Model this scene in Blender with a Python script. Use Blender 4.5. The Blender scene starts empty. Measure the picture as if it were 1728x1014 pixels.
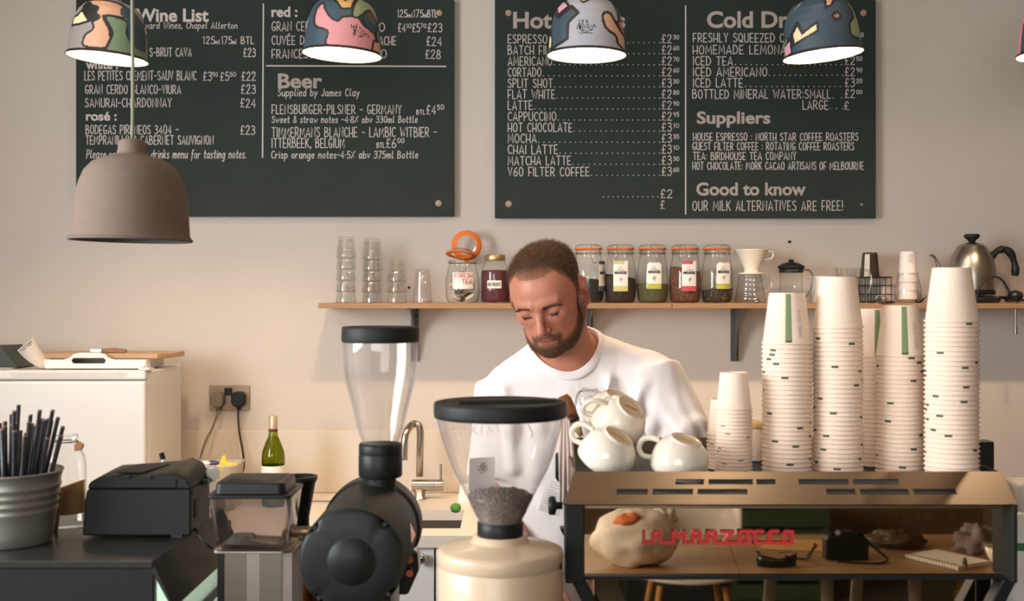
import bpy, math, random
import numpy as np
from mathutils import Vector, Matrix, Euler, noise
R = math.radians
PI = math.pi
sc = bpy.context.scene
col = sc.collection

# ---------------------------------------------------------------- camera, light, exposure
F = 2000.0; CX = 864.0; HY = 497.0; CAMZ = 1.6          # focal length and horizon in pixels of the 1728x1014 frame
cam_d = bpy.data.cameras.new('camera'); cam = bpy.data.objects.new('camera', cam_d); col.objects.link(cam)
cam.location = (0, 0, CAMZ); cam.rotation_euler = (R(90), 0, 0)
cam_d.sensor_fit = 'HORIZONTAL'; cam_d.sensor_width = 36.0; cam_d.lens = F / 1728 * 36.0
cam_d.shift_y = -(507.0 - HY) / 1728.0
cam_d.dof.use_dof = True; cam_d.dof.focus_distance = 3.05; cam_d.dof.aperture_fstop = 5.6
cam_d.clip_start = 0.05
sc.camera = cam
sc.view_settings.view_transform = 'Standard'; sc.view_settings.look = 'None'
sc.view_settings.exposure = 0.08; sc.view_settings.gamma = 1.0
sc.view_settings.use_curve_mapping = False
sc.cycles.max_bounces = 10; sc.cycles.transparent_max_bounces = 24; sc.cycles.transmission_bounces = 8
sc.cycles.glossy_bounces = 5; sc.cycles.diffuse_bounces = 4
sc.cycles.caustics_reflective = False; sc.cycles.caustics_refractive = False
sc.cycles.sample_clamp_indirect = 6.0

def lin(c):
    return tuple(((x/12.92) if x <= 0.04045 else ((x+0.055)/1.055)**2.4) for x in c)
def rgb(r, g, b):
    return lin((r/255, g/255, b/255))

world = bpy.data.worlds.new('world'); sc.world = world; world.use_nodes = True
wb = world.node_tree.nodes['Background']
wb.inputs[0].default_value = (0.86, 0.93, 1.0, 1); wb.inputs[1].default_value = 1.3

def area(name, loc, rot, sx, sy, power, color):
    d = bpy.data.lights.new(name, 'AREA'); d.shape = 'RECTANGLE'; d.size = sx; d.size_y = sy
    d.energy = power; d.color = color
    o = bpy.data.objects.new(name, d); o.location = loc; o.rotation_euler = rot; col.objects.link(o); return o
# daylight coming in through the shop window behind the photographer and through the side window
WINDOW_POWER, SIDE_POWER, LAMP_POWER = 66.0, 135.0, 36.0
area('shop_window_daylight', (-0.95, -2.72, 1.85), (R(90), 0, 0), 2.4, 1.7, WINDOW_POWER, (1.0, 0.965, 0.93))
area('side_window_daylight', (-2.43, 0.9, 1.95), (R(90), 0, R(-90)), 1.7, 1.3, SIDE_POWER, (0.93, 0.97, 1.0))

# added unseen downlights brightening the barista's aisle (their housings are built with the room)
ADDED_DOWNLIGHTS = [(-1.15, 2.75), (-.25, 2.75), (.65, 2.75), (1.45, 2.75)]
for _x, _y in ADDED_DOWNLIGHTS:
    _o = area('added_downlight_fill', (_x, _y, 2.985), (0, 0, 0), .10, .10, 2.4, (1.0, .84, .66)); _o.data.shape = 'DISK'

# ---------------------------------------------------------------- helpers
def P(px, py, Y):                                          # a pixel of the photograph at depth Y -> world point
    return Vector(((px-CX)*Y/F, Y, CAMZ-(py-HY)*Y/F))
def X_(px, Y): return (px-CX)*Y/F
def Z_(py, Y): return CAMZ-(py-HY)*Y/F

class M:
    """collects geometry for ONE mesh object; o is subtracted from every point, T is applied first"""
    def __init__(s, o=None):
        s.v = []; s.f = []; s.sm = []; s.mi = []; s.o = Vector(o) if o is not None else Vector((0, 0, 0)); s.T = None; s.cur = 0
    def add(s, vs, fs, smooth=True):
        b = len(s.v)
        for p in vs:
            p = Vector(p)
            if s.T is not None: p = s.T @ p
            s.v.append(p - s.o)
        for f in fs:
            s.f.append([b+i for i in f]); s.sm.append(smooth); s.mi.append(s.cur)
        return s
    def box(s, c, d, rot=None):
        c = Vector(c); h = Vector(d)/2
        q = [Vector((x*h.x, y*h.y, z*h.z)) for x in (-1, 1) for y in (-1, 1) for z in (-1, 1)]
        if rot is not None: q = [rot @ p for p in q]
        return s.add([c+p for p in q], [(0,1,3,2),(4,6,7,5),(0,4,5,1),(2,3,7,6),(0,2,6,4),(1,5,7,3)], False)
    def b2(s, x0, x1, y0, y1, z0, z1):
        return s.box(((x0+x1)/2, (y0+y1)/2, (z0+z1)/2), (abs(x1-x0), abs(y1-y0), abs(z1-z0)))
    def rings(s, rings, close=True, cap0=False, cap1=False, smooth=True):
        n = len(rings[0]); vs = [p for r in rings for p in r]; fs = []
        for i in range(len(rings)-1):
            for j in range(n if close else n-1):
                k = (j+1) % n
                fs.append((i*n+j, i*n+k, (i+1)*n+k, (i+1)*n+j))
        if cap0: fs.append(tuple(reversed(range(n))))
        if cap1: fs.append(tuple(range((len(rings)-1)*n, len(rings)*n)))
        return s.add(vs, fs, smooth)
    def lathe(s, prof, c=(0, 0, 0), seg=32, cap0=False, cap1=False, smooth=True):
        c = Vector(c)
        return s.rings([[c+Vector((r*math.cos(2*PI*j/seg), r*math.sin(2*PI*j/seg), z)) for j in range(seg)] for r, z in prof], True, cap0, cap1, smooth)
    def cyl(s, p0, p1, r0, r1=None, seg=20, caps=True, smooth=True):
        r1 = r0 if r1 is None else r1
        p0, p1 = Vector(p0), Vector(p1); d = (p1-p0).normalized()
        a = d.orthogonal().normalized(); b = d.cross(a)
        g = lambda p, r: [p+a*r*math.cos(2*PI*j/seg)+b*r*math.sin(2*PI*j/seg) for j in range(seg)]
        s.rings([g(p0, r0), g(p1, r1)], True, False, False, smooth)
        if caps:
            s.add(g(p0, r0), [tuple(reversed(range(seg)))], False); s.add(g(p1, r1), [tuple(range(seg))], False)
        return s
    def tube(s, path, r, seg=8, closed=False, caps=True, flat=None):
        path = [Vector(p) for p in path]; n = len(path); rings = []
        t0 = (path[1]-path[0]).normalized(); a = t0.orthogonal().normalized()
        for i in range(n):
            if closed: t = path[(i+1) % n]-path[i-1]
            else: t = path[min(i+1, n-1)]-path[max(i-1, 0)]
            t.normalize(); a = (a-t*a.dot(t)).normalized(); b = t.cross(a)
            ri = r[i] if isinstance(r, (list, tuple)) else r
            rings.append([path[i]+a*ri*math.cos(2*PI*j/seg)+b*ri*math.sin(2*PI*j/seg) for j in range(seg)])
        if closed:
            # align the seam
            best = min(range(seg), key=lambda k: (rings[0][0]-rings[-1][k]).length)
            last = rings[-1]; first = rings[0]
            s.rings(rings, True)
            nv = len(s.v)
            fs = []
            base = nv-len(rings)*seg
            for j in range(seg):
                k = (j+1) % seg
                s.f.append([base+(n-1)*seg+(j+best) % seg, base+(n-1)*seg+(k+best) % seg, base+k, base+j]); s.sm.append(True); s.mi.append(s.cur)
            return s
        return s.rings(rings, True, caps, caps)
    def ell(s, c, r, rot=None, seg=24, n=14, z0=-1.0, z1=1.0):
        c = Vector(c); r = Vector((r, r, r)) if isinstance(r, (int, float)) else Vector(r); rings = []
        t0, t1 = math.asin(z0), math.asin(z1)
        for i in range(n+1):
            t = t0+(t1-t0)*i/n; ct, st = max(math.cos(t), 1e-4), math.sin(t); ring = []
            for j in range(seg):
                p = Vector((r.x*ct*math.cos(2*PI*j/seg), r.y*ct*math.sin(2*PI*j/seg), r.z*st))
                if rot is not None: p = rot @ p
                ring.append(c+p)
            rings.append(ring)
        return s.rings(rings, True, z0 > -1, z1 < 1)
    def prism(s, poly, e, smooth=False):
        """poly: 3-D points of a flat outline, e: extrusion vector"""
        n = len(poly); e = Vector(e); a = [Vector(p) for p in poly]
        return s.add(a+[p+e for p in a], [tuple(range(n)), tuple(reversed(range(n, 2*n)))]+[(i, n+i, n+(i+1) % n, (i+1) % n) for i in range(n)], smooth)
    def strip(s, pts, w, nrm, ext=True, closed=False):
        """a flat ribbon of width w along pts, lying in the plane with normal nrm"""
        pts = [Vector(p) for p in pts]; n = len(pts); nrm = Vector(nrm)
        if n < 2: return s
        pts = pts[:]
        if ext and not closed:
            pts[0] = pts[0]-(pts[1]-pts[0]).normalized()*w*.45; pts[-1] = pts[-1]+(pts[-1]-pts[-2]).normalized()*w*.45
        L = []
        for i in range(n):
            if closed: a, b = pts[i-1], pts[(i+1) % n]
            else: a, b = pts[max(i-1, 0)], pts[min(i+1, n-1)]
            t1 = (pts[i]-a).normalized() if (pts[i]-a).length > 1e-9 else (b-pts[i]).normalized()
            t2 = (b-pts[i]).normalized() if (b-pts[i]).length > 1e-9 else t1
            t = t1+t2
            t = t.normalized() if t.length > .3 else t1
            q = nrm.cross(t).normalized(); k = min(1/max(q.dot(nrm.cross(t1)), .5), 1.6)
            L.append((pts[i]+q*w/2*k, pts[i]-q*w/2*k))
        vs = [p for ab in L for p in ab]
        fs = [(2*i, 2*i+1, 2*i+3, 2*i+2) for i in range(n-1)]
        if closed: fs.append((2*n-2, 2*n-1, 1, 0))
        return s.add(vs, fs, False)
    def mesh(s, name, mats, bevel=0, seg=2, sub=0):
        me = bpy.data.meshes.new(name); me.from_pydata(s.v, [], s.f)
        me.polygons.foreach_set('use_smooth', s.sm); me.polygons.foreach_set('material_index', s.mi)
        for m_ in (mats if isinstance(mats, (list, tuple)) else [mats]): me.materials.append(m_)
        me.validate(); me.update()
        return me
    def build(s, name, mats, parent=None, bevel=0, seg=2, sub=0, loc=None, wn=True, fix=True):
        me = s.mesh(name, mats)
        if fix:
            import bmesh
            bm = bmesh.new(); bm.from_mesh(me); bmesh.ops.recalc_face_normals(bm, faces=bm.faces); bm.to_mesh(me); bm.free()
        o = bpy.data.objects.new(name, me); col.objects.link(o)
        if parent is not None: o.parent = parent
        if loc is not None: o.location = loc
        if bevel:
            b = o.modifiers.new('bevel', 'BEVEL'); b.width = bevel; b.segments = seg; b.limit_method = 'ANGLE'; b.angle_limit = R(40)
            me.polygons.foreach_set('use_smooth', [True]*len(me.polygons))
            try: b.harden_normals = True
            except Exception: pass
        if sub:
            q = o.modifiers.new('sub', 'SUBSURF'); q.levels = sub; q.render_levels = sub
        return o

def tag(o, label, cat, group=None):
    o['label'] = label; o['category'] = cat
    if group: o['group'] = group
    return o
def thing(name, label, cat, loc=(0, 0, 0), rz=0, group=None):
    o = bpy.data.objects.new(name, None); o.empty_display_size = .05; col.objects.link(o)
    o.location = loc; o.rotation_euler = (0, 0, rz)
    return tag(o, label, cat, group)
def struct(o):
    o['kind'] = 'structure'; return o
def copy_tree(o, parent=None):
    c = o.copy(); col.objects.link(c); c.parent = parent
    for ch in list(o.children): copy_tree(ch, c)
    return c
def cr(pts, n=8, closed=False):
    """Catmull-Rom through pts"""
    pts = [Vector(p) for p in pts]; N = len(pts); out = []
    for i in range(N if closed else N-1):
        g = (lambda k: pts[k % N]) if closed else (lambda k: pts[min(max(k, 0), N-1)])
        p0, p1, p2, p3 = g(i-1), g(i), g(i+1), g(i+2)
        for j in range(n):
            t = j/n
            out.append(.5*((2*p1)+(p2-p0)*t+(2*p0-5*p1+4*p2-p3)*t*t+(3*p1-p0-3*p2+p3)*t**3))
    if not closed: out.append(pts[-1])
    return out
def rrect(w, h, r, n=5):
    """rounded rectangle outline, centred, as 2-D points"""
    out = []
    for cx, cy, a0 in ((w/2-r, h/2-r, 0), (-w/2+r, h/2-r, 90), (-w/2+r, -h/2+r, 180), (w/2-r, -h/2+r, 270)):
        for i in range(n+1):
            a = R(a0+90*i/n); out.append((cx+r*math.cos(a), cy+r*math.sin(a)))
    return out

# ---------------------------------------------------------------- procedural materials
def newmat(name):
    m = bpy.data.materials.new(name); m.use_nodes = True
    nt = m.node_tree; return m, nt, nt.nodes['Principled BSDF']
def pm(name, c, rough=.5, metal=0, var=.06, scale=30, bump=0, bscale=200, coat=0, trans=0, spec=.5, sss=0, emit=None, estr=0, stretch=None, sheen=0):
    m, nt, b = newmat(name); N, L = nt.nodes, nt.links
    b.inputs['Roughness'].default_value = rough; b.inputs['Metallic'].default_value = metal
    b.inputs['Specular IOR Level'].default_value = spec
    if coat: b.inputs['Coat Weight'].default_value = coat; b.inputs['Coat Roughness'].default_value = .08
    if trans: b.inputs['Transmission Weight'].default_value = trans
    if sss:
        b.inputs['Subsurface Weight'].default_value = sss; b.inputs['Subsurface Radius'].default_value = (.012, .005, .003); b.inputs['Subsurface Scale'].default_value = 1.0
    if sheen: b.inputs['Sheen Weight'].default_value = sheen
    if emit: b.inputs['Emission Color'].default_value = (*emit, 1); b.inputs['Emission Strength'].default_value = estr
    tc = N.new('ShaderNodeTexCoord'); co = tc.outputs['Object']
    if stretch:
        mp = N.new('ShaderNodeMapping'); mp.inputs['Scale'].default_value = stretch; L.new(co, mp.inputs['Vector']); co = mp.outputs[0]
    t = N.new('ShaderNodeTexNoise'); t.inputs['Scale'].default_value = scale; t.inputs['Detail'].default_value = 4
    L.new(co, t.inputs['Vector'])
    r = N.new('ShaderNodeValToRGB'); r.color_ramp.elements[0].position = .3; r.color_ramp.elements[1].position = .7
    r.color_ramp.elements[0].color = (*[x*(1-var) for x in c], 1); r.color_ramp.elements[1].color = (*[min(x*(1+var), 1) for x in c], 1)
    L.new(t.outputs['Fac'], r.inputs[0]); L.new(r.outputs[0], b.inputs['Base Color'])
    if bump:
        t2 = N.new('ShaderNodeTexNoise'); t2.inputs['Scale'].default_value = bscale; t2.inputs['Detail'].default_value = 3; L.new(co, t2.inputs['Vector'])
        bp = N.new('ShaderNodeBump'); bp.inputs['Strength'].default_value = bump; bp.inputs['Distance'].default_value = .002
        L.new(t2.outputs['Fac'], bp.inputs['Height']); L.new(bp.outputs[0], b.inputs['Normal'])
    return m
def glassm(name, tint=(.97, .98, .97), edge=(.62, .66, .64), rough=.02, gl=1.0, haze=0.0, hcol=(.8, .78, .76), f0=.035):
    """clear thin-walled glass or plastic: clear in the middle, darker and shinier at grazing angles"""
    m = bpy.data.materials.new(name); m.use_nodes = True; nt = m.node_tree; N, L = nt.nodes, nt.links
    N.remove(N['Principled BSDF']); out = N['Material Output']
    lw = N.new('ShaderNodeLayerWeight'); lw.inputs['Blend'].default_value = .5
    rm = N.new('ShaderNodeValToRGB'); rm.color_ramp.elements[0].position = .45; rm.color_ramp.elements[1].position = .95
    rm.color_ramp.elements[0].color = (*tint, 1); rm.color_ramp.elements[1].color = (*edge, 1)
    L.new(lw.outputs['Facing'], rm.inputs[0])
    tr = N.new('ShaderNodeBsdfTransparent'); L.new(rm.outputs[0], tr.inputs[0])
    g = N.new('ShaderNodeBsdfGlossy'); g.inputs['Roughness'].default_value = rough; g.inputs[0].default_value = (gl, gl, gl, 1)
    pw = N.new('ShaderNodeMath'); pw.operation = 'POWER'; pw.inputs[1].default_value = 4.0; L.new(lw.outputs['Facing'], pw.inputs[0])
    fr = N.new('ShaderNodeMath'); fr.operation = 'MULTIPLY_ADD'; fr.inputs[1].default_value = .55; fr.inputs[2].default_value = f0; L.new(pw.outputs[0], fr.inputs[0])
    mx = N.new('ShaderNodeMixShader'); L.new(fr.outputs[0], mx.inputs[0]); L.new(tr.outputs[0], mx.inputs[1]); L.new(g.outputs[0], mx.inputs[2])
    last = mx
    if haze:
        d = N.new('ShaderNodeBsdfDiffuse'); d.inputs[0].default_value = (*hcol, 1)
        tn = N.new('ShaderNodeTexNoise'); tn.inputs['Scale'].default_value = 14; tc = N.new('ShaderNodeTexCoord'); L.new(tc.outputs['Object'], tn.inputs['Vector'])
        ma = N.new('ShaderNodeMath'); ma.operation = 'MULTIPLY'; ma.inputs[1].default_value = haze*2; L.new(tn.outputs['Fac'], ma.inputs[0])
        m2 = N.new('ShaderNodeMixShader'); L.new(ma.outputs[0], m2.inputs[0]); L.new(last.outputs[0], m2.inputs[1]); L.new(d.outputs[0], m2.inputs[2]); last = m2
    L.new(last.outputs[0], out.inputs['Surface'])
    return m
def attrmat(name, attr, rough=.5, sss=0, bump=0, bscale=300, spec=.5):
    m, nt, b = newmat(name); N, L = nt.nodes, nt.links
    a = N.new('ShaderNodeAttribute'); a.attribute_name = attr
    t = N.new('ShaderNodeTexNoise'); t.inputs['Scale'].default_value = 90; tc = N.new('ShaderNodeTexCoord'); L.new(tc.outputs['Object'], t.inputs['Vector'])
    mr = N.new('ShaderNodeMapRange'); mr.inputs[3].default_value = .92; mr.inputs[4].default_value = 1.08; L.new(t.outputs['Fac'], mr.inputs[0])
    mu = N.new('ShaderNodeVectorMath'); mu.operation = 'SCALE'; L.new(a.outputs['Color'], mu.inputs[0]); L.new(mr.outputs[0], mu.inputs['Scale'])
    L.new(mu.outputs[0], b.inputs['Base Color'])
    b.inputs['Roughness'].default_value = rough; b.inputs['Specular IOR Level'].default_value = spec
    if sss:
        b.inputs['Subsurface Weight'].default_value = sss; b.inputs['Subsurface Radius'].default_value = (.012, .005, .003); b.inputs['Subsurface Scale'].default_value = 1.0
    if bump:
        t2 = N.new('ShaderNodeTexNoise'); t2.inputs['Scale'].default_value = bscale; L.new(tc.outputs['Object'], t2.inputs['Vector'])
        bp = N.new('ShaderNodeBump'); bp.inputs['Strength'].default_value = bump; bp.inputs['Distance'].default_value = .001
        L.new(t2.outputs['Fac'], bp.inputs['Height']); L.new(bp.outputs[0], b.inputs['Normal'])
    return m
def woodm(name, c0, c1, axis=(1, 12, 12), scale=6, rough=.5, bump=.1):
    m = pm(name, c0, rough, 0, 0, scale, bump, 60, stretch=axis)
    r = [n for n in m.node_tree.nodes if n.type == 'VALTORGB'][0]
    r.color_ramp.elements[0].color = (*c0, 1); r.color_ramp.elements[1].color = (*c1, 1)
    return m

MT = dict(
    wall=pm('wall_paint', rgb(202, 193, 184), .75, var=.02, scale=3, bump=.06, bscale=90),
    wallside=pm('side_wall_paint', rgb(214, 204, 194), .8, var=.03, scale=3),
    ceiling=pm('ceiling_paint', rgb(160, 146, 132), .9, var=.03, scale=2),
    floor=pm('dark_floor', rgb(86, 84, 78), .6, var=.2, scale=4),
    splash=pm('splashback_paint', rgb(210, 198, 184), .45, var=.02, scale=4),
    board=pm('chalkboard_paint', rgb(38, 48, 44), .75, var=.08, scale=9, spec=.3),
    chalk=pm('chalk_white', rgb(205, 196, 190), .9, var=.06, scale=120),
    chalkg=pm('chalk_grey', rgb(176, 164, 156), .9, var=.07, scale=120),
    brass=pm('screw_brass', rgb(176, 148, 122), .5, .5, var=.1),
    ply=woodm('plywood', rgb(160, 118, 80), rgb(186, 144, 104), (3, 40, 90), 3, .6),
    plyedge=woodm('plywood_edge', rgb(136, 102, 72), rgb(164, 130, 96), (2, 2, 320), 3, .6),
    bracket=pm('dark_steel', rgb(92, 95, 96), .5, .4, var=.1),
    steel=pm('brushed_steel', rgb(176, 168, 158), .3, 1, var=.06, scale=8, stretch=(2, 60, 60), bump=.02, bscale=40),
    chrome=pm('chrome', rgb(215, 210, 205), .12, 1, var=.02),
    wire=pm('wire_steel', rgb(150, 145, 138), .35, 1, var=.05),
    black=pm('black_plastic', rgb(25, 28, 27), .45, var=.1, scale=40, spec=.25),
    blackm=pm('black_satin', rgb(30, 33, 31), .55, var=.08, scale=60, bump=.03, bscale=500, spec=.25),
    blackg=pm('black_gloss', rgb(26, 28, 28), .2, var=.1),
    rubber=pm('black_rubber', rgb(28, 30, 29), .8, var=.1),
    orange=pm('orange_rubber', rgb(232, 116, 38), .6, var=.06, scale=40),
    glass=glassm('clear_glass', (.99, .992, .99), (.80, .82, .81), .03, f0=.10), glass2=glassm('jar_glass', (.975, .98, .97), (.62, .64, .61)),
    hop=glassm('hopper_plastic', (.955, .95, .94), (.66, .64, .63), .05, 1.0, .12, (.75, .7, .68)),
    hop2=glassm('dusty_hopper_plastic', (.93, .91, .9), (.6, .57, .56), .08, 1.0, .11, (.74, .68, .66)),
    smoke=glassm('smoky_plastic', (.70, .68, .68), (.4, .38, .38), .04),
    wineg=glassm('green_glass', (.50, .56, .12), (.18, .22, .03), .02, .8),
    white=pm('white_enamel', rgb(216, 213, 209), .35, var=.015, scale=5),
    whitep=pm('white_plastic', rgb(226, 221, 215), .45, var=.02, scale=8),
    paper=pm('white_paper', rgb(238, 233, 226), .85, var=.03, scale=60),
    ceramic=pm('cream_ceramic', rgb(240, 228, 210), .12, var=.015, scale=5, coat=.5),
    cfoot=pm('bare_clay', rgb(214, 188, 152), .7, var=.06, scale=60),
    cupb=pm('paper_cup', rgb(250, 227, 206), .7, var=.02, scale=60, bump=.03, bscale=400),
    green=pm('print_green', rgb(118, 140, 94), .7, var=.05, scale=200),
    dgreen=pm('print_dark_green', rgb(58, 72, 52), .7, var=.1, scale=200),
    pgrey=pm('print_grey', rgb(190, 178, 160), .8, var=.1, scale=300),
    brownp=pm('print_brown', rgb(120, 90, 62), .8, var=.1, scale=300),
    cream=pm('cream_enamel', rgb(200, 176, 147), .38, var=.02, scale=10, coat=.15),
    counter=pm('black_counter', rgb(38, 38, 36), .3, var=.18, scale=30, bump=.02),
    quartz=pm('pale_quartz', rgb(222, 212, 200), .3, var=.04, scale=220),
    cabinet=pm('white_cabinet', rgb(243, 241, 237), .4, var=.015),
    skirt=pm('plinth_grey', rgb(120, 116, 110), .6, var=.05),
    wood=woodm('board_wood', rgb(168, 134, 100), rgb(194, 160, 124), (4, 40, 40), 4, .55),
    brownwood=woodm('brown_wood', rgb(110, 66, 34), rgb(150, 92, 48), (30, 30, 5), 6, .45),
    tablewood=woodm('table_wood', rgb(150, 118, 84), rgb(180, 146, 108), (3, 40, 40), 3, .45),
    panelwood=woodm('panel_wood', rgb(92, 72, 50), rgb(116, 92, 64), (30, 30, 3), 3, .6),
    oak=woodm('oak_leg', rgb(176, 124, 66), rgb(204, 150, 88), (30, 30, 4), 5, .5),
    bristle=pm('bristle', rgb(196, 160, 108), .8, var=.2, scale=200, stretch=(6, 6, .4)),
    galv=pm('galvanised_steel', rgb(150, 147, 138), .42, .6, var=.14, scale=14, bump=.03, bscale=30),
    copper=pm('copper', rgb(206, 122, 78), .25, 1, var=.06),
    red=pm('red_enamel', rgb(205, 40, 42), .5, var=.03),
    mirror=pm('polished_steel', rgb(206, 184, 154), .02, 1, var=.02, scale=3),
    rail=pm('brushed_panel_steel', rgb(150, 128, 103), .32, 1, var=.04, scale=5, stretch=(2, 60, 60), bump=.015, bscale=30),
    beans=pm('coffee_beans', rgb(78, 56, 34), .5, var=.35, scale=160),
    beand=pm('coffee_beans_dark', rgb(50, 36, 24), .45, var=.3, scale=160),
    lampshade=pm('taupe_shade', rgb(114, 98, 87), .85, var=.04, scale=60, bump=.05, bscale=300, spec=.2),
    lampin=pm('taupe_shade_inside', rgb(92, 84, 80), .85, var=.04),
    cord=pm('grey_green_cord', rgb(124, 122, 102), .8, var=.12, scale=300),
    shadein=pm('shade_white_inside', rgb(246, 240, 230), .6, var=.01),
    navy=pm('rim_black', rgb(30, 28, 27), .5, var=.05),
    cable=pm('black_cable', rgb(28, 28, 28), .5, var=.05), cableg=pm('grey_cable', rgb(112, 100, 88), .6, var=.05),
    stone=pm('grey_counterfront', rgb(96, 92, 88), .7, var=.1),
)
def emis(name, c, s):
    m = bpy.data.materials.new(name); m.use_nodes = True; nt = m.node_tree; nt.nodes.remove(nt.nodes['Principled BSDF'])
    e = nt.nodes.new('ShaderNodeEmission'); e.inputs[0].default_value = (*c, 1); e.inputs[1].default_value = s
    nt.links.new(e.outputs[0], nt.nodes['Material Output'].inputs[0]); return m
MT['bulb'] = emis('bulb_glow', (1.0, .82, .6), 30.0)
MT['led'] = emis('case_light_glow', (.86, 1.0, .9), 45.0)
# ---------------------------------------------------------------- the room
WY = 4.2; RX0, RX1, RY0, RH = -2.5, 2.6, -2.8, 3.0
def wallbox(name, x0, x1, y0, y1, z0, z1, m):
    return struct(M().b2(x0, x1, y0, y1, z0, z1).build(name, m))
wallbox('floor', RX0-.1, RX1+.1, RY0-.1, WY+.1, -.1, 0, MT['floor'])
wallbox('ceiling', RX0-.1, RX1+.1, RY0-.1, WY+.1, RH, RH+.1, MT['ceiling'])
wallbox('wall_back', RX0-.1, RX1+.1, WY, WY+.1, 0, RH, MT['wall'])
wallbox('wall_right', RX1, RX1+.1, RY0, WY, 0, RH, pm('brown_wall_paint', rgb(122, 100, 82), .8, var=.04, scale=3))
def wall_open(name, axis, c0, c1, u0, u1, ou0, ou1, oz0, oz1, m):
    b = M()
    def pc(a0, a1, z0, z1):
        if axis == 'x': b.b2(c0, c1, a0, a1, z0, z1)
        else: b.b2(a0, a1, c0, c1, z0, z1)
    pc(u0, ou0, 0, RH); pc(ou1, u1, 0, RH); pc(ou0, ou1, 0, oz0); pc(ou0, ou1, oz1, RH)
    return struct(b.build(name, m))
wall_open('wall_left', 'x', RX0-.1, RX0, RY0, WY, 0.05, 1.75, 1.3, 2.6, MT['wallside'])
wall_open('wall_front', 'y', RY0-.1, RY0, RX0, RX1, -2.2, 1.1, .95, 2.75, MT['panelwood'])
def window(name, axis, c, u0, u1, z0, z1, nm):
    fr = M(); t = .05
    def pc(b, a0, a1, q0, q1, w=.06):
        if axis == 'x': b.b2(c-w, c, a0, a1, q0, q1)
        else: b.b2(a0, a1, c-w, c, q0, q1)
    pc(fr, u0, u1, z0, z0+t); pc(fr, u0, u1, z1-t, z1); pc(fr, u0, u0+t, z0, z1); pc(fr, u1-t, u1, z0, z1)
    for k in range(1, nm):
        u = u0+(u1-u0)*k/nm; pc(fr, u-.025, u+.025, z0, z1)
    w = struct(fr.build(name, MT['blackm']))
    g = M(); pc(g, u0+t, u1-t, z0+t, z1-t, .012); g.build('pane', MT['glass'], w)
window('window_1', 'y', RY0-.02, -2.2, 1.1, .95, 2.75, 3)
window('window_2', 'x', RX0-.02, .05, 1.75, 1.3, 2.6, 2)
for dx_, dy_ in ADDED_DOWNLIGHTS:  # housings for the added fill lamps, out of view
    o = M().lathe([(.052, RH-.012), (.066, RH-.012), (.068, RH-.006), (.066, RH-.0005), (.052, RH-.0005)], (dx_, dy_, 0), 36, True, True).build('added_downlight_housing', MT['whitep'])
    tag(o, 'small round white recessed downlight in the ceiling over the barista', 'downlight', 'added unseen downlights over the aisle')
# painted splashback standing proud of the wall above the worktop
zs = Z_(725, WY)
struct(M().b2(RX0, 1.1, WY-.016, WY, .9, zs).build('trim_1', MT['splash'], bevel=.003))
for px, py, r in ((690, 485, .0045), (1332, 408, .0055)):
    o = M().cyl(P(px, py, WY)+Vector((0, .004, 0)), P(px, py, WY)+Vector((0, -.004, 0)), r, seg=12).build('wall_plug', MT['rubber'])
    tag(o, 'small black wall plug between the stacked glasses' if px < 800 else 'small dark screw hole plug above the white coffee dripper', 'wall plug')

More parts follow.
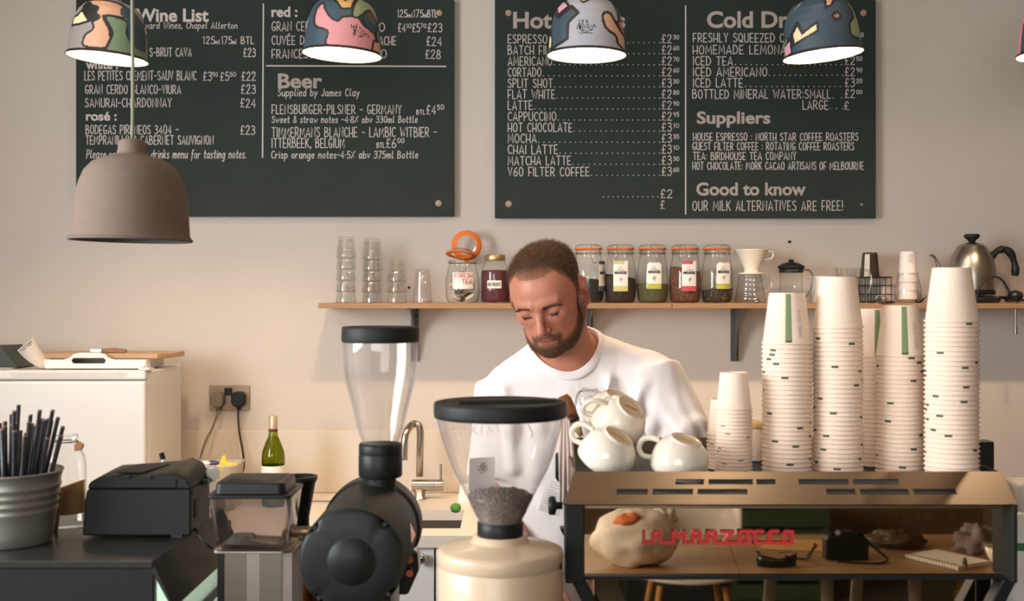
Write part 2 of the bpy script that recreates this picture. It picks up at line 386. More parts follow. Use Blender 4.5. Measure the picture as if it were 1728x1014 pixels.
# ---------------------------------------------------------------- hand lettering: a stroke alphabet (cap height 1)
def arc(cx, cy, rx, ry, a0, a1, n=12):
    return [(cx+rx*math.cos(R(a0+(a1-a0)*i/n)), cy+ry*math.sin(R(a0+(a1-a0)*i/n))) for i in range(n+1)]
def sm(*p): return [(v.x, v.y) for v in cr([(a, b, 0) for a, b in p], 6)]
G = {
 'A': (.40, [[(0,0),(.2,1),(.40,0)], [(.07,.26),(.34,.26)]]),
 'B': (.36, [[(0,0),(0,1)], sm((0,1),(.2,.98),(.29,.78),(.2,.58),(0,.52)), sm((0,.52),(.24,.5),(.36,.28),(.25,.04),(0,0))]),
 'C': (.33, [sm((.33,.86),(.22,1),(.07,.86),(0,.5),(.07,.14),(.2,0),(.33,.12))]),
 'D': (.36, [[(0,0),(0,1)], sm((0,1),(.2,.94),(.34,.66),(.35,.36),(.22,.06),(0,0))]),
 'E': (.30, [[(.28,1),(0,1),(0,0),(.30,0)], [(0,.46),(.24,.46)]]),
 'F': (.28, [[(.28,1),(0,1),(0,0)], [(0,.40),(.23,.40)]]),
 'G': (.36, [sm((.33,.88),(.22,1),(.07,.86),(0,.5),(.07,.12),(.2,0),(.35,.14)), [(.35,.14),(.35,.40),(.18,.40)]]),
 'H': (.36, [[(0,0),(0,1)], [(.36,0),(.36,1)], [(0,.36),(.36,.36)]]),
 'I': (.02, [[(.01,0),(.01,1)]]),
 'J': (.26, [sm((.24,1),(.24,.3),(.18,.03),(.06,.03),(0,.18))]),
 'K': (.34, [[(0,0),(0,1)], [(.32,1),(0,.40)], [(.1,.56),(.34,0)]]),
 'L': (.27, [[(0,1),(0,0),(.27,0)]]),
 'M': (.46, [[(0,0),(.04,1),(.23,.25),(.42,1),(.46,0)]]),
 'N': (.36, [[(0,0),(0,1),(.36,0),(.36,1)]]),
 'O': (.38, [arc(.19,.5,.19,.5,90,450,20)]),
 'P': (.32, [[(0,0),(0,1)], sm((0,1),(.22,.98),(.32,.74),(.22,.48),(0,.42))]),
 'Q': (.40, [arc(.19,.5,.19,.5,90,450,20), [(.22,.2),(.4,-.04)]]),
 'R': (.35, [[(0,0),(0,1)], sm((0,1),(.22,.98),(.31,.74),(.22,.48),(0,.42)), [(.14,.44),(.35,0)]]),
 'S': (.31, [sm((.29,.88),(.18,1),(.04,.9),(.04,.68),(.18,.52),(.3,.34),(.28,.1),(.14,0),(0,.12))]),
 'T': (.36, [[(0,1),(.36,1)], [(.18,1),(.18,0)]]),
 'U': (.35, [sm((0,1),(0,.3),(.06,.05),(.18,0),(.29,.06),(.35,.3),(.35,1))]),
 'V': (.36, [[(0,1),(.18,0),(.36,1)]]),
 'W': (.54, [[(0,1),(.14,0),(.27,.8),(.4,0),(.54,1)]]),
 'X': (.34, [[(0,1),(.34,0)], [(.34,1),(0,0)]]),
 'Y': (.34, [[(0,1),(.17,.48),(.34,1)], [(.17,.48),(.17,0)]]),
 'Z': (.34, [[(0,1),(.34,1),(0,0),(.34,0)]]),
 '0': (.36, [arc(.18,.5,.18,.5,90,450,20)]),
 '1': (.12, [[(0,.82),(.1,1),(.1,0)]]),
 '2': (.34, [sm((.01,.78),(.08,.96),(.2,1),(.31,.86),(.27,.6),(.12,.28),(0,.01))+[(.34,.01)]]),
 '3': (.33, [sm((.02,.88),(.16,1),(.29,.88),(.27,.64),(.12,.54)), sm((.12,.54),(.28,.48),(.33,.26),(.24,.04),(.1,0),(0,.12))]),
 '4': (.36, [[(.27,0),(.27,1),(0,.3),(.36,.3)]]),
 '5': (.32, [[(.29,1),(.05,1),(.03,.56)], sm((.03,.56),(.18,.62),(.31,.46),(.3,.16),(.16,0),(0,.1))]),
 '6': (.34, [sm((.28,.98),(.12,.76),(.01,.4),(.04,.1),(.17,0),(.3,.1),(.33,.32),(.24,.5),(.1,.46),(.02,.3))]),
 '7': (.32, [[(0,1),(.32,1),(.1,0)]]),
 '8': (.33, [sm((.17,.54),(.04,.68),(.05,.9),(.17,1),(.28,.9),(.29,.68),(.17,.54),(.02,.36),(.02,.1),(.17,0),(.31,.1),(.31,.36),(.17,.54))]),
 '9': (.33, [sm((.31,.68),(.22,.5),(.08,.54),(.01,.74),(.07,.95),(.19,1),(.3,.88),(.31,.6),(.26,.2),(.2,0))]),
 '£': (.34, [sm((.32,.84),(.24,1),(.12,.94),(.1,.66),(.12,.3),(.08,.08),(0,.02))+[(.34,.02)], [(0,.46),(.24,.46)]]),
 '-': (.24, [[(0,.46),(.24,.46)]]), '–': (.3, [[(0,.5),(.3,.5)]]),
 '.': (.04, [[(0,.03),(.04,.03)]]), ',': (.06, [[(.06,.1),(0,-.14)]]),
 ':': (.04, [[(0,.18),(.04,.18)], [(0,.62),(.04,.62)]]), '·': (.05, [[(0,.45),(.05,.45)]]),
 '!': (.04, [[(.02,1),(.02,.3)], [(0,.03),(.04,.03)]]), '&': (.36, [sm((.36,.02),(.1,.7),(.14,.98),(.26,.9),(.22,.66),(.02,.34),(.04,.06),(.2,.02),(.36,.4))]),
 '%': (.4, [[(0,0),(.4,1)], [(.03,.8),(.07,.8)], [(.32,.2),(.36,.2)]]), ' ': (.2, []), "'": (.04, [[(.02,1),(.02,.8)]]),
 'É': (.30, [[(.28,1),(0,1),(0,0),(.30,0)], [(0,.46),(.24,.46)], [(.08,1.12),(.24,1.28)]]),
 'a': (.34, [sm((.31,.5),(.16,.62),(.02,.42),(.03,.12),(.14,0),(.27,.16),(.31,.5)), sm((.31,.6),(.3,.2),(.36,0))]),
 'b': (.32, [[(0,1),(0,.05)], sm((0,.4),(.14,.6),(.3,.44),(.28,.12),(.14,0),(0,.1))]),
 'c': (.27, [sm((.27,.5),(.16,.62),(.02,.42),(.02,.16),(.13,0),(.27,.1))]),
 'd': (.34, [sm((.3,.46),(.16,.6),(.02,.42),(.03,.12),(.14,0),(.3,.18)), [(.31,1),(.31,0)]]),
 'e': (.29, [sm((.02,.3),(.2,.34),(.28,.46),(.18,.62),(.04,.5),(.01,.2),(.12,0),(.29,.1))]),
 'f': (.24, [sm((.26,.9),(.18,1),(.1,.86),(.1,.4),(.08,-.26)), [(0,.56),(.22,.56)]]),
 'g': (.33, [sm((.3,.5),(.16,.62),(.02,.42),(.03,.12),(.14,0),(.28,.14),(.31,.5)), sm((.31,.6),(.29,.0),(.24,-.3),(.12,-.36),(.02,-.26))]),
 'h': (.32, [[(0,1),(0,0)], sm((0,.36),(.14,.6),(.28,.5),(.29,0))]),
 'i': (.06, [[(.03,.58),(.03,0)], [(.02,.82),(.05,.84)]]),
 'k': (.28, [[(0,1),(0,0)], [(.25,.6),(0,.26)], [(.08,.34),(.28,0)]]),
 'l': (.16, [sm((.06,1),(.03,.4),(.06,.04),(.16,.06))]),
 'm': (.46, [[(0,.6),(0,0)], sm((0,.36),(.12,.6),(.21,.5),(.22,0)), sm((.22,.36),(.34,.6),(.43,.5),(.45,0))]),
 'n': (.32, [[(0,.6),(0,0)], sm((0,.36),(.14,.6),(.27,.5),(.3,0))]),
 'o': (.31, [arc(.15,.3,.15,.3,90,450,16)]),
 'p': (.32, [[(0,.6),(0,-.38)], sm((0,.4),(.14,.6),(.3,.44),(.28,.12),(.14,0),(0,.1))]),
 'r': (.24, [[(0,.6),(0,0)], sm((0,.34),(.1,.56),(.24,.56))]),
 's': (.25, [sm((.23,.52),(.14,.62),(.03,.52),(.06,.36),(.2,.26),(.22,.08),(.1,0),(0,.08))]),
 't': (.22, [sm((.09,.95),(.09,.2),(.13,.02),(.22,.06)), [(0,.62),(.22,.62)]]),
 'u': (.32, [sm((0,.6),(.01,.14),(.12,0),(.26,.14),(.3,.6)), [(.3,.6),(.31,0)]]),
 'v': (.28, [[(0,.6),(.13,0),(.28,.6)]]),
 'w': (.42, [[(0,.6),(.1,0),(.21,.5),(.31,0),(.42,.6)]]),
 'y': (.3, [[(0,.6),(.14,.06)], [(.3,.6),(.14,.06),(.04,-.36)]]),
}
def stroke_text(m, s, org, ux, uz, h, width=None, w=None, gap=.115, slant=0, nrm=(0, -1, 0), seed=0):
    """writes s into mesh m from point org along ux, cap height h; squeezed to the given width"""
    rnd = random.Random(s+str(seed)); org = Vector(org); ux = Vector(ux); uz = Vector(uz)
    tot = sum(G[c][0]+gap for c in s)-gap
    kx = h if width is None else width/max(tot, .01)
    w = h*.105 if w is None else w
    x = 0
    nv_ = Vector(nrm)
    for c in s:
        gw, st = G[c]; jy = rnd.uniform(-.015, .02); js = rnd.uniform(.97, 1.03)
        for si, pl in enumerate(st):
            m.strip([org+nv_*(si*.00007)+ux*((x+a)*kx+slant*b*h)+uz*((b*js+jy)*h) for a, b in pl], w, nrm)
        x += gw+gap
    return m

# solid rounded heading letters: Blender's own built-in font, thickened, turned into mesh
def font_mesh(s, offset=.02):
    cu = bpy.data.curves.new('heading', 'FONT'); cu.body = s; cu.size = 1; cu.offset = offset; cu.resolution_u = 4
    o = bpy.data.objects.new('heading', cu); col.objects.link(o)
    dg = bpy.context.evaluated_depsgraph_get(); me = bpy.data.meshes.new_from_object(o.evaluated_get(dg))
    vs = [v.co.copy() for v in me.vertices]; fs = [tuple(p.vertices) for p in me.polygons]
    bpy.data.objects.remove(o); bpy.data.curves.remove(cu); bpy.data.meshes.remove(me)
    return vs, fs
def heading(m, s, x0, x1, ybase, hcap, Y, offset=.028):
    vs, fs = font_mesh(s, offset)
    a = min(v.x for v in vs); b = max(v.x for v in vs)
    capv, _ = font_mesh('H', offset); c0 = 0; c1 = max(v.y for v in capv)
    X0, X1, Z0 = X_(x0, Y), X_(x1, Y), Z_(ybase, Y); kz = hcap*Y/F/c1
    m.add([(X0+(v.x-a)/(b-a)*(X1-X0), Y, Z0+v.y*kz) for v in vs], fs, False)

BY = WY-.032                                               # face of the boards
LY = BY-.0012                                              # the painted lettering on it
def board(name, x0, x1, y0, y1, label):
    c = P((x0+x1)/2, (y0+y1)/2, BY)
    t = thing(name, label, 'menu board', c)
    M(c).b2(X_(x0, BY), X_(x1, BY), BY, BY+.018, Z_(y1, BY), Z_(y0, BY)).build('panel', MT['board'], t, bevel=.002)
    return t, c
def screw(t, c, px, py, r=.0115):
    p = P(px, py, BY)
    m = M(c).cyl(p+Vector((0, .001, 0)), p+Vector((0, -.003, 0)), r, r*.9, 20)
    m.cyl(p+Vector((0, -.003, 0)), p+Vector((0, -.006, 0)), r*.55, r*.4, 14)
    m.build('screw', MT['brass'], t)
    # the spacer behind the board that holds it off the wall
    M(c).cyl(p+Vector((0, .018, 0)), p+Vector((0, WY-BY-.0008, 0)), .009, seg=12).build('spacer', MT['brass'], t)
class Block:
    """one block of lettering: the wording and the price column are parts of their own"""
    def __init__(s, c): s.w, s.p = M(c), M(c)
    def build(s, name, mt, t):
        if s.w.v: s.w.build(name, mt, t)
        if s.p.v: s.p.build('price_lettering', mt, t)
def W(m, s, x0, x1, yb, h=14.0, w=None, slant=0, gap=.175):
    if isinstance(m, Block): m = m.p if (s[0] in '£0123456789' or s in ('ml', 'BTL')) else m.w
    w = (w if w is not None else 1.42)*LY/F
    stroke_text(m, s, P(x0, yb, LY), (1, 0, 0), (0, 0, 1), h*LY/F, (x1-x0)*LY/F, w, gap, slant)
def dots(m, x0, x1, yb, step=8.2):
    m = m.w
    n = max(2, int((x1-x0)/step))
    for i in range(n):
        x = x0+(x1-x0)*i/(n-1); p = P(x, yb-1, LY); r = .95*LY/F
        m.add([p+Vector((r*math.cos(PI/4*k), 0, r*math.sin(PI/4*k))) for k in range(8)], [tuple(range(8))], False)
def price(m, a, sup, x, yb, h=14):
    W(m, '£'+a, x, x+16, yb, h)
    if sup: W(m, sup, x+19.5, x+28.5, yb-6.5, 6.8, 1.15)
def rule(m, x0, y0, x1, y1, w=2.2):
    m.strip([P(x0, y0, LY), P(x1, y1, LY)], w*LY/F, (0, -1, 0))

t, c = board('menu_board', 128, 766, -1, 365, 'dark green menu board listing wine and beer, left of the two')
for p in ((741, 22), (740, 343), (150, 22), (150, 343)): screw(t, c, *p)
m = M(c); heading(m, 'Wine List', 229, 352, 36, 21.5, LY); m.build('heading', MT['chalk'], t)
m = Block(c)
W(m, 'ward Wines, Chapel Allerton', 244, 400, 48, 10.5, 1.2, .12)
W(m, '125', 343, 362, 74, 12); W(m, 'ml', 363, 371, 74, 7, 1.1); W(m, '175', 374, 391, 74, 12); W(m, 'ml', 392, 399, 74, 7, 1.1); W(m, 'BTL', 407, 428, 74, 12)
W(m, 'S-BRUT CAVA', 253, 323, 95, 14); W(m, '£23', 411, 431, 96, 14)
m.build('lettering', MT['chalk'], t)
m = M(c); heading(m, 'white :', 145, 199, 116, 15, LY); m.build('heading', MT['chalk'], t)
m = Block(c)
W(m, 'LES PETITES CLEMENT-SAUV BLANC', 143, 331, 135, 15)
W(m, '£3', 343, 357, 136); W(m, '90', 358, 367, 129, 7, 1.1); W(m, '£5', 372, 386, 136); W(m, '50', 388, 398, 129, 7, 1.1); W(m, '£22', 408, 431, 136, 14.5)
W(m, 'GRAN CERDO BLANCO-VIURA', 144, 305, 158, 14.5); W(m, '£23', 407, 431, 158, 14.5)
W(m, 'SAMURAI-CHARDONNAY', 144, 289, 180.5, 14.5); W(m, '£24', 406, 431, 181, 14.5)
m.build('lettering', MT['chalk'], t)
m = M(c); heading(m, 'rosé :', 145, 197, 203, 15, LY); m.build('heading', MT['chalk'], t)
m = Block(c)
W(m, 'BODEGAS PIRENEOS 3404 –', 145, 301, 226, 14.5); W(m, '£23', 406, 430, 227, 14.5)
W(m, 'TEMPRANILLO & CABERNET SAUVIGNON', 145, 360, 243.5, 14.5)
W(m, 'Please refer to our drinks menu for tasting notes.', 146, 415, 267, 14, 1.35, .1)
m.build('lettering', MT['chalk'], t)
m = M(c); rule(m, 444.5, 7, 443, 265); m.build('dividing_line', MT['chalk'], t); m = M(c); rule(m, 450, 111, 752, 112); m.build('dividing_line', MT['chalk'], t)
m = M(c); heading(m, 'red :', 458, 502, 28, 17, LY); m.build('heading', MT['chalk'], t)
m = Block(c)
W(m, '125', 671, 687, 29, 12); W(m, 'ml', 688, 696, 29, 7, 1.1); W(m, '175', 698, 714, 29, 12); W(m, 'ml', 715, 721, 29, 7, 1.1); W(m, 'BTL', 722, 737, 29, 12)
W(m, 'GRAN CERDO', 459, 540, 52, 15); W(m, 'O', 640, 649, 53, 14); W(m, '£4', 672, 684, 54, 14); W(m, '10', 686, 694, 47, 7, 1.1); W(m, '£5', 696, 708, 54, 14); W(m, '70', 710, 719, 47, 7, 1.1); W(m, '£23', 722, 746, 54, 14)
W(m, 'CUVÉE DES', 459, 529, 75, 14.5); W(m, 'ACHE', 640, 668, 76, 14.5); W(m, '£24', 720, 745, 77, 14.5)
W(m, 'FRANCESCO', 459, 538, 98, 14.5); W(m, 'O', 643, 652, 98, 14); W(m, '£28', 718, 743, 99, 14.5)
m.build('lettering', MT['chalk'], t)
m = M(c); heading(m, 'Beer', 469, 544, 148, 24, LY); m.build('heading', MT['chalkg'], t)
m = Block(c)
W(m, 'Supplied by James Clay', 469, 606, 162, 12, 1.35, .08)
W(m, 'FLENSBURGER-PILSNER - GERMANY', 459, 677, 192, 15); W(m, 'BTL', 703, 717, 193, 7.5, 1.2); W(m, '£4', 720, 735, 193, 15); W(m, '50', 738, 749, 185, 8, 1.2)
W(m, 'Sweet & straw notes -4·8% abv 330ml Bottle', 459, 704, 207, 11, 1.3, .06)
W(m, 'TIMMERMANS BLANCHE - LAMBIC WITBIER –', 459, 737, 231, 16); W(m, 'ITTERBEEK, BELGIUM', 459, 581, 249, 15.5)
W(m, 'BTL', 636, 649, 249, 8, 1.2); W(m, '£6', 652, 668, 249, 15); W(m, '00', 671, 682, 241, 8, 1.2)
W(m, 'Crisp orange notes-4·5% abv 375ml Bottle', 458, 705, 267, 12, 1.35, .06)
m.build('lettering', MT['chalk'], t)

t, c = board('menu_board', 835, 1478, -1, 368, 'dark green menu board listing hot and cold drinks, right of the two')
for p in ((858, 22), (858, 344), (1457, 22)): screw(t, c, *p)
screw(t, c, 1454, 345, .005)
m = M(c); heading(m, 'Hot Drinks', 866, 1055, 47, 27, LY); m.build('heading', MT['chalkg'], t); m = M(c); heading(m, 'Cold Drinks', 1193, 1392, 46, 27, LY)
m.build('heading', MT['chalkg'], t)
m = Block(c)
rows = (('ESPRESSO', 923, '2', '30'), ('BATCH FILTER', 952, '2', '60'), ('AMERICANO', 931, '2', '70'), ('CORTADO', 913, '2', '60'), ('SPLIT SHOT', 932, '3', '30'), ('FLAT WHITE', 936, '2', '80'),
        ('LATTE', 898, '2', '90'), ('CAPPUCCINO', 938, '2', '95'), ('HOT CHOCOLATE', 965, '3', '10'), ('MOCHA', 905, '3', '35'), ('CHAI LATTE', 941, '3', '10'), ('MATCHA LATTE', 963, '3', '30'), ('V60 FILTER COFFEE', 994, '3', '60'))
for k, (s, xe, a, b) in enumerate(rows):
    yb = 73+18.65*k; W(m, s, 857.5, xe, yb, 14.5); dots(m, xe+4, 1113, yb); price(m, a, b, 1117, yb-.5)
m.build('lettering', MT['chalk'], t); m = Block(c)
dots(m, 1018, 1110, 333, 7.4); W(m, '£2', 1115, 1134, 334, 14); W(m, '£', 1115, 1121, 352, 13)
m.build('lettering', MT['chalk'], t)
m = M(c); rule(m, 1157, 10, 1157, 361); m.build('dividing_line', MT['chalk'], t)
m = Block(c)
W(m, 'FRESHLY SQUEEZED OJ', 1170, 1331, 71, 14.5); W(m, '90', 1448, 1457, 62, 6.8, 1.15); dots(m, 1338, 1420, 71); W(m, '£2', 1425, 1441, 71)
W(m, 'HOMEMADE LEMONADE', 1169.5, 1346, 91, 14.5); dots(m, 1352, 1420, 91); W(m, '£2', 1425, 1441, 91)
W(m, 'ICED TEA', 1170, 1236, 110, 14.5); dots(m, 1241, 1420, 110); price(m, '2', '50', 1426, 109)
W(m, 'ICED AMERICANO', 1170, 1294, 128.5, 14.5); dots(m, 1298, 1422, 128); price(m, '2', '90', 1426, 128)
W(m, 'ICED LATTE', 1170, 1253, 147, 14.5); dots(m, 1258, 1418, 147); price(m, '3', '20', 1426, 146.5)
W(m, 'BOTTLED MINERAL WATER:SMALL', 1169, 1401, 166, 14.5); dots(m, 1406, 1420, 166, 6); price(m, '2', '00', 1426, 165)
W(m, 'LARGE', 1355, 1397, 184.5, 14.5); dots(m, 1401, 1422, 184, 6); W(m, '£', 1425, 1432, 185, 13)
m.build('lettering', MT['chalk'], t); m = Block(c)
W(m, 'HOUSE ESPRESSO : NORTH STAR COFFEE ROASTERS', 1170, 1448, 237, 12.5, 1.35)
W(m, 'GUEST FILTER COFFEE : ROTATING COFFEE ROASTERS', 1169, 1441, 253, 12.5, 1.35)
W(m, 'TEA: BIRDHOUSE TEA COMPANY', 1170, 1343, 269.5, 12.5, 1.35)
W(m, 'HOT CHOCOLATE: MORK CACAO ARTISANS OF MELBOURNE', 1169, 1457, 286, 12.5, 1.35)
m.build('lettering', MT['chalk'], t); m = Block(c)
W(m, 'OUR MILK ALTERNATIVES ARE FREE!', 1169, 1422, 355, 16)
m.build('lettering', MT['chalk'], t)
m = M(c); heading(m, 'Suppliers', 1176, 1300, 208, 20, LY); m.build('heading', MT['chalkg'], t); m = M(c); heading(m, 'Good to know', 1175, 1360, 329, 21, LY)
m.build('heading', MT['chalkg'], t)

# ---------------------------------------------------------------- pendant lamps
def shade_prof(k=1.0):
    return [(a*k, b*k) for a, b in ((.1105, 0), (.1095, .004), (.1065, .008), (.1055, .02), (.1035, .05), (.0995, .082), (.0935, .106), (.085, .127), (.0705, .143), (.052, .1515), (.036, .156), (.0275, .159), (.0262, .164), (.0248, .178), (.0225, .184), (.0165, .187), (.004, .188))]
def shade_r(z):
    pr = shade_prof()
    for (r0, z0), (r1, z1) in zip(pr, pr[1:]):
        if z0 <= z <= z1: return r0+(r1-r0)*(z-z0)/max(z1-z0, 1e-6)
    return .004
def fine(prof, n):
    out = []
    for (r0, z0), (r1, z1) in zip(prof, prof[1:]):
        k = max(1, int(n*math.hypot(r1-r0, z1-z0)/.2))
        out += [(r0+(r1-r0)*i/k, z0+(z1-z0)*i/k) for i in range(k)]
    return out+[prof[-1]]
INK = rgb(30, 31, 30)
def seg_d(p, a, b):
    ax, ay = a; bx, by = b; dx, dy = bx-ax, by-ay; t = max(0, min(1, ((p[0]-ax)*dx+(p[1]-ay)*dy)/max(dx*dx+dy*dy, 1e-9)))
    return math.hypot(p[0]-ax-t*dx, p[1]-ay-t*dy)
def inside(p, poly):
    r = False; n = len(poly)
    for i in range(n):
        (x0, y0), (x1, y1) = poly[i], poly[i-1]
        if (y0 > p[1]) != (y1 > p[1]) and p[0] < (x1-x0)*(p[1]-y0)/(y1-y0)+x0: r = not r
    return r
def smooth_poly(pts):
    return [(v.x, v.y) for v in cr([(a, b, 0) for a, b in pts], 6, True)]
PAL = dict(navy=rgb(54, 72, 84), grey=rgb(142, 134, 130), lilac=rgb(160, 160, 168), pink=rgb(205, 136, 140), lpink=rgb(206, 156, 172), peach=rgb(206, 158, 126), sand=rgb(196, 154, 92), cream=rgb(226, 208, 160), sage=rgb(136, 148, 110), green=rgb(110, 132, 102), ink=INK, rose=rgb(196, 112, 112), olive=rgb(90, 82, 62), sky=rgb(190, 200, 206))
MT['paint'] = attrmat('hand_painted_shade', 'paint', .55)
def painted_lamp(px, rim_y, tilt, base, shapes, lines, label, sign=None, cordlean=0):
    """shapes: (colour, outline width, points) in units of the rim half-width, x to the right, y up from the rim; lines: (points, width)"""
    Y = 3.3; loc = P(px, rim_y, Y)
    t = thing('pendant_lamp', label, 'pendant lamp', loc, 0, None); t.rotation_euler = (0, R(tilt), 0)
    pr = fine(shade_prof(), 90); seg = 260
    m = M().lathe(pr, seg=seg, cap1=True)
    o = m.build('lamp_shade', MT['paint'], t, fix=False); me = o.data
    at = me.color_attributes.new('paint', 'FLOAT_COLOR', 'POINT')
    sh = [(PAL[c_], w_, smooth_poly(p_) if s_ else p_) for c_, w_, s_, p_ in shapes]
    bb = [(min(q[0] for q in p)-.12, max(q[0] for q in p)+.12, min(q[1] for q in p)-.12, max(q[1] for q in p)+.12) for _, _, p in sh]
    cols = np.ones((len(me.vertices), 4), np.float32)
    for i, v in enumerate(me.vertices):
        p = (v.co.x/.1105, v.co.z/.1105)
        cc = PAL[base]
        if v.co.y > 0: p = (-p[0]*.9+.2*p[1], p[1])         # the far side carries its own arrangement
        for (c_, w_, poly), b in zip(sh, bb):
            if b[0] < p[0] < b[1] and b[2] < p[1] < b[3]:
                if inside(p, poly): cc = c_
                if w_ and min(seg_d(p, poly[k-1], poly[k]) for k in range(len(poly))) < w_: cc = INK
        for pts, w_ in lines:
            if min(seg_d(p, a, b) for a, b in zip(pts, pts[1:])) < w_: cc = INK
        if v.co.z < .0065: cc = INK
        cols[i, :3] = cc
    at.data.foreach_set('color', cols.ravel())
    M().lathe([(r-.0022, z+.0005) for r, z in fine(shade_prof()[:-3], 30)], seg=64, cap1=True).build('inner_lining', MT['shadein'], t, fix=False)
    M().lathe([(.1105, -.0012), (.1118, .0006), (.1105, .0026), (.1085, .0008), (.1105, -.0012)], seg=64).build('rim', MT['navy'], t)
    M().cyl((0, 0, .186), (cordlean, 0, RH-loc.z-.03), .0032, seg=10).build('cord', MT['cord'], t)
    M().lathe([(.002, RH-loc.z-.03), (.03, RH-loc.z-.028), (.034, RH-loc.z-.01), (.034, RH-loc.z-.001)], c=(cordlean, 0, 0), seg=24, cap0=True, cap1=True).build('ceiling_rose', MT['lampshade'], t)
    M().cyl((0, 0, .13), (0, 0, .165), .018, seg=16).build('bulb_socket', MT['whitep'], t)
    M().ell((0, 0, .118), (.022, .022, .026), seg=20, n=12).build('bulb', MT['bulb'], t)
    d = bpy.data.lights.new('lamp_light', 'POINT'); d.energy = LAMP_POWER; d.color = (1.0, .72, .45); d.shadow_soft_size = .03
    l = bpy.data.objects.new('lamp_light', d); col.objects.link(l); l.parent = t; l.location = (0, 0, .098)
    return t
def mapc(x0, y0, s, pts):                                  # crop coordinates of one lamp -> its own units
    return [((x-x0)/s, (y0-y)/s) for x, y in pts]
q = lambda pts: mapc(762, 830, 612, pts)
painted_lamp(181, 99, 4.5, 'grey', [
    ('navy', .0, True, q([(200, 500), (215, 330), (290, 110), (250, 120), (190, 300)])),
    ('peach', .028, True, q([(480, 130), (520, 40), (700, 0), (1040, 60), (1110, 250), (930, 270), (840, 300), (960, 520), (930, 760), (600, 760), (600, 600), (710, 510), (690, 400), (500, 200)])),
    ('cream', .032, False, q([(305, 420), (300, 290), (410, 270), (470, 190), (640, 380), (460, 430)])),
    ('ink', .02, True, q([(480, 130), (560, 60), (620, 110), (740, 150), (730, 240), (790, 300), (750, 360), (640, 370)])),
    ('green', .03, True, q([(870, 290), (1050, 280), (1160, 330), (1170, 500), (1260, 640), (1400, 720), (1400, 860), (950, 860), (990, 530)])),
    ('navy', .0, True, q([(1040, 120), (1110, 80), (1250, 200), (1340, 420), (1345, 700), (1210, 600), (1165, 400), (1140, 280), (1060, 220)]))],
    [], 'lit pendant lamp painted grey, peach and green, behind the taupe lamp cord')
q = lambda pts: mapc(735, 780, 570, pts)
painted_lamp(577, 93, 3.0, 'navy', [
    ('pink', .03, True, q([(380, 400), (400, 220), (490, 130), (540, 240), (640, 370), (740, 400), (810, 340), (1000, 330), (1090, 430), (1220, 500), (1200, 760), (620, 760), (600, 560), (440, 490)])),
    ('sand', .03, False, q([(570, 0), (700, -100), (900, -100), (935, 30), (900, 210), (770, 225), (690, 120)])),
    ('grey', .025, False, q([(735, 0), (800, -60), (860, 20), (805, 90)])),
    ('sage', .028, True, q([(960, 20), (1000, -60), (1120, 40), (1220, 200), (1270, 450), (1280, 600), (1240, 560), (1210, 330), (1130, 180), (1060, 260), (980, 330), (920, 280)])),
    ('navy', .02, True, q([(1060, 300), (1130, 190), (1230, 330), (1220, 490), (1120, 440)])),
    ('olive', .0, True, q([(1110, 230), (1150, 200), (1210, 300), (1210, 380), (1150, 330)])),
    ('sky', .015, False, q([(205, 480), (215, 300), (250, 220), (275, 300), (245, 470)])),
    ('peach', .02, False, q([(1215, 600), (1290, 590), (1300, 740), (1200, 740)]))],
    [(q(a), .008) for a in ([(920, 440), (930, 510), (955, 450), (960, 570), (990, 430), (985, 560), (965, 600), (955, 570)], [(1020, 470), (1020, 520)], [(1025, 455), (1045, 465)], [(1045, 470), (1060, 525), (1090, 500), (1110, 540), (1130, 530), (1155, 580)], [(950, 555), (1110, 545)], [(1020, 590), (1110, 565), (1030, 595), (1105, 600)])],
    'lit pendant lamp painted pink and navy above the word Beer, second of the row')
q = lambda pts: mapc(712, 800, 562, pts)
painted_lamp(990, 94, .5, 'lilac', [
    ('navy', .04, False, q([(200, 760), (190, 440), (240, 160), (300, 320), (450, 220), (470, 190), (560, 300), (430, 420), (410, 660)])),
    ('lpink', .035, False, q([(270, 170), (330, 70), (385, 60), (440, 185), (290, 290)])),
    ('sand', .025, False, q([(545, 30), (700, -40), (765, 75), (630, 150)])),
    ('peach', .035, True, q([(900, 360), (930, 290), (1010, 290), (1080, 390), (1180, 520), (1270, 600), (1270, 760), (1130, 700), (1090, 600), (950, 510)])),
    ('rose', .03, True, q([(1120, 400), (1160, 350), (1230, 360), (1250, 540), (1180, 500)])),
    ('olive', .03, True, q([(1060, 100), (1130, 110), (1210, 260), (1210, 350), (1140, 330), (1120, 230)])),
    ('rose', .02, True, q([(1020, 20), (1060, 0), (1130, 80), (1070, 100)])),
    ('cream', .01, False, q([(165, 720), (180, 510), (210, 580), (205, 720)]))],
    [(q(a), .008) for a in ([(550, 540), (560, 460), (580, 540), (600, 480), (600, 560)], [(575, 400), (580, 520), (610, 430), (625, 400), (625, 590), (600, 610), (570, 580)], [(645, 470), (645, 525)], [(665, 420), (690, 460), (690, 415)], [(675, 480), (700, 480), (675, 525), (710, 520), (735, 490), (770, 525), (780, 470), (805, 515)], [(590, 560), (760, 545), (630, 595), (750, 590)])],
    'lit pendant lamp painted lilac grey with a navy patch, third of the row')
q = lambda pts: mapc(745, 790, 584, pts)
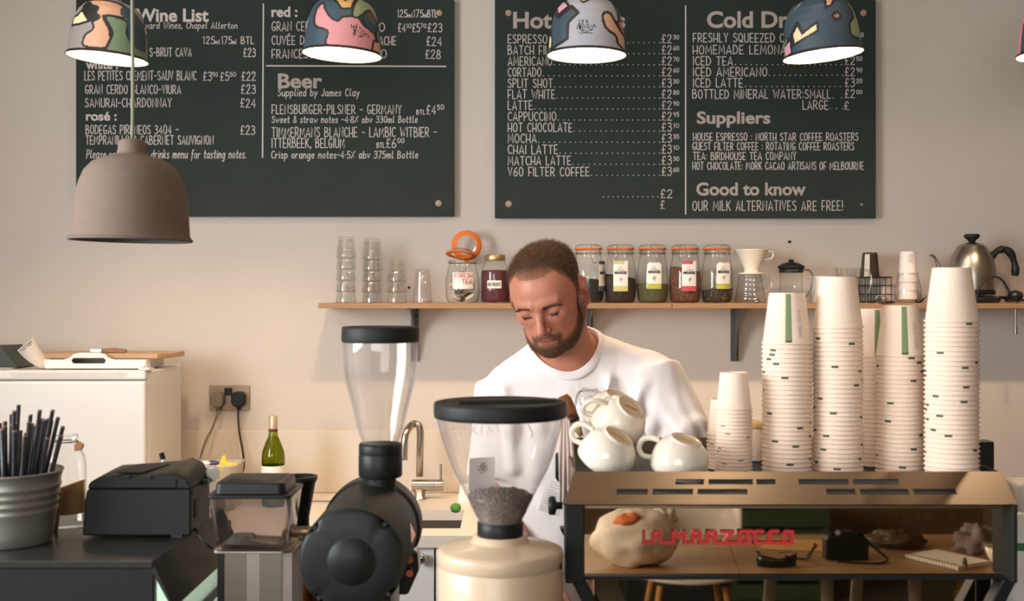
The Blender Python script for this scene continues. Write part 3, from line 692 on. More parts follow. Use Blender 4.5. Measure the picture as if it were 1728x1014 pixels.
painted_lamp(1389, 94, -5.5, 'navy', [
    ('cream', .032, False, q([(250, 490), (330, 340), (370, 510), (470, 440), (570, 395), (570, 515), (360, 600), (258, 645)])),
    ('peach', .03, False, q([(750, 0), (760, -80), (960, -90), (900, 30), (800, 160), (710, 195)])),
    ('sage', .03, True, q([(1040, 0), (1120, -20), (1240, 180), (1300, 480), (1320, 720), (1200, 660), (1050, 610), (1045, 450), (1135, 330), (1120, 200), (1060, 90)])),
    ('pink', .04, True, q([(790, 330), (850, 268), (915, 330), (850, 392)])),
    ('lpink', .015, False, q([(165, 780), (180, 620), (235, 540), (232, 740)])),
    ('green', .015, False, q([(185, 600), (195, 480), (220, 520), (210, 580)])),
    ('grey', .0, False, q([(300, 160), (430, 30), (480, 0), (390, 90)]))],
    [(q([(825, 285), (880, 385)]), .016)], 'lit pendant lamp painted navy with a cream notch, fourth of the row beneath Cold Drinks')
painted_lamp(1786, 94, 0, 'pink', [('navy', .03, True, [(-1, .1), (-.9, .8), (-.5, 1.2), (-.3, .6), (-.6, .3)]), ('sage', .03, True, [(-.2, .2), (.3, .1), (.6, .7), (.1, 1.1)])], [], 'lit painted pendant lamp cut off by the right edge of the photo')

Y = 2.2; loc = P(220.5, 405, Y)
t = thing('pendant_lamp', 'large plain taupe bell lamp, unlit, hanging nearest at the upper left', 'pendant lamp', loc); t.rotation_euler = (0, R(1.0), 0)
M().lathe(shade_prof(), seg=96, cap1=True).build('lamp_shade', MT['lampshade'], t, fix=False)
M().lathe([(r-.003, z+.0005) for r, z in shade_prof()[:-3]], seg=64, cap1=True).build('inner_lining', MT['lampin'], t, fix=False)
M().lathe([(.108, -.001), (.1105, -.002), (.1125, .001), (.1105, .0035), (.1085, .001), (.108, -.001)], seg=96).build('rim', MT['lampshade'], t)
M().cyl((0, 0, .13), (0, 0, .165), .018, seg=16).build('bulb_socket', MT['whitep'], t)
M().ell((0, 0, .10), (.03, .03, .038), seg=20, n=12).build('bulb', MT['whitep'], t)
M().tube(cr([(0, 0, .186), (-.001, 0, .3), (-.006, 0, .55), (-.012, 0, RH-loc.z-.03)], 5), .0034, 10).build('cord', MT['cord'], t)
M().lathe([(.002, RH-loc.z-.03), (.03, RH-loc.z-.028), (.034, RH-loc.z-.001)], c=(-.012, 0, 0), seg=24, cap0=True, cap1=True).build('ceiling_rose', MT['lampshade'], t)
# ---------------------------------------------------------------- shelf on the back wall
SY0, SZ = 3.975, Z_(511.5, 3.975); ST = .0175
def plank(x0, x1, label):
    t = thing('wall_shelf', label, 'shelf', ((x0+x1)/2, (SY0+WY)/2, SZ-ST))
    o = t.location
    M(o).b2(x0, x1, SY0+.0015, WY, SZ-ST, SZ).build('shelf_board', MT['ply'], t, bevel=.0008)
    M(o).b2(x0, x1, SY0, SY0+.0014, SZ-ST+.0005, SZ-.0005).build('plywood_edge', MT['plyedge'], t)
    return t
xa, xj, xb = X_(537, SY0), X_(1134, SY0), 1.98
plank(xa, xj-.001, 'long plywood wall shelf carrying the glasses and tea jars')
plank(xj+.001, xb, 'plywood wall shelf carrying the kettle and coffee brewers')
def bracket(px, label):
    x = X_(px, 4.0); z1 = SZ-ST; t = thing('shelf_bracket', label, 'shelf bracket', (x, WY-.001, z1-.2)); o = t.location
    m = M(o)
    m.b2(x-.014, x+.014, WY-.0035, WY-.0005, z1-.19, z1-.0005)
    m.b2(x-.014, x+.014, SY0+.035, WY-.0035, z1-.0035, z1-.0005)
    prof = [(SY0+.04, z1-.0035), (SY0+.045, z1-.012), (WY-.10, z1-.04), (WY-.055, z1-.085), (WY-.028, z1-.185), (WY-.0035, z1-.19), (WY-.0035, z1-.0035)]
    m.prism([(x-.002, a, b) for a, b in prof], (.004, 0, 0))
    m.build('bracket_arm', MT['bracket'], t)
    for dz in (-.03, -.165):
        M(o).cyl((x+.007, WY-.0035, z1+dz), (x+.007, WY-.007, z1+dz), .0042, seg=12).build('screw', MT['rubber'], t)
bracket(692, 'grey steel shelf bracket above the tall grinder hopper')
bracket(1258, 'grey steel shelf bracket under the white coffee dripper')
bracket(1000, 'grey steel shelf bracket behind the barista')

def SP(px, dY=0, Y=4.075): return Vector((X_(px, Y+dY), Y+dY, SZ))
# stacked tumblers
def make_tumbler(name, r0, r1, h, label, group):
    t = thing(name, label, 'drinking glass', (0, 0, 0), 0, group)
    n = 40; rings = []
    prof = [(r0*.975, .002), (r0, 0), (r0+.0006, h*.12), (r0-.0012, h*.2), (r1+.0022, h*.9), (r1+.0006, h), (r1*.5, h), (.001, h)]
    for r, z in prof:
        f = .9992 if z < h*.2 else 1
        rings.append([(r*(1+(.02*math.cos(9*2*PI*j/n) if h*.22 < z < h*.95 else 0))*math.cos(2*PI*j/n), r*(1+(.02*math.cos(9*2*PI*j/n) if h*.22 < z < h*.95 else 0))*math.sin(2*PI*j/n), z) for j in range(n)])
    M().rings(rings, True, False, True).build('glass_wall', MT['glass'], t)
    M().lathe([(r0*.975-.0005, .002), (r0-.003, h*.2), (r1-.001, h*.86), (r1*.7, h-.010), (.001, h-.009)], seg=32).build('inner_wall', MT['glass'], t)
    return t
tum = make_tumbler('tumbler', .0345, .0255, .074, 'clear glass tumbler upside down in the tallest stack, leftmost on the shelf', 'tumblers in the leftmost stack')
def stack(px, n, pitch, jit, label, group, top, dY=0):
    rnd = random.Random(px)
    for i in range(n):
        o = tum if (px == 584 and i == 0) else copy_tree(tum)
        p = SP(px, dY); jit_ = jit*.1; o.location = (p.x+rnd.uniform(-jit_, jit_), p.y+rnd.uniform(-jit_, jit_)*.4, SZ+i*pitch); o.rotation_euler.z = 0
        if i and i % 2: o.rotation_euler.x = .0
        o['label'] = top if i == n-1 else label; o['group'] = group
stack(584, 5, .0385, .004, 'clear upturned tumbler within the leftmost stack on the shelf', 'tumblers in the leftmost stack', 'topmost clear tumbler of the leftmost stack on the shelf')
stack(628, 5, .0370, .004, 'clear upturned tumbler within the second stack from the left', 'tumblers in the second stack', 'topmost clear tumbler of the second stack from the left')
stack(670, 3, .0365, .001, 'clear upturned tumbler within the low stack of three', 'tumblers in the low stack', 'topmost clear tumbler of the low stack of three')
h = make_tumbler('tumbler', .0335, .0235, .116, 'single tall clear glass upside down beside the low stack', None)
h.location = SP(713)

# clip-top jars
JP = [(.036, .0), (.046, .003), (.0515, .016), (.0545, .045), (.0550, .075), (.0535, .105), (.049, .135), (.0445, .157), (.0435, .168), (.0455, .172), (.0455, .181), (.0435, .183)]
def jar_r(z):
    for (r0, z0), (r1, z1) in zip(JP, JP[1:]):
        if z0 <= z <= z1: return r0+(r1-r0)*(z-z0)/max(z1-z0, 1e-6)
    return .043
def fill_mesh(m, z1, slope=0, rough=.002, seed=1, seg=40, k=.0016):
    rnd = random.Random(seed); rings = []
    zs_ = [.003, .012, .03, .05, .075, .1, .125, .15]
    zs_ = [z for z in zs_ if z < z1-.008]+[z1]
    for z in zs_:
        r = jar_r(z)-k; ring = []
        for j in range(seg):
            a = 2*PI*j/seg; zz = z
            if z == z1: zz = z+slope*math.cos(a)+rnd.uniform(-rough, rough)
            ring.append((r*math.cos(a), r*math.sin(a), zz))
        rings.append(ring)
    for q in (.66, .33, .02):
        rings.append([((jar_r(z1)-k)*q*math.cos(2*PI*j/seg), (jar_r(z1)-k)*q*math.sin(2*PI*j/seg), z1+.003*(1-q)+slope*q*math.cos(2*PI*j/seg)+rnd.uniform(-rough, rough)) for j in range(seg)])
    return m.rings(rings, True, True, True)
def on_jar(m, pts, z_, tilt=0, off=.0008, rr=None):
    """lay 2-D label points (x along the wall, z) on the jar's front"""
    out = []
    for x, z in pts:
        r = (rr or jar_r(z_))+off; a = x/r-PI/2+tilt
        out.append((r*math.cos(a), r*math.sin(a), z))
    return out
def label_patch(name, mat, t, x0, x1, z0, z1, tilt, rr, off=.0008, cut=0, n=10):
    m = M(); top = []; bot = []
    for i in range(n+1):
        x = x0+(x1-x0)*i/n; e = min(x-x0, x1-x); c_ = max(0, cut-e) if cut else 0
        top.append((x, z1-c_)); bot.append((x, z0+(max(0, cut-e) if cut < 0 else 0)))
    a = on_jar(m, top, 0, tilt, off, rr); b = on_jar(m, bot, 0, tilt, off, rr)
    m.rings([b, a], False); return m.build(name, mat, t, fix=False)
def jar_text(m, s, xc, z, h, width, tilt, rr, off=.0016, w=None):
    tot = sum(G[c][0]+.115 for c in s)-.115; kx = width/tot; x = xc-width/2
    for c in s:
        gw, st = G[c]
        for si, pl in enumerate(st):
            pts = on_jar(m, [(x+a*kx, z+b*h) for a, b in pl], 0, tilt, off+si*.00007, rr)
            nr = Vector(pts[0]); nr.z = 0; m.strip(pts, w or h*.16, nr.normalized())
        x += (gw+.115)*kx
def clip_jar(px, label, wire_ang=0, s=1.0, dY=0, lid=True):
    t = thing('clip_top_jar', label, 'jar', SP(px, dY), 0, 'clip top jars of loose tea')
    M().lathe([(.001, .002)]+JP+[(.0415, .183), (.0415, .165)], seg=48).build('glass_body', MT['glass2'], t)
    if lid:
        M().lathe([(.0415, .1855), (.0465, .187), (.0465, .194), (.043, .1965), (.040, .199), (.038, .2), (.001, .2)], seg=40).build('glass_lid', MT['glass2'], t)
        M().lathe([(.0405, .1835), (.0485, .1835), (.0490, .186), (.0485, .1875), (.0405, .1875), (.0405, .1835)], seg=40).build('rubber_ring', MT['orange'], t)
        wire_clip(t, wire_ang)
    return t
def wire_clip(t, ang, up=True):
    m = M(); rr = .0475
    m.tube([(rr*math.cos(2*PI*j/40), rr*math.sin(2*PI*j/40), .170) for j in range(40)], .0012, 6, closed=True)
    m.T = Matrix.Rotation(ang, 4, 'Z')
    for sx in (-1, 1):
        m.tube(cr([(sx*.009, -.0475, .170), (sx*.0105, -.0515, .176), (sx*.010, -.050, .188), (sx*.009, -.0465, .198)] if up else [(sx*.009, -.0475, .170), (sx*.0105, -.052, .168), (sx*.0095, -.052, .160)], 5), .0014, 6)
        m.tube(cr([(sx*.0105, -.0505, .176), (sx*.0115, -.052, .160), (sx*.010, -.054, .145), (sx*.006, -.0555, .137), (0, -.0555, .136)], 5), .0013, 6)
    if up: m.tube([(-.009, -.0465, .198), (.009, -.0465, .198)], .0013, 6)
    m.build('wire_clip', MT['wire'], t)
LEAF = lambda nm, c, v=.35, sc_=160: pm(nm, c, .85, 0, v, sc_, .5, 160)
def tea_label(t, ang, kind, band):
    rr = .0563; z0, z1 = .040, .143; wv = .0255
    if kind == 'tag':
        label_patch('paper_label', MT['paper'], t, -wv, wv, .066, .138, ang, rr, .0004, .008, 20)
        label_patch('label_band', band, t, -wv, wv, .048, .066, ang, rr, .0008)
        top = .138
    else:
        label_patch('paper_label', MT['paper'], t, -wv, wv, z0, z1, ang, rr, .0004)
        label_patch('label_band', band, t, -wv, wv, z0, z0+.018, ang, rr, .0008)
        label_patch('label_band', band, t, -wv, wv*.5, z1-.011, z1, ang, rr, .0008)
        top = z1-.008
    m = M()
    jar_text(m, 'BIRDHOUSE', 0, top-.036, .0075, .041, ang, rr, w=.0017)
    # bird on a cup above the name and a small drawing below it
    def sk(pts, w=.0009): m.strip(on_jar(m, pts, 0, ang, .0016, rr), w, Vector((math.cos(ang-PI/2), math.sin(ang-PI/2), 0)))
    zc = top-.020
    sk([(v.x, v.y) for v in cr([(-.012, zc-.004, 0), (-.004, zc+.006, 0), (.002, zc+.007, 0), (.001, zc+.001, 0), (-.006, zc-.003, 0), (-.012, zc-.004, 0)], 4)])
    sk([(v.x, v.y) for v in cr([(-.001, zc-.003, 0), (.002, zc-.008, 0), (.008, zc-.008, 0), (.011, zc-.003, 0)], 4)]); sk([(-.002, zc-.003), (.012, zc-.003)])
    rnd = random.Random(int(ang*100)+len(kind)); zc = top-.052
    for k in range(9):
        a = rnd.uniform(0, 2*PI); sk([(0, zc), (.008*math.cos(a), zc+.008*math.sin(a))], .0007)
    sk([(.002, zc-.013), (.000, zc-.002)], .001)
    m.build('label_print', MT['black'], t)
lime, limep, pinkb, blueb = pm('label_lime', rgb(176, 178, 70), .8), pm('label_pale_lime', rgb(200, 194, 120), .8), pm('label_pink', rgb(190, 74, 92), .8), pm('label_blue', rgb(70, 74, 108), .8)
tx, gr, br, dk, bk = LEAF('black_tea', rgb(48, 40, 36)), LEAF('green_tea', rgb(82, 82, 56), .25), LEAF('rooibos', rgb(96, 62, 44), .55, 110), LEAF('dark_tea', rgb(52, 46, 36), .5, 110), LEAF('fine_black_tea', rgb(38, 34, 34))
def flakes(m, z1, n, seed, wallk=.0022):
    rnd = random.Random(seed)
    for _ in range(n):
        z = rnd.uniform(.008, z1); a = rnd.uniform(PI, 2*PI); r = jar_r(z)-wallk; c = Vector((r*math.cos(a), r*math.sin(a), z))
        m.box(c, (rnd.uniform(.002, .005), rnd.uniform(.001, .002), rnd.uniform(.0015, .003)), Euler((rnd.uniform(0, 3), rnd.uniform(0, 3), a+PI/2)).to_matrix())
pale = pm('petal_flakes', rgb(176, 112, 70), .8, var=.3)
for px, lab, wa, fm, fz, sl, kind, la, band in (
    (993, 'clip jar of black tea with a blue edged label turned sideways, beside the barista head', .35, bk, .078, 0, 'box', 1.05, blueb),
    (1047, 'clip jar of dark tea with a pale lime banded label', -.55, tx, .09, -.008, 'box', -.08, limep),
    (1101, 'clip jar of fine green tea with a lime footed tag label, middle of the row', 0, gr, .064, 0, 'tag', .0, lime),
    (1156, 'clip jar of reddish herbs with a pink banded label', -.3, br, .115, -.01, 'box', .12, pinkb),
    (1210, 'clip jar of dark leaf tea with a lime tag label, nearest the white dripper', .3, dk, .045, .004, 'tag', .25, lime)):
    t = clip_jar(px, lab, wa)
    fill_mesh(M(), fz, sl, .003, px).build('tea_leaves', fm, t)
    if fm in (br, dk):
        m = M(); flakes(m, fz*.9, 90 if fm is br else 40, px); m.build('petals', pale, t)
    tea_label(t, la, kind, band)

# open jar of tea bags with its lid tipped back
t = clip_jar(780.5, 'open clip jar of tea bags with red lettering and an orange sealed lid tipped back', .0, lid=False)
for c in list(t.children):
    c.scale = (1.08, 1.08, .80)
t['group'] = 'clip top jars of loose tea'
m = M(); m.tube([(.0515*math.cos(2*PI*j/40), .0515*math.sin(2*PI*j/40), .137) for j in range(40)], .0012, 6, closed=True)
for sx in (-1, 1):
    m.tube(cr([(sx*.010, -.0515, .137), (sx*.012, -.056, .133), (sx*.012, -.058, .118), (sx*.008, -.0595, .108), (0, -.0595, .1065)], 5), .0014, 6)
m.build('wire_clip', MT['wire'], t)
rnd = random.Random(4); tbag = pm('tea_bag_paper', rgb(206, 196, 182), .8, var=.15, scale=60)
for k in range(30):
    a = rnd.uniform(0, 2*PI); r = rnd.uniform(.012, .033); z = .010+.0019*k
    s_ = rnd.uniform(.8, 1.1)
    M().ell((r*math.cos(a), r*math.sin(a)-.004, z+.006), (.021*s_, .017*s_, .0065), Euler((rnd.uniform(-.7, .7), rnd.uniform(-.7, .7), a)).to_matrix(), 12, 6).build('tea_bag', tbag if k % 5 else gr, t)
rr = .0572
label_patch('note_label', MT['paper'], t, -.034, .042, .048, .104, 0, rr, -.0032)
m = M(); jar_text(m, 'FORESH', .006, .087, .013, .062, 0, rr, -.0018, .0017); jar_text(m, 'TEA', .018, .066, .015, .036, 0, rr, -.0018, .002)
m.build('red_lettering', MT['red'], t)
def jar_lid(name, t, c, rot):
    m = M(); m.T = Matrix.Translation(c) @ rot.to_4x4()
    m.lathe([(.038, 0), (.0455, .002), (.0455, .007), (.042, .010), (.036, .015), (.02, .018), (.001, .018)], seg=40); m.build(name, MT['glass2'], t)
    m = M(); m.T = Matrix.Translation(c) @ rot.to_4x4()
    m.lathe([(.035, -.0005), (.0525, -.0005), (.053, .001), (.0525, .0025), (.035, .0025), (.035, -.0005)], seg=44)
    m.prism([(-.014, .049, 0), (.014, .049, 0), (.006, .062, 0), (-.006, .062, 0)], (0, 0, .0025)); m.build('rubber_ring', MT['orange'], t)
jar_lid('glass_lid', t, Vector((.012, .058, .200)), Euler((R(-80), 0, 0)).to_matrix())
t2 = thing('jar_lid', 'loose glass jar lid with an orange rubber ring, resting on the open tea bag jar', 'lid', SP(778)+Vector((0, 0, .1535)))
jar_lid('glass_disc', t2, Vector((0, -.004, .011)), Euler((R(-14), R(5), 0)).to_matrix())

# screw-top jars of beetroot powder
beet = pm('beetroot_powder', rgb(84, 34, 44), .7, var=.12, scale=60)
brasslid = pm('brass_lid', rgb(186, 160, 112), .35, .8, var=.05)
def screw_jar(px, label, dY=0, lab=True):
    t = thing('screw_top_jar', label, 'jar', SP(px, dY), 0, 'screw top jars of powder')
    pr = [(.036, 0), (.043, .003), (.047, .012), (.048, .05), (.048, .1), (.045, .122), (.037, .138), (.0335, .146), (.0335, .150)]
    M().lathe([(.001, .002)]+pr+[(.031, .15)], seg=40).build('glass_body', MT['glass2'], t)
    M().lathe([(.001, .003), (.0425, .005), (.0462, .014), (.0468, .05), (.0468, .1), (.0455, .112), (.001, .114)], seg=40).build('beetroot_powder', beet, t)
    M().lathe([(.0355, .146), (.0362, .148), (.0362, .163), (.035, .165), (.001, .165)], seg=40, cap0=True).build('metal_lid', brasslid, t)
    if lab:
        label_patch('paper_label', MT['paper'], t, -.026, .024, .050, .077, .0, .0486, .0004)
        m = M(); jar_text(m, 'BETROOT', -.001, .058, .0105, .043, 0, .0486, .0014, .0017); m.build('lettering', MT['black'], t)
    return t
screw_jar(835, 'screw top jar of dark red powder with a brass lid and handwritten label')
screw_jar(886, 'screw top jar of dark red powder half hidden behind the barista head', .03, False)

# white dripper on a glass server
server = glassm('server_glass', (.96, .96, .94), (.55, .55, .52), f0=.09); jugm = glassm('jug_plastic', (.93, .93, .91), (.40, .40, .38), .05, f0=.10)
t = thing('coffee_server', 'ribbed clear glass coffee server under the white dripper', 'coffee server', SP(1266))
pr = [(.001, .001), (.048, .001), (.052, .006)]
for k in range(5):
    z = .012+.0165*k; r = .052-.003*k; pr += [(r, z), (r+.0015, z+.006), (r-.0035, z+.013)]
pr += [(.038, .096), (.040, .1)]
M().lathe(pr, seg=44).build('glass_body', server, t)
M().tube(cr([(.040, 0, .09), (.062, 0, .092), (.073, 0, .075), (.070, 0, .045), (.056, 0, .03)], 6), .0032, 8).build('handle', server, t)
t2 = thing('coffee_dripper', 'white ceramic cone coffee dripper sitting on the glass server', 'coffee dripper', SP(1268)+Vector((0, 0, .1005)))
M().lathe([(.001, -.004), (.045, -.002), (.046, .002), (.026, .005), (.024, .014), (.056, .079), (.0585, .083), (.056, .083), (.053, .079), (.018, .012), (.001, .012)], seg=48).build('cone', MT['ceramic'], t2)
M().tube(cr([(.052, 0, .074), (.068, 0, .077), (.076, 0, .066), (.068, 0, .052), (.044, 0, .048)], 6), .0038, 8).build('handle', MT['ceramic'], t2)
o = tag(M(SP(1277)).ell(SP(1277, -.06)+Vector((0, 0, .006)), (.012, .012, .006)).lathe([(.016, .003), (.018, .004), (.004, .006)], SP(1277, -.06)).cyl(SP(1277, -.06), SP(1277, -.06)+Vector((0, 0, .016)), .003).build('pourer_spout', MT['wire'], loc=SP(1277)), 'small round metal fitting lying in front of the glass server', 'metal fitting')

# glass press pot
t = thing('press_pot', 'clear glass press pot with a domed black lid and dark handle', 'press pot', SP(1335))
M().lathe([(.001, .001), (.036, .001), (.038, .004), (.038, .112), (.039, .114)], seg=40).build('glass_body', MT['glass2'], t)
m = M().lathe([(.041, .104), (.041, .118), (.038, .12)], seg=40); m.lathe([(.0425, .118), (.046, .12), (.047, .124), (.043, .128), (.028, .136), (.012, .1405), (.001, .141)], seg=40, cap0=True); m.ell((0, 0, .145), (.010, .010, .006)); m.build('lid', MT['black'], t)
M().tube(cr([(.041, 0, .114), (.062, 0, .112), (.074, 0, .09), (.069, 0, .05), (.050, 0, .02)], 6), .004, 8).build('handle', MT['smoke'], t)
M().lathe([(.037, .03), (.0375, .034)], seg=32, cap0=True, cap1=True).build('plunger_disc', MT['wire'], t)
# ribbed paper cup
t = thing('ribbed_cup', 'plain white ribbed paper cup between the press pot and the plastic jug', 'paper cup', SP(1384, .035))
n = 72; rings = []
for r, z in ((.026, 0), (.0275, .0), (.0345, .088), (.0355, .091), (.0345, .092), (.033, .09), (.026, .004)):
    k = .02 if 0 < z < .089 else 0
    rings.append([(r*(1+k*math.cos(24*2*PI*j/n))*math.cos(2*PI*j/n), r*(1+k*math.cos(24*2*PI*j/n))*math.sin(2*PI*j/n), z) for j in range(n)])
M().rings(rings, True, True, True).build('cup_wall', MT['paper'], t)
# clear jug
t = thing('measuring_jug', 'clear measuring jug with a looped handle, in front of the dark tumbler', 'jug', SP(1432))
M().lathe([(.001, .002), (.036, .002), (.039, .005), (.042, .118), (.0435, .12)], seg=40).build('jug_body', jugm, t)
m = M(); m.prism([(-.0425, -.012, .118), (-.056, 0, .12), (-.0425, .012, .118), (-.041, 0, .10)], (0, 0, .002)); m.build('spout', MT['glass2'], t)
M().tube(cr([(.041, -.01, .11), (.062, -.012, .112), (.074, -.014, .09), (.068, -.014, .045), (.054, -.012, .026), (.045, -.012, .03)], 6), .0042, 8).build('handle', jugm, t)
# dark faceted steel tumbler
t = thing('steel_tumbler', 'dark smoked faceted tumbler turned upside down on a wire tray', 'tumbler', SP(1468, .05)+Vector((0, 0, .091)))
M().lathe([(.033, 0), (.027, .078), (.024, .084), (.001, .085)], seg=10, cap0=True, smooth=False).build('tumbler_wall', pm('smoked_steel', rgb(92, 84, 72), .25, .8, var=.1), t)
t = thing('wire_basket', 'dark wire basket holding spare parts on the shelf', 'basket', SP(1472, .05))
m = M()
for z in (.004, .03, .06, .088):
    m.tube([(a, b, z) for a, b in ((-.052, -.05), (.052, -.05), (.052, .05), (-.052, .05))], .0016, 6, closed=True)
for k in range(6):
    for y in (-.05, .05): m.tube([(-.05+.02*k, y, .003), (-.05+.02*k, y, .09)], .0013, 6)
m.b2(-.05, .05, -.05, .05, .002, .005); m.b2(-.05, .05, -.05, .05, .087, .0905); m.build('basket_frame', MT['black'], t)
o = tag(M(SP(1500, .03)).prism([SP(1488, .03)+Vector(q) for q in ((0, 0, .0), (.062, 0, .0), (.058, .01, .088), (.006, .01, .09))], (0, .012, 0)).build('folded_bag', pm('frosted_bag', rgb(196, 178, 164), .6, var=.05), loc=SP(1500, .03)), 'folded frosted plastic bag leaning beside the wire basket', 'bag')
t = thing('pan_lid', 'small glass lid with a dark rim lying in front of the wire basket', 'lid', SP(1487, -.06))
M().lathe([(.046, 0), (.047, .003), (.046, .006), (.042, .006), (.042, 0)], seg=40).build('rim', MT['blackg'], t)
M().lathe([(.044, .006), (.03, .012), (.001, .015)], seg=40).build('glass_dome', MT['glass2'], t)
M().tube(cr([(-.018, 0, .012), (-.012, 0, .024), (.012, 0, .024), (.018, 0, .012)], 5), .0025, 8).build('handle', MT['wire'], t)
# glass carafe holding paper cups
t = thing('glass_carafe', 'rounded clear glass carafe holding upturned white paper cups', 'carafe', SP(1532, -.02))
M().lathe([(.001, .002), (.03, .002), (.042, .010), (.0455, .03), (.043, .055), (.036, .085), (.033, .1), (.034, .105)], seg=40).build('glass_body', MT['glass2'], t)
kup = thing('sample_cup', 'small white paper cup within the stack in the carafe', 'paper cup', (0, 0, 0), 0, 'paper cups in the carafe')
M().lathe([(.0335, .001), (.0345, .003), (.0330, .005), (.0285, .074), (.0275, .077), (.0255, .076), (.001, .074)], seg=40).build('cup_wall', pm('cup_white_cool', rgb(226, 216, 216), .6, var=.02), kup)
for i in range(4):
    o = kup if i == 0 else copy_tree(kup)
    o.location = SP(1532, -.02)+Vector((0, 0, .012+.029*i)); o.scale = (.92, .92, 1)
    o['label'] = 'printed white paper cup on top of the stack in the glass carafe' if i == 3 else 'small white paper cup within the stack in the carafe'
m = M()
for k, (a, b) in enumerate(((.062, 5), (.056, 6), (.046, 4))):
    jar_text(m, 'SAMPLE'[:b] if k != 1 else 'TASTER'[:b], 0, a-.002, .004, .026, 0, .0288, .002, .0008) if False else None
for k in range(7):
    z = .066-.0045*k; r = .0308-.0001*k+.0008
    m.strip(on_jar(m, [(-.012+.001*(k % 3), z), (-.004, z), (.004, z), (.010-.002*(k % 2), z)], 0, 0, .0006, r), .0012, (0, -1, 0))
m.build('print_marks', MT['pgrey'], o)
# spoon-like handle lying right of the carafe
o = tag(M(SP(1550)).tube(cr([SP(1548, -.05)+Vector((0, 0, .004)), SP(1556, -.05)+Vector((0, 0, .012)), SP(1561, -.05)+Vector((0, 0, .022)), SP(1566, -.05)+Vector((0, 0, .026))], 5), [.006, .005]*8, 8).build('measuring_scoop', MT['blackg'], loc=SP(1550)) if False else M(SP(1556, -.05)).tube(cr([SP(1549, -.05)+Vector((0, 0, .003)), SP(1556, -.05)+Vector((0, 0, .010)), SP(1562, -.05)+Vector((0, 0, .024))], 5), .0042, 8).ell(SP(1550, -.05)+Vector((0, 0, .007)), (.012, .012, .007)).build('measuring_scoop', MT['blackg'], loc=SP(1556, -.05)), 'small dark measuring scoop lying between the carafe and the kettle', 'scoop')
# gooseneck kettle on its base
kb = SP(1640, .0)
t = thing('kettle_base', 'round black heating base under the steel kettle', 'kettle base', kb+Vector((0, 0, 0)))
M().lathe([(.001, .0), (.085, .0), (.092, .004), (.092, .014), (.086, .022), (.07, .026), (.001, .027)], seg=48).build('base_plate', MT['blackg'], t)
M().tube(cr([(-.02, -.09, .012), (-.01, -.10, .06), (.025, -.10, .088), (.06, -.10, .080), (.09, -.09, .04), (.108, -.08, .018), (.125, -.07, .014)], 8), .0034, 8).build('power_cord', MT['cable'], t)
t = thing('gooseneck_kettle', 'brushed steel gooseneck kettle with a black handle and knob', 'kettle', kb+Vector((0, 0, .0275)))
kr = [(.001, .001), (.077, .001), (.0775, .016), (.0785, .018), (.0788, .06), (.077, .095), (.070, .125), (.060, .148), (.0495, .163), (.0485, .165)]
M().lathe(kr[:3]+[(.0765, .018)], seg=48).build('bottom_band', MT['blackg'], t)
M().lathe(kr[3:], seg=56).build('steel_body', MT['steel'], t)
M().lathe([(.0495, .164), (.048, .168), (.032, .177), (.014, .181), (.001, .181)], seg=48).build('lid', MT['steel'], t)
M().lathe([(.010, .180), (.012, .186), (.022, .195), (.026, .199), (.026, .206), (.023, .209), (.001, .209)], seg=36).build('lid_knob', MT['black'], t)
M().tube(cr([(-.074, -.01, .040), (-.096, -.012, .042), (-.110, -.014, .060), (-.118, -.015, .090), (-.127, -.016, .117), (-.140, -.017, .134), (-.152, -.017, .137)], 7), [.010-.0055*min(1, i/30) for i in range(43)], 10).build('spout', MT['steel'], t)
hp = cr([(.066, 0, .128), (.086, 0, .150), (.112, 0, .157), (.134, 0, .142), (.146, 0, .112), (.150, 0, .085), (.148, 0, .066)], 7)
M().tube(hp, [.012+.002*math.sin(i*.4) if i > 12 else .010+.0035*abs(6-i)/6 for i in range(len(hp))], 12).build('handle', MT['black'], t)
# plug lying on the shelf
t = thing('power_plug', 'shiny black three pin plug lying on the shelf right of the kettle', 'plug', SP(1714, -.03))
m = M().ell((0, 0, .026), (.026, .022, .018), z0=-.7); m.b2(-.030, .034, -.022, .022, .006, .014); m.build('plug_body', MT['blackg'], t, bevel=.002)
m = M()
for y in (-.011, .011): m.b2(.006, .013, y-.003, y+.003, 0, .007)
m.b2(-.012, -.006, -.002, .002, 0, .007); m.build('pins', MT['brass'], t)
M().tube(cr([(-.024, 0, .020), (-.04, 0, .018), (-.058, -.006, .020)], 5), .005, 8).build('cord_grip', MT['blackg'], t)
t = thing('hanging_tool', 'thin steel rod with a socket end hanging under the shelf at the right edge', 'tool', (X_(1714, 4.0), 4.0, SZ-ST))
M().cyl((0, 0, -.003), (0, 0, -.062), .0035).cyl((0, 0, -.062), (0, 0, -.088), .0058).build('rod', MT['wire'], t)
M().tube(cr([(0, 0, .0), (.003, 0, -.004), (0, 0, -.008)], 4), .002, 6).build('hook', MT['wire'], t)

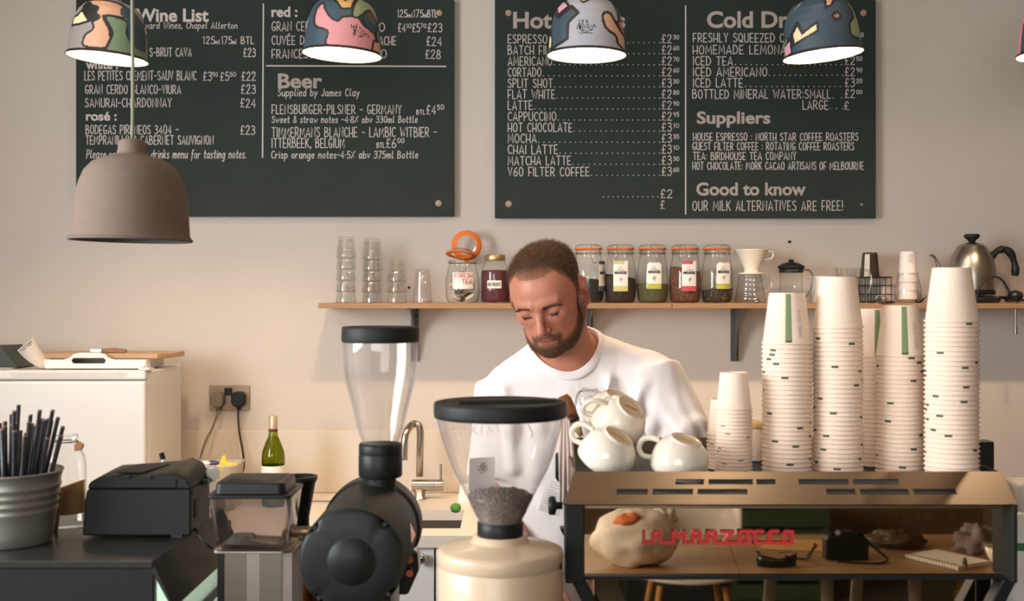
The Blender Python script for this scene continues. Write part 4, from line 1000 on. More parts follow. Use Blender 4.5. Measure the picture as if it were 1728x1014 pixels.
# ---------------------------------------------------------------- back worktop, cupboards, sink
WZ = .9; WT = .035; WF = 3.44; SX0, SX1, SK0, SK1 = -.56, -.155, 3.55, 3.86
t = thing('worktop', 'long pale stone worktop along the back wall', 'worktop', (0, 3.8, WZ-WT))
o = t.location; m = M(o); e = .016
m.b2(RX0+.02, SX0, WF, WY-e, WZ-WT, WZ); m.b2(SX1, 1.1, WF, WY-e, WZ-WT, WZ); m.b2(SX0, SX1, WF, SK0, WZ-WT, WZ); m.b2(SX0, SX1, SK1, WY-e, WZ-WT, WZ)
m.build('stone_slab', MT['quartz'], t)
t = thing('kitchen_sink', 'brushed steel sink bowl set under the pale worktop', 'sink', (-.36, 3.7, WZ-WT-.17))
m = M(t.location); z0, z1 = WZ-WT-.17, WZ-WT-.001
a = [(SX0-.004, SK0-.004), (SX1+.004, SK0-.004), (SX1+.004, SK1+.004), (SX0-.004, SK1+.004)]
b = [(SX0+.015, SK0+.015), (SX1-.015, SK0+.015), (SX1-.015, SK1-.015), (SX0+.015, SK1-.015)]
m.rings([[(x, y, z1) for x, y in a], [(x, y, z0+.02) for x, y in a], [(x, y, z0) for x, y in b]], True, False, True, False)
m.build('bowl', MT['steel'], t, bevel=.012, seg=4)
M(t.location).cyl((-.36, 3.7, z0+.001), (-.36, 3.7, z0+.004), .04, seg=28).build('drain', MT['chrome'], t)
M(t.location).b2(X_(718, SK1)-.002, X_(718, SK1)+.002, SK1-.003, SK1+.002, WZ-.085, WZ-.06).build('overflow_slot', MT['rubber'], t)
# tap
tb = P(708, 838, 4.06); tb.z = WZ; t = thing('kitchen_tap', 'brushed steel mixer tap with a square bent spout behind the sink', 'tap', tb)
h = lambda px, py: Vector(((px-708)*4.06/F, 0, (838-py)*4.06/F))
M().lathe([(.026, 0), (.026, .004), (.020, .007), (.020, .035)], seg=28, cap1=True).build('base_collar', MT['steel'], t)
M().cyl(h(695, 815), h(733, 815), .0205, seg=28).build('mixer_body', MT['steel'], t)
M().cyl(h(733.5, 815), h(748, 815), .0205, seg=28).build('lever_cap', MT['steel'], t)
M().cyl(h(744, 808), h(744, 779), .0045, seg=12).build('lever', MT['steel'], t)
M().tube([h(708, 800)]+cr([h(709, 745), h(709, 724), h(706, 714), h(698, 711)], 5)+cr([h(694, 713)+Vector((0, -.02, 0)), h(688, 722)+Vector((0, -.05, 0)), h(685, 738)+Vector((0, -.06, 0)), h(684.5, 768)+Vector((0, -.06, 0))], 5), .0125, 16).build('spout', MT['steel'], t)
# cupboards
rnd = random.Random(1)
xs = [-2.45, -1.85, -1.05, X_(734, WF+.02), .45, 1.1]
for k in range(5):
    x0, x1 = xs[k], xs[k+1]
    lab = ['white base cupboard furthest left under the worktop', 'white base cupboard under the small fridge', 'white base cupboard with a round knob, left of the cream grinder', 'white base cupboard behind the cream grinder', 'white base cupboard behind the coffee machine'][k]
    t = thing('base_cupboard', lab, 'cupboard', ((x0+x1)/2, 3.8, 0)); o = t.location
    m = M(o); y0, y1, z0, z1 = WF+.042, WY-.02, .1, WZ-WT-.001; w_ = .018
    if x0 < SX1 and x1 > SX0: z1 = WZ-WT-.19
    m.b2(x0+.001, x0+w_, y0, y1, z0, z1); m.b2(x1-w_, x1-.001, y0, y1, z0, z1); m.b2(x0+w_, x1-w_, y0, y1, z0, z0+w_); m.b2(x0+w_, x1-w_, y1-.01, y1, z0+w_, z1)
    m.build('carcass', MT['cabinet'], t)
    d = M(o).b2(x0+.0025, x1-.0025, WF+.02, WF+.04, .105, WZ-WT-.005).build('door', MT['cabinet'], t, bevel=.002)
    kx = x1-.055 if k != 3 else x0+.055
    kx = X_(709, WF) if k == 2 else kx
    M(o).lathe([(.005, 0), (.005, .014), (.0155, .02), (.0175, .027), (.0145, .034), (.001, .036)], seg=24).build('knob', MT['chrome'], d, loc=None)
    kn = d.children[0]; kn.data.transform(Matrix.Translation(Vector((kx, WF+.02, Z_(942, WF)))-o) @ Matrix.Rotation(R(90), 4, 'X') @ Matrix.Translation(o))
    M(o).b2(x0, x1, WF+.09, WF+.105, .0, .1).build('plinth', MT['skirt'], t)
# things on the worktop
def WP(px, Y): return Vector((X_(px, Y), Y, WZ))
t = thing('wine_bottle', 'green glass white wine bottle with a pale screw cap on the worktop', 'bottle', WP(461, 3.93))
k = 3.93/F
M().lathe([(.001, .003), (.036, .003), (.038, .007), (.038, .16), (.036, .18), (.026, .208), (.0155, .232), (.0142, .25), (.0142, .268)], seg=40).build('bottle_glass', MT['wineg'], t)
M().lathe([(.0145, .246), (.0148, .248), (.0148, .297), (.0135, .299), (.001, .299)], seg=32).build('screw_cap', pm('cap_pale', rgb(196, 180, 152), .4, .4), t)
M().lathe([(.0150, .2455), (.0152, .247), (.0152, .256)], seg=32).build('cap_band', pm('cap_maroon', rgb(88, 44, 38), .5), t)
M().lathe([(.0384, .05), (.0386, .052), (.0386, .135)], seg=40).build('paper_label', MT['paper'], t)
M().lathe([(.001, .006), (.035, .006), (.036, .15), (.034, .178), (.012, .23), (.001, .231)], seg=32).build('wine', glassm('wine_tint', (.85, .85, .45), (.5, .5, .2), .02, .3), t)
# plastic tub
t = thing('plastic_tub', 'frosted plastic tub with yellow bits beside the small fridge', 'tub', WP(354, 3.9)); x = 100*3.9/F/2
frost = glassm('frosted_plastic', (.78, .74, .68), (.6, .56, .5), .3, .6, .32, (.86, .80, .72))
def rr3(w, d, r, z): return [(a, b, z) for a, b in rrect(w, d, r)]
M().rings([rr3(.17, .13, .02, .001), rr3(.18, .14, .022, .004), rr3(.198, .158, .024, .142), rr3(.208, .168, .026, .143), rr3(.208, .168, .026, .15), rr3(.196, .156, .024, .15)], True, True).build('tub_wall', frost, t)
yel = pm('yellow_plastic', rgb(232, 204, 52), .5)
rnd = random.Random(9)
t2 = thing('yellow_peg', 'bright yellow plastic clip sticking up out of the frosted tub', 'clip', t.location+Vector((.042, -.02, .10)))
m = M().prism([(-.02, 0, 0), (.005, 0, 0), (.018, 0, .06), (.012, 0, .075), (.002, 0, .07), (-.008, 0, .04)], (0, .008, 0)); m.box((.03, 0, .045), (.05, .012, .012), Euler((0, .1, 0)).to_matrix()); m.build('clip_body', yel, t2, bevel=.003)
for k, (dx, cl, lab) in enumerate(((-.05, MT['bracket'], 'grey cap lying in the frosted tub'), (-.012, MT['paper'], 'white sachet lying in the frosted tub'), (.012, blueb, 'dark blue cap lying in the frosted tub'))):
    tag(M(t.location+Vector((dx, 0, .1))).ell(t.location+Vector((dx, -.03+.01*k, .148)), (.022, .016, .008)).cyl(t.location+Vector((dx, -.03+.01*k, .005)), t.location+Vector((dx, -.03+.01*k, .146)), .012).build(('bottle_cap', 'sachet', 'bottle_cap')[k], cl, loc=t.location+Vector((dx, 0, .1))), lab, 'cap' if k != 1 else 'sachet')
# fork, sponge, card
f = WP(553, 4.0); t = thing('fork', 'dark fork lying on the worktop right of the wine bottle', 'fork', f)
M().tube(cr([(-.06, 0, .004), (-.02, 0, .004), (.02, 0, .003), (.035, 0, .006), (.06, 0, .018)], 6), [.003]*12+[.005, .006, .007, .008, .009, .009, .009, .009, .008, .007, .006, .005, .004], 8).build('fork_body', MT['wire'], t)
s = WP(769, 3.80); o = tag(M(s).box(s+Vector((0, 0, .016)), (.034, .03, .03)).build('sponge', pm('sponge_green', rgb(76, 130, 56), .9, var=.15, scale=90), loc=s, bevel=.012), 'small green scouring sponge beside the sink', 'sponge')
s = WP(783, 4.0); o = tag(M(s).prism([s+Vector(q) for q in ((-.022, 0, 0), (.022, 0, 0), (.022, .012, .06), (-.012, .012, .06))], (0, .003, 0)).build('folded_card', MT['paper'], loc=s), 'white folded card standing behind the sponge', 'card')

# sockets
c = P(388, 671, WY); t = thing('double_socket', 'brushed steel double wall socket with a black switch', 'socket', c)
w_, h_ = 68*WY/F, 42*WY/F
M().prism([(a, -.0005, b) for a, b in rrect(w_, h_, .003)], (0, -.006, 0)).build('face_plate', pm('socket_steel', rgb(150, 128, 104), .3, 1, var=.05), t, bevel=.001)
M().b2(-.018, .010, -.009, -.0065, .008, .035).build('switch', MT['black'], t, bevel=.001)
def plug(px, py, lab, m_, path):
    p = P(px, py, WY); t = thing('power_plug', lab, 'plug', p+Vector((0, -.007, 0)))
    m = M(); m.prism([(a, 0, b) for a, b in [(-.022, .016), (-.012, .026), (.012, .026), (.022, .016), (.022, -.014), (.010, -.028), (-.010, -.028), (-.022, -.014)]], (0, -.036, 0)); m.build('plug_body', m_, t, bevel=.005, seg=3)
    M().tube(cr([Vector((0, -.014, -.028))]+[P(a, b, y)-t.location for a, b, y in path], 8), .0038, 8).build('power_cord', MT['cable'] if m_ is MT['black'] else MT['cableg'], t)
    M().tube([(0, -.014, -.024), (0, -.014, -.042)], [.0065, .005], 8).build('cord_grip', m_, t)
plug(370, 673, 'brown grey plug in the left socket with its cord hanging', MT['cableg'], [(369, 692, 4.17), (358, 722, 4.16), (344, 752, 4.14), (335, 790, 4.12), (334, 832, 4.1)])
plug(404.5, 672, 'black plug in the right socket with a black cord', MT['black'], [(402, 700, 4.17), (404, 730, 4.16), (410, 765, 4.15), (411, 790, 4.14), (400, 822, 4.12), (395, 834, 4.08)])

# small fridge on the worktop
FY = 3.70; fx1 = X_(246, FY); fx0 = fx1-.50; fz = Z_(625, FY)
t = thing('mini_fridge', 'white tabletop fridge standing on the worktop at the left', 'fridge', ((fx0+fx1)/2, 3.9, WZ)); o = t.location
M(o).b2(fx0+.004, fx1, FY+.035, 4.1, WZ+.012, fz-.004).build('cabinet_body', MT['white'], t, bevel=.006, seg=3)
d = M(o).b2(fx0, fx1-.002, FY, FY+.033, WZ+.014, Z_(643, FY)).build('door', MT['white'], t, bevel=.008, seg=4)
m = M(o); m.b2(fx0, fx1-.002, FY+.002, FY+.034, Z_(641, FY), fz); m.build('top_trim', MT['white'], t, bevel=.006, seg=3)
m = M(o); a0, a1 = X_(14, FY), X_(217, FY); zt, zb = Z_(628, FY), Z_(637, FY)
m.prism([(x, FY+.0015, z) for x, z in [(a0, zt), (a1, zt), (a1-.006, zb+.006), (a1-.02, zb), (a0+.02, zb), (a0+.006, zb+.006)]], (0, .003, 0)); m.build('handle_recess', pm('recess_white', rgb(206, 196, 186), .5), t)
m = M(o); m.b2(X_(232, FY), X_(251, FY), FY+.005, FY+.06, fz, fz+.006); m.build('hinge_cover', MT['white'], t, bevel=.002)
for sx in (fx0+.05, fx1-.05):
    for y in (FY+.06, 4.05): M(o).cyl((sx, y, WZ), (sx, y, WZ+.014), .016).build('foot', MT['rubber'], t)
# on top of the fridge
def FP(px, Y, z=None): return Vector((X_(px, Y), Y, fz if z is None else z))
c = FP(176, 3.88); t = thing('white_tray', 'white tray with a slotted handle on top of the small fridge', 'tray', c)
hw = 86*3.80/F; z1 = (622-603)*3.8/F*.80
m = M(); yf = -.085
arcp = [(-hw+.012, 0), (hw-.05, 0), (hw-.03, z1*1.0), (hw*.42, z1), (hw*.30, z1*1.35), (hw*.12, z1*1.75), (-hw*.25, z1*1.75), (-hw*.42, z1*1.35), (-hw*.52, z1), (-hw, z1), (-hw, .01)]
# front wall with a slot: built as quads above and below the slot
sl0, sl1, sb, stp = -hw*.40, hw*.14, z1*.55, z1*1.2
m.prism([(x, yf, z) for x, z in [(-hw+.006, 0), (hw-.02, 0), (hw-.005, sb*.5), (hw-.002, sb), (-hw, sb), (-hw, .008)]], (0, .006, 0))
m.prism([(x, yf, z) for x, z in [(-hw, sb), (sl0-.006, sb), (sl0-.012, (sb+stp)/2), (sl0-.004, stp), (-hw*.50, stp), (-hw*.62, z1), (-hw, z1)]], (0, .006, 0))
m.prism([(x, yf, z) for x, z in [(sl1+.006, sb), (hw-.002, sb), (hw, z1), (hw*.36, z1), (hw*.26, stp), (sl1+.004, stp), (sl1+.012, (sb+stp)/2)]], (0, .006, 0))
m.prism([(x, yf, z) for x, z in [(-hw*.50, stp), (hw*.26, stp), (hw*.18, z1*1.6), (hw*.08, z1*1.75), (-hw*.32, z1*1.75), (-hw*.42, z1*1.6)]], (0, .006, 0))
m.b2(-hw+.004, hw-.004, yf+.006, .1, 0, .005); m.b2(-hw, -hw+.006, yf+.006, .1, .002, z1); m.b2(hw-.006, hw, yf+.006, .1, .002, z1); m.b2(-hw, hw, .1, .106, 0, z1)
m.build('tray_body', MT['whitep'], t)
bz = fz+z1+.0005; c = Vector((X_(183, 3.9), 3.9, bz)); t = thing('chopping_board', 'light wooden chopping board lying across the white tray', 'chopping board', c)
hb = 113*3.86/F
M().prism([(a, b, 0) for a, b in [(-hb+.03, -.075), (hb-.035, -.075), (hb, -.01), (hb, .12), (-hb+.05, .12), (-hb+.01, .06), (-hb, -.02), (-hb+.008, -.06)]], (0, 0, .017)).build('board', MT['wood'], t, bevel=.003)
c = Vector((X_(184, 3.86), 3.86, bz+.0175)); t = thing('corkscrew', 'folded steel and wood waiter corkscrew on the chopping board', 'corkscrew', c)
hw = 31*3.86/F
M().b2(-hw, -hw*.35, -.007, .007, 0, .014).build('steel_end', MT['chrome'], t, bevel=.003)
M().prism([(a, -.006, b) for a, b in [(-hw*.35, 0), (hw*.9, .001), (hw, .006), (hw*.9, .012), (hw*.3, .016), (-hw*.35, .013)]], (0, .012, 0)).build('wooden_handle', MT['brownwood'], t, bevel=.002)
# dark crate and till receipt at the left end of the fridge top
c = FP(12, 3.95); t = thing('dark_box', 'dark green box file at the far left on top of the small fridge', 'box', c)
M().prism([(a, -.1, b) for a, b in [(-.11, 0), (.080, 0), (.026, .06), (.018, .068), (-.11, .066)]], (0, .18, 0)).build('box_body', pm('box_green_black', rgb(36, 46, 42), .5, var=.1), t, bevel=.003)
c = FP(62, 3.80); t = thing('paper_receipt', 'curled printed paper receipt standing up on the small fridge', 'receipt', c)
s = 3.8/F; path = [(16, 0), (4, -1), (-9, -8), (-22, -18), (-33, -30)]
pts = [Vector((x*s, 0, -y*s+.001)) for x, y in path]; pp = cr([(p.x, 0, p.z) for p in pts], 6); nn = len(pp); wv = Vector((25*s, .012, 23*s)); m = M()
up = [p+wv*(i/nn)**.7+Vector((.004, .045, 0))*(1-(i/nn)**.7) for i, p in enumerate(pp)]
m.rings([[p for p in pp], up], False); o = m.build('paper_strip', pm('receipt_paper', rgb(206, 194, 186), .85), t, fix=False)
so = o.modifiers.new('thick', 'SOLIDIFY'); so.thickness = .0006
m = M(); a, b = pp[-2], up[-2]; d = (b-a); nrm = (pp[-1]-pp[-4]).cross(d).normalized()
if nrm.y > 0: nrm = -nrm
for k in range(7):
    q0 = a+d*(.12+.11*k)+nrm*.0012; dd = (pp[-5]-pp[-2]).normalized(); m.strip([q0, q0+dd*(.010 if k % 3 else .006)], .003, nrm)
m.build('printing', MT['bracket'], t)
# ---------------------------------------------------------------- service counter and its display case
CZ = .93
t = thing('service_counter', 'dark service counter carrying the grinders and the coffee machine', 'counter', (.7, 2.0, 0)); o = t.location
M(o).b2(-.42, 1.75, 1.60, 2.40, CZ-.035, CZ).build('counter_top', MT['counter'], t, bevel=.003)
M(o).b2(-.40, 1.73, 1.64, 2.36, .08, CZ-.036).build('counter_body', MT['stone'], t)
M(o).b2(-.38, 1.70, 1.68, 2.32, 0, .08).build('plinth', MT['skirt'], t)

DZ = 1.196; dx1 = -.546; DY0, DY1 = 1.80, 2.24
t = thing('display_case', 'black display case with a lit glass side at the lower left', 'display case', (-1.0, 2.0, 0)); o = t.location
M(o).b2(-1.75, dx1, DY0, DY1, DZ-.012, DZ).build('top_panel', MT['counter'], t, bevel=.002)
M(o).b2(-1.75, dx1-.001, DY0+.004, DY0+.012, .78, DZ-.0125).build('front_fascia', MT['black'], t)
M(o).b2(-1.75, dx1-.02, DY1-.01, DY1, .5, DZ-.0125).build('back_panel', MT['black'], t)
sl = [(dx1+.0005, DZ-.001), (dx1+.030, DZ-.066), (dx1+.030, DZ-.076), (dx1-.004, DZ-.014)]
M(o).prism([(x, DY0+.002, z) for x, z in sl], (0, DY1-DY0-.002, 0)).build('sloped_side', MT['blackm'], t, bevel=.0015)
M(o).b2(-1.75, dx1+.030, DY0, DY1, 0, .62).build('case_base', MT['black'], t)
M(o).b2(dx1+.022, dx1+.027, DY0+.01, DY1-.01, .64, DZ-.077).build('glass_side', MT['glass2'], t)
M(o).b2(dx1+.018, dx1+.0295, DY0, DY0+.012, .62, DZ-.077).build('corner_post', MT['black'], t)
M(o).b2(dx1+.021, dx1+.0295, DY0+.012, DY1-.01, DZ-.125, DZ-.113).build('glass_rail', MT['black'], t)
M(o).b2(-1.2, dx1+.012, DY0+.02, DY1-.02, .86, .87).build('case_shelf', pm('pale_green_shelf', rgb(214, 224, 210), .4), t)
M(o).b2(-1.2, dx1+.0, DY0+.018, DY0+.022, .64, DZ-.02).build('case_lining', pm('pale_lining', rgb(206, 220, 204), .5), t)
M(o).b2(-1.1, dx1-.02, 2.0, 2.012, DZ-.065, DZ-.055).build('case_light', MT['led'], t)
M(o).b2(-1.2, dx1+.018, DY1-.014, DY1-.011, .63, DZ-.02).build('case_lining', pm('pale_back_lining', rgb(214, 226, 212), .5), t)

# ---------------------------------------------------------------- bucket of straws
def DP(px, Y): return Vector((X_(px, Y), Y, DZ))
bc = DP(14, 1.935); t = thing('galvanised_bucket', 'small galvanised bucket full of black straws on the display case', 'bucket', bc)
BH = .117
pr = [(.001, .003), (.062, .003), (.066, 0), (.068, .002)]
def br_(z): return .068+.0155*z/BH
for z in (.02, .035): pr.append((br_(z), z))
for z in (.055, .068, .081, .094): pr += [(br_(z)-.0002, z-.005), (br_(z)+.0016, z-.001), (br_(z)+.0016, z+.001), (br_(z)-.0002, z+.005)]
pr += [(.0835, BH-.004), (.0855, BH-.002), (.0855, BH+.001), (.083, BH+.001), (.0815, BH-.003), (.0655, .006), (.001, .005)]
M().lathe(pr, seg=72).build('pail', MT['galv'], t)
straw0 = None; rnd = random.Random(12)
pinkend = pm('straw_paper_end', rgb(150, 110, 100), .8); strawm = pm('black_straw', rgb(30, 30, 36), .42, var=.1, scale=60)
placed = []
for k in range(58):
    for _ in range(200):
        a = rnd.uniform(0, 2*PI); r = .060*math.sqrt(rnd.random()); x, y = r*math.cos(a), r*math.sin(a)
        if all((x-p[0])**2+(y-p[1])**2 > .0090**2 for p in placed): break
    placed.append((x, y))
    if straw0 is None:
        straw0 = thing('drinking_straw', '', 'straw', (0, 0, 0), 0, 'black paper straws in the bucket')
        M().lathe([(.0026, 0), (.0034, 0), (.0034, .197), (.0026, .197), (.0026, .0)], seg=10).build('straw_tube', strawm, straw0)
        M().lathe([(.0025, .1968), (.0034, .1972), (.0034, .1988), (.0025, .1988)], seg=10).build('straw_end', pinkend, straw0); s = straw0
    else: s = copy_tree(straw0)
    s['label'] = 'black paper straw standing in the galvanised bucket'
    lean = .10+.9*r/.06*.17; zo = .007
    s.location = bc+Vector((x*.72, y*.72, zo)); s.rotation_euler = Euler((-(y/.06)*.24+rnd.uniform(-.02, .02), (x/.06)*.26+rnd.uniform(-.02, .02), 0)); s.scale = (1, 1, rnd.choice((.86, .9, .93, .97, 1.0)) if rnd.random() < .9 else 1.08)
# clip bottle of sugar behind the bucket
t = thing('swing_top_bottle', 'clear glass bottle with brown sugar behind the straw bucket', 'bottle', DP(112, 2.06))
k = 2.06/F
M().lathe([(.001, .002), (.031, .002), (.033, .006), (.033, .105), (.031, .122), (.024, .137), (.0175, .146), (.0175, .152), (.0195, .154), (.0195, .160), (.017, .1605), (.015, .158)], seg=40).build('bottle_glass', MT['glass2'], t)
M().rings([[(.031*math.cos(2*PI*j/32), .031*math.sin(2*PI*j/32), z+s*math.cos(2*PI*j/32)) for j in range(32)] for z, s in ((.026, .0), (.030, .0), (.055, .004), (.072, .010))], True, True, True).build('brown_sugar', pm('sugar', rgb(176, 136, 92), .9, var=.15, scale=300), t)
M().tube([(.019*math.cos(2*PI*j/32), .019*math.sin(2*PI*j/32), .149) for j in range(32)], .0013, 6, closed=True).build('neck_wire', MT['wire'], t)
M().prism([(-.004, 0, 0), (.010, 0, .002), (.014, 0, .012), (.004, 0, .018), (-.004, 0, .012)], (0, .006, 0)).build('rubber_seal', pm('peach_seal', rgb(222, 160, 116), .6), t, bevel=.002)
t.children[-1].location = (.018, -.004, .132)
m = M(); m.strip([P(97, 832, 2.0)-Vector(t.location), P(91, 893, 2.0)-Vector(t.location)], .006, (0, -1, 0))
st = DP(93.5, 2.005); o = tag(M(st).prism([st+Vector(q) for q in ((-.003, 0, 0), (.003, 0, 0), (.0075, .01, .068), (.0015, .01, .068))], (0, .003, 0)).build('wooden_stirrer', MT['wood'], loc=st), 'pale wooden stirrer standing between the bucket and the glass bottle', 'stirrer')

# ---------------------------------------------------------------- receipt printer
pc = Vector((X_(231, 1.965), 1.965, DZ+.0006)); t = thing('receipt_printer', 'black receipt printer on the display case', 'printer', pc)
k = 1.965/F; L0, L1 = (138-231)*k, (322-231)*k; H0 = (907-825)*k; D = .125
prof = [(L0, .003), (L1, .003), (L1, H0), (L0+.008, H0), (L0+.004, H0*.75)]
M().prism([(x, 0, z) for x, z in prof], (0, D, 0)).build('lower_body', MT['blackm'], t, bevel=.004, seg=3)
# upper shell: rounded front edge rising to the paper cover at the right
m = M(); rings = []
for y, e in ((.000, 0), (.006, .004), (.03, .007), (.07, .010), (.115, .011), (D, .006)):
    top = [(L0+.009, H0+.0005), (L0+.012, H0+.010+e*.35), (L0+.030, H0+.018+e*.55), (L0+.085, H0+.020+e*.7), (L1-.045, H0+.021+e), (L1-.028, H0+.022+e*1.35), (L1-.010, H0+.016+e*1.2), (L1-.001, H0+.004+e*.8), (L1-.0005, H0+.0005)]
    rings.append([(x, y, z) for x, z in top])
m.rings(rings, True, True, True); m.build('top_cover', MT['blackm'], t, bevel=.003, seg=3)
M().prism([(L0+.056, -.0015, H0+.002), (L1-.024, -.0015, H0+.002), (L1-.022, -.0015, H0+.018), (L0+.056, -.0015, H0+.019)], (0, .006, 0)).build('front_flap', MT['black'], t, bevel=.0015)
m = M()
for x in (L0+.066, L0+.102): m.b2(x, x+.014, -.003, .012, H0+.018, H0+.0225)
m.build('release_tabs', MT['rubber'], t, bevel=.001)
m = M(); a, b = L0+.052, L0+.105
m.prism([(a, .012, H0+.0250), (a+.048, .012, H0+.0255), (b+.020, .075, H0+.0290), (b-.030, .075, H0+.0285)], (0, 0, .003)); m.build('window_panel', MT['rubber'], t, bevel=.001)
m = M(); x = L1
m.prism([(x-.001, .02, H0-.052), (x-.001, .034, H0-.052), (x-.001, .034, H0-.020), (x-.001, .02, H0-.020)], (.0025, 0, 0)); m.b2(L1-.001, L1+.0015, .006, .012, H0-.002, H0-.010); m.build('side_slots', MT['rubber'], t)
M().b2(L1-.032, L1-.014, -.001, .004, 0, .007).build('foot', MT['rubber'], t)
M().b2(L1-.0005, L1+.010, .07, D-.005, H0-.004, H0+.004).build('paper_guide', MT['black'], t, bevel=.001)
m = M().cyl((L1+.006, .11, H0+.010), (L1+.014, .10, H0+.010), .011, seg=20); m.build('paper_roll', MT['paper'], t)
M().tube(cr([(L1-.001, .03, .010), (L1+.008, .015, .006), (L1+.018, .008, -.006), (L1+.030, .012, -.018), (L1+.036, .05, -.034), (L1+.036, .12, -.06)], 6), .0026, 8).build('power_cord', MT['cable'], t)
pp_ = P(279, 770, 2.14); t = thing('marker_pen', 'white pen with a black tip cap sticking up behind the printer', 'pen', Vector((pp_.x+.03, 2.14, DZ)))
a = Vector((0, 0, 0)); d = (P(272, 764, 2.14)-Vector(t.location)); u = d.normalized(); L = d.length
M().cyl(a, u*(L-.012), .0042).build('pen_barrel', MT['paper'], t); M().cyl(u*(L-.012), u*L, .0046).build('pen_cap', MT['black'], t)

# ---------------------------------------------------------------- grinder with a square clear hopper
t = thing('coffee_grinder', 'ribbed steel grinder with a square smoky hopper and flat black lid', 'coffee grinder', (X_(418, 1.95), 1.95, CZ)); o = t.location
gy = 1.88; s = gy/F; X0, X1 = X_(349, gy), X_(488, gy); gd = .125
def gz(py): return Z_(py, gy)-CZ
def q4(x0, x1, y0, y1, z, r=.012): return [(x+(x0+x1)/2-o.x, y+(y0+y1)/2-o.y, z) for x, y in rrect(x1-x0, y1-y0, r)]
bx0, bx1 = X_(361, gy), X_(478, gy)
m = M(); m.rings([q4(X0, X1, gy, gy+gd, gz(842)), q4(X0+.001, X1-.001, gy+.0005, gy+gd-.001, gz(850)), q4(bx0, bx1, gy+.012, gy+gd-.014, gz(930))], True)
m.build('hopper', MT['smoke'], t)
m = M(); m.rings([q4(X0+.004, X1-.004, gy+.004, gy+gd-.004, gz(842)), q4(bx0+.004, bx1-.004, gy+.016, gy+gd-.018, gz(928))], True, False, True); m.build('hopper_lining', glassm('smoky_inner', (.86, .84, .84), (.6, .58, .58), .05), t)
m = M(); m.rings([q4(bx0+.01, bx1-.01, gy+.03, gy+gd-.03, gz(926)), q4(bx0+.012, bx1-.055, gy+.035, gy+gd-.045, gz(920)), q4(bx0+.016, bx1-.06, gy+.040, gy+gd-.05, gz(914))], True, True, True); m.build('hopper_gate', MT['galv'], t, bevel=.002)
m = M(); m.rings([q4(X0-.002, X1+.002, gy-.002, gy+gd+.002, gz(842)), q4(X0-.002, X1+.002, gy-.002, gy+gd+.002, gz(836))], True, True, True)
m.rings([q4(X0+.009, X1-.008, gy+.006, gy+gd-.010, gz(836)), q4(X0+.011, X1-.010, gy+.008, gy+gd-.012, gz(817)), q4(X0+.014, X1-.013, gy+.012, gy+gd-.016, gz(815.5))], True, True, True)
m.build('lid', MT['black'], t, bevel=.002, seg=3)
m = M(); m.rings([q4(X0+.024, X1-.022, gy+.02, gy+gd-.026, gz(815.4), .008), q4(X0+.026, X1-.024, gy+.022, gy+gd-.028, gz(813.8), .008)], True, False, True); m.build('lid_panel', MT['blackm'], t)
m = M(); m.rings([q4(bx0-.006, bx1+.006, gy+.006, gy+gd-.010, gz(932)), q4(bx0-.006, bx1+.006, gy+.006, gy+gd-.010, gz(936))], True, True, True); m.build('collar', MT['steel'], t, bevel=.001)
gx0, gx1 = X_(364, gy+.01), X_(474, gy+.01); y0 = gy+.010
M(o).b2(gx0+.012, gx1+.018, y0+.006, y0+.10, CZ+.012, gz(936)+CZ).build('body', pm('grey_body', rgb(138, 128, 120), .4, .3), t, bevel=.002)
m = M(o)
n = 46; pts = []
for i in range(n*4+1):
    u = i/(n*4); x = gx0+.012+(gx1-gx0-.012)*u; ridge = (.0011 if (i//2) % 2 else 0) if not .40 < u < .62 else 0
    pts.append((x, y0+.006-.001-ridge))
m.rings([[(x, y, CZ+.02) for x, y in pts], [(x, y, gz(937)+CZ) for x, y in pts]], False, smooth=False); m.build('ribbed_front', MT['steel'], t, fix=False)
M(o).b2(gx0+.002, gx0+.0125, y0+.002, y0+.08, CZ+.012, gz(937)+CZ).build('side_post', MT['black'], t)
M(o).b2(gx0-.005, gx1+.02, y0-.02, y0+.11, CZ, CZ+.012).build('base', MT['black'], t, bevel=.003)

# black scoop tub behind it, copper canister between the grinders
c = Vector((X_(505, 2.2), 2.2, CZ)); t = thing('black_tub', 'black tapered plastic tub behind the square hopper', 'tub', c)
zt = Z_(803, 2.2)-CZ; M().lathe([(.001, .002), (.016, .002), (.018, .01), (.0185, zt-.075), (.030, zt-.012), (.033, zt-.008), (.034, zt), (.029, zt), (.027, zt-.012), (.014, zt-.07), (.001, zt-.07)], seg=40).build('tub_wall', MT['black'], t)
c = Vector((X_(509, 2.05), 2.05, CZ)); t = thing('copper_canister', 'copper canister with a black band between two grinders', 'canister', c)
zt = Z_(893, 2.05)-CZ
M().lathe([(.001, 0), (.033, 0), (.034, .004), (.034, zt-.035)], seg=44).build('copper_body', MT['copper'], t)
M().lathe([(.0345, zt-.036), (.0352, zt-.034), (.0352, zt-.016), (.034, zt-.014)], seg=44).build('black_band', MT['black'], t)
M().lathe([(.034, zt-.014), (.0335, zt-.004), (.031, zt), (.001, zt)], seg=44).build('lid', pm('dark_bronze', rgb(92, 76, 60), .35, .6), t)

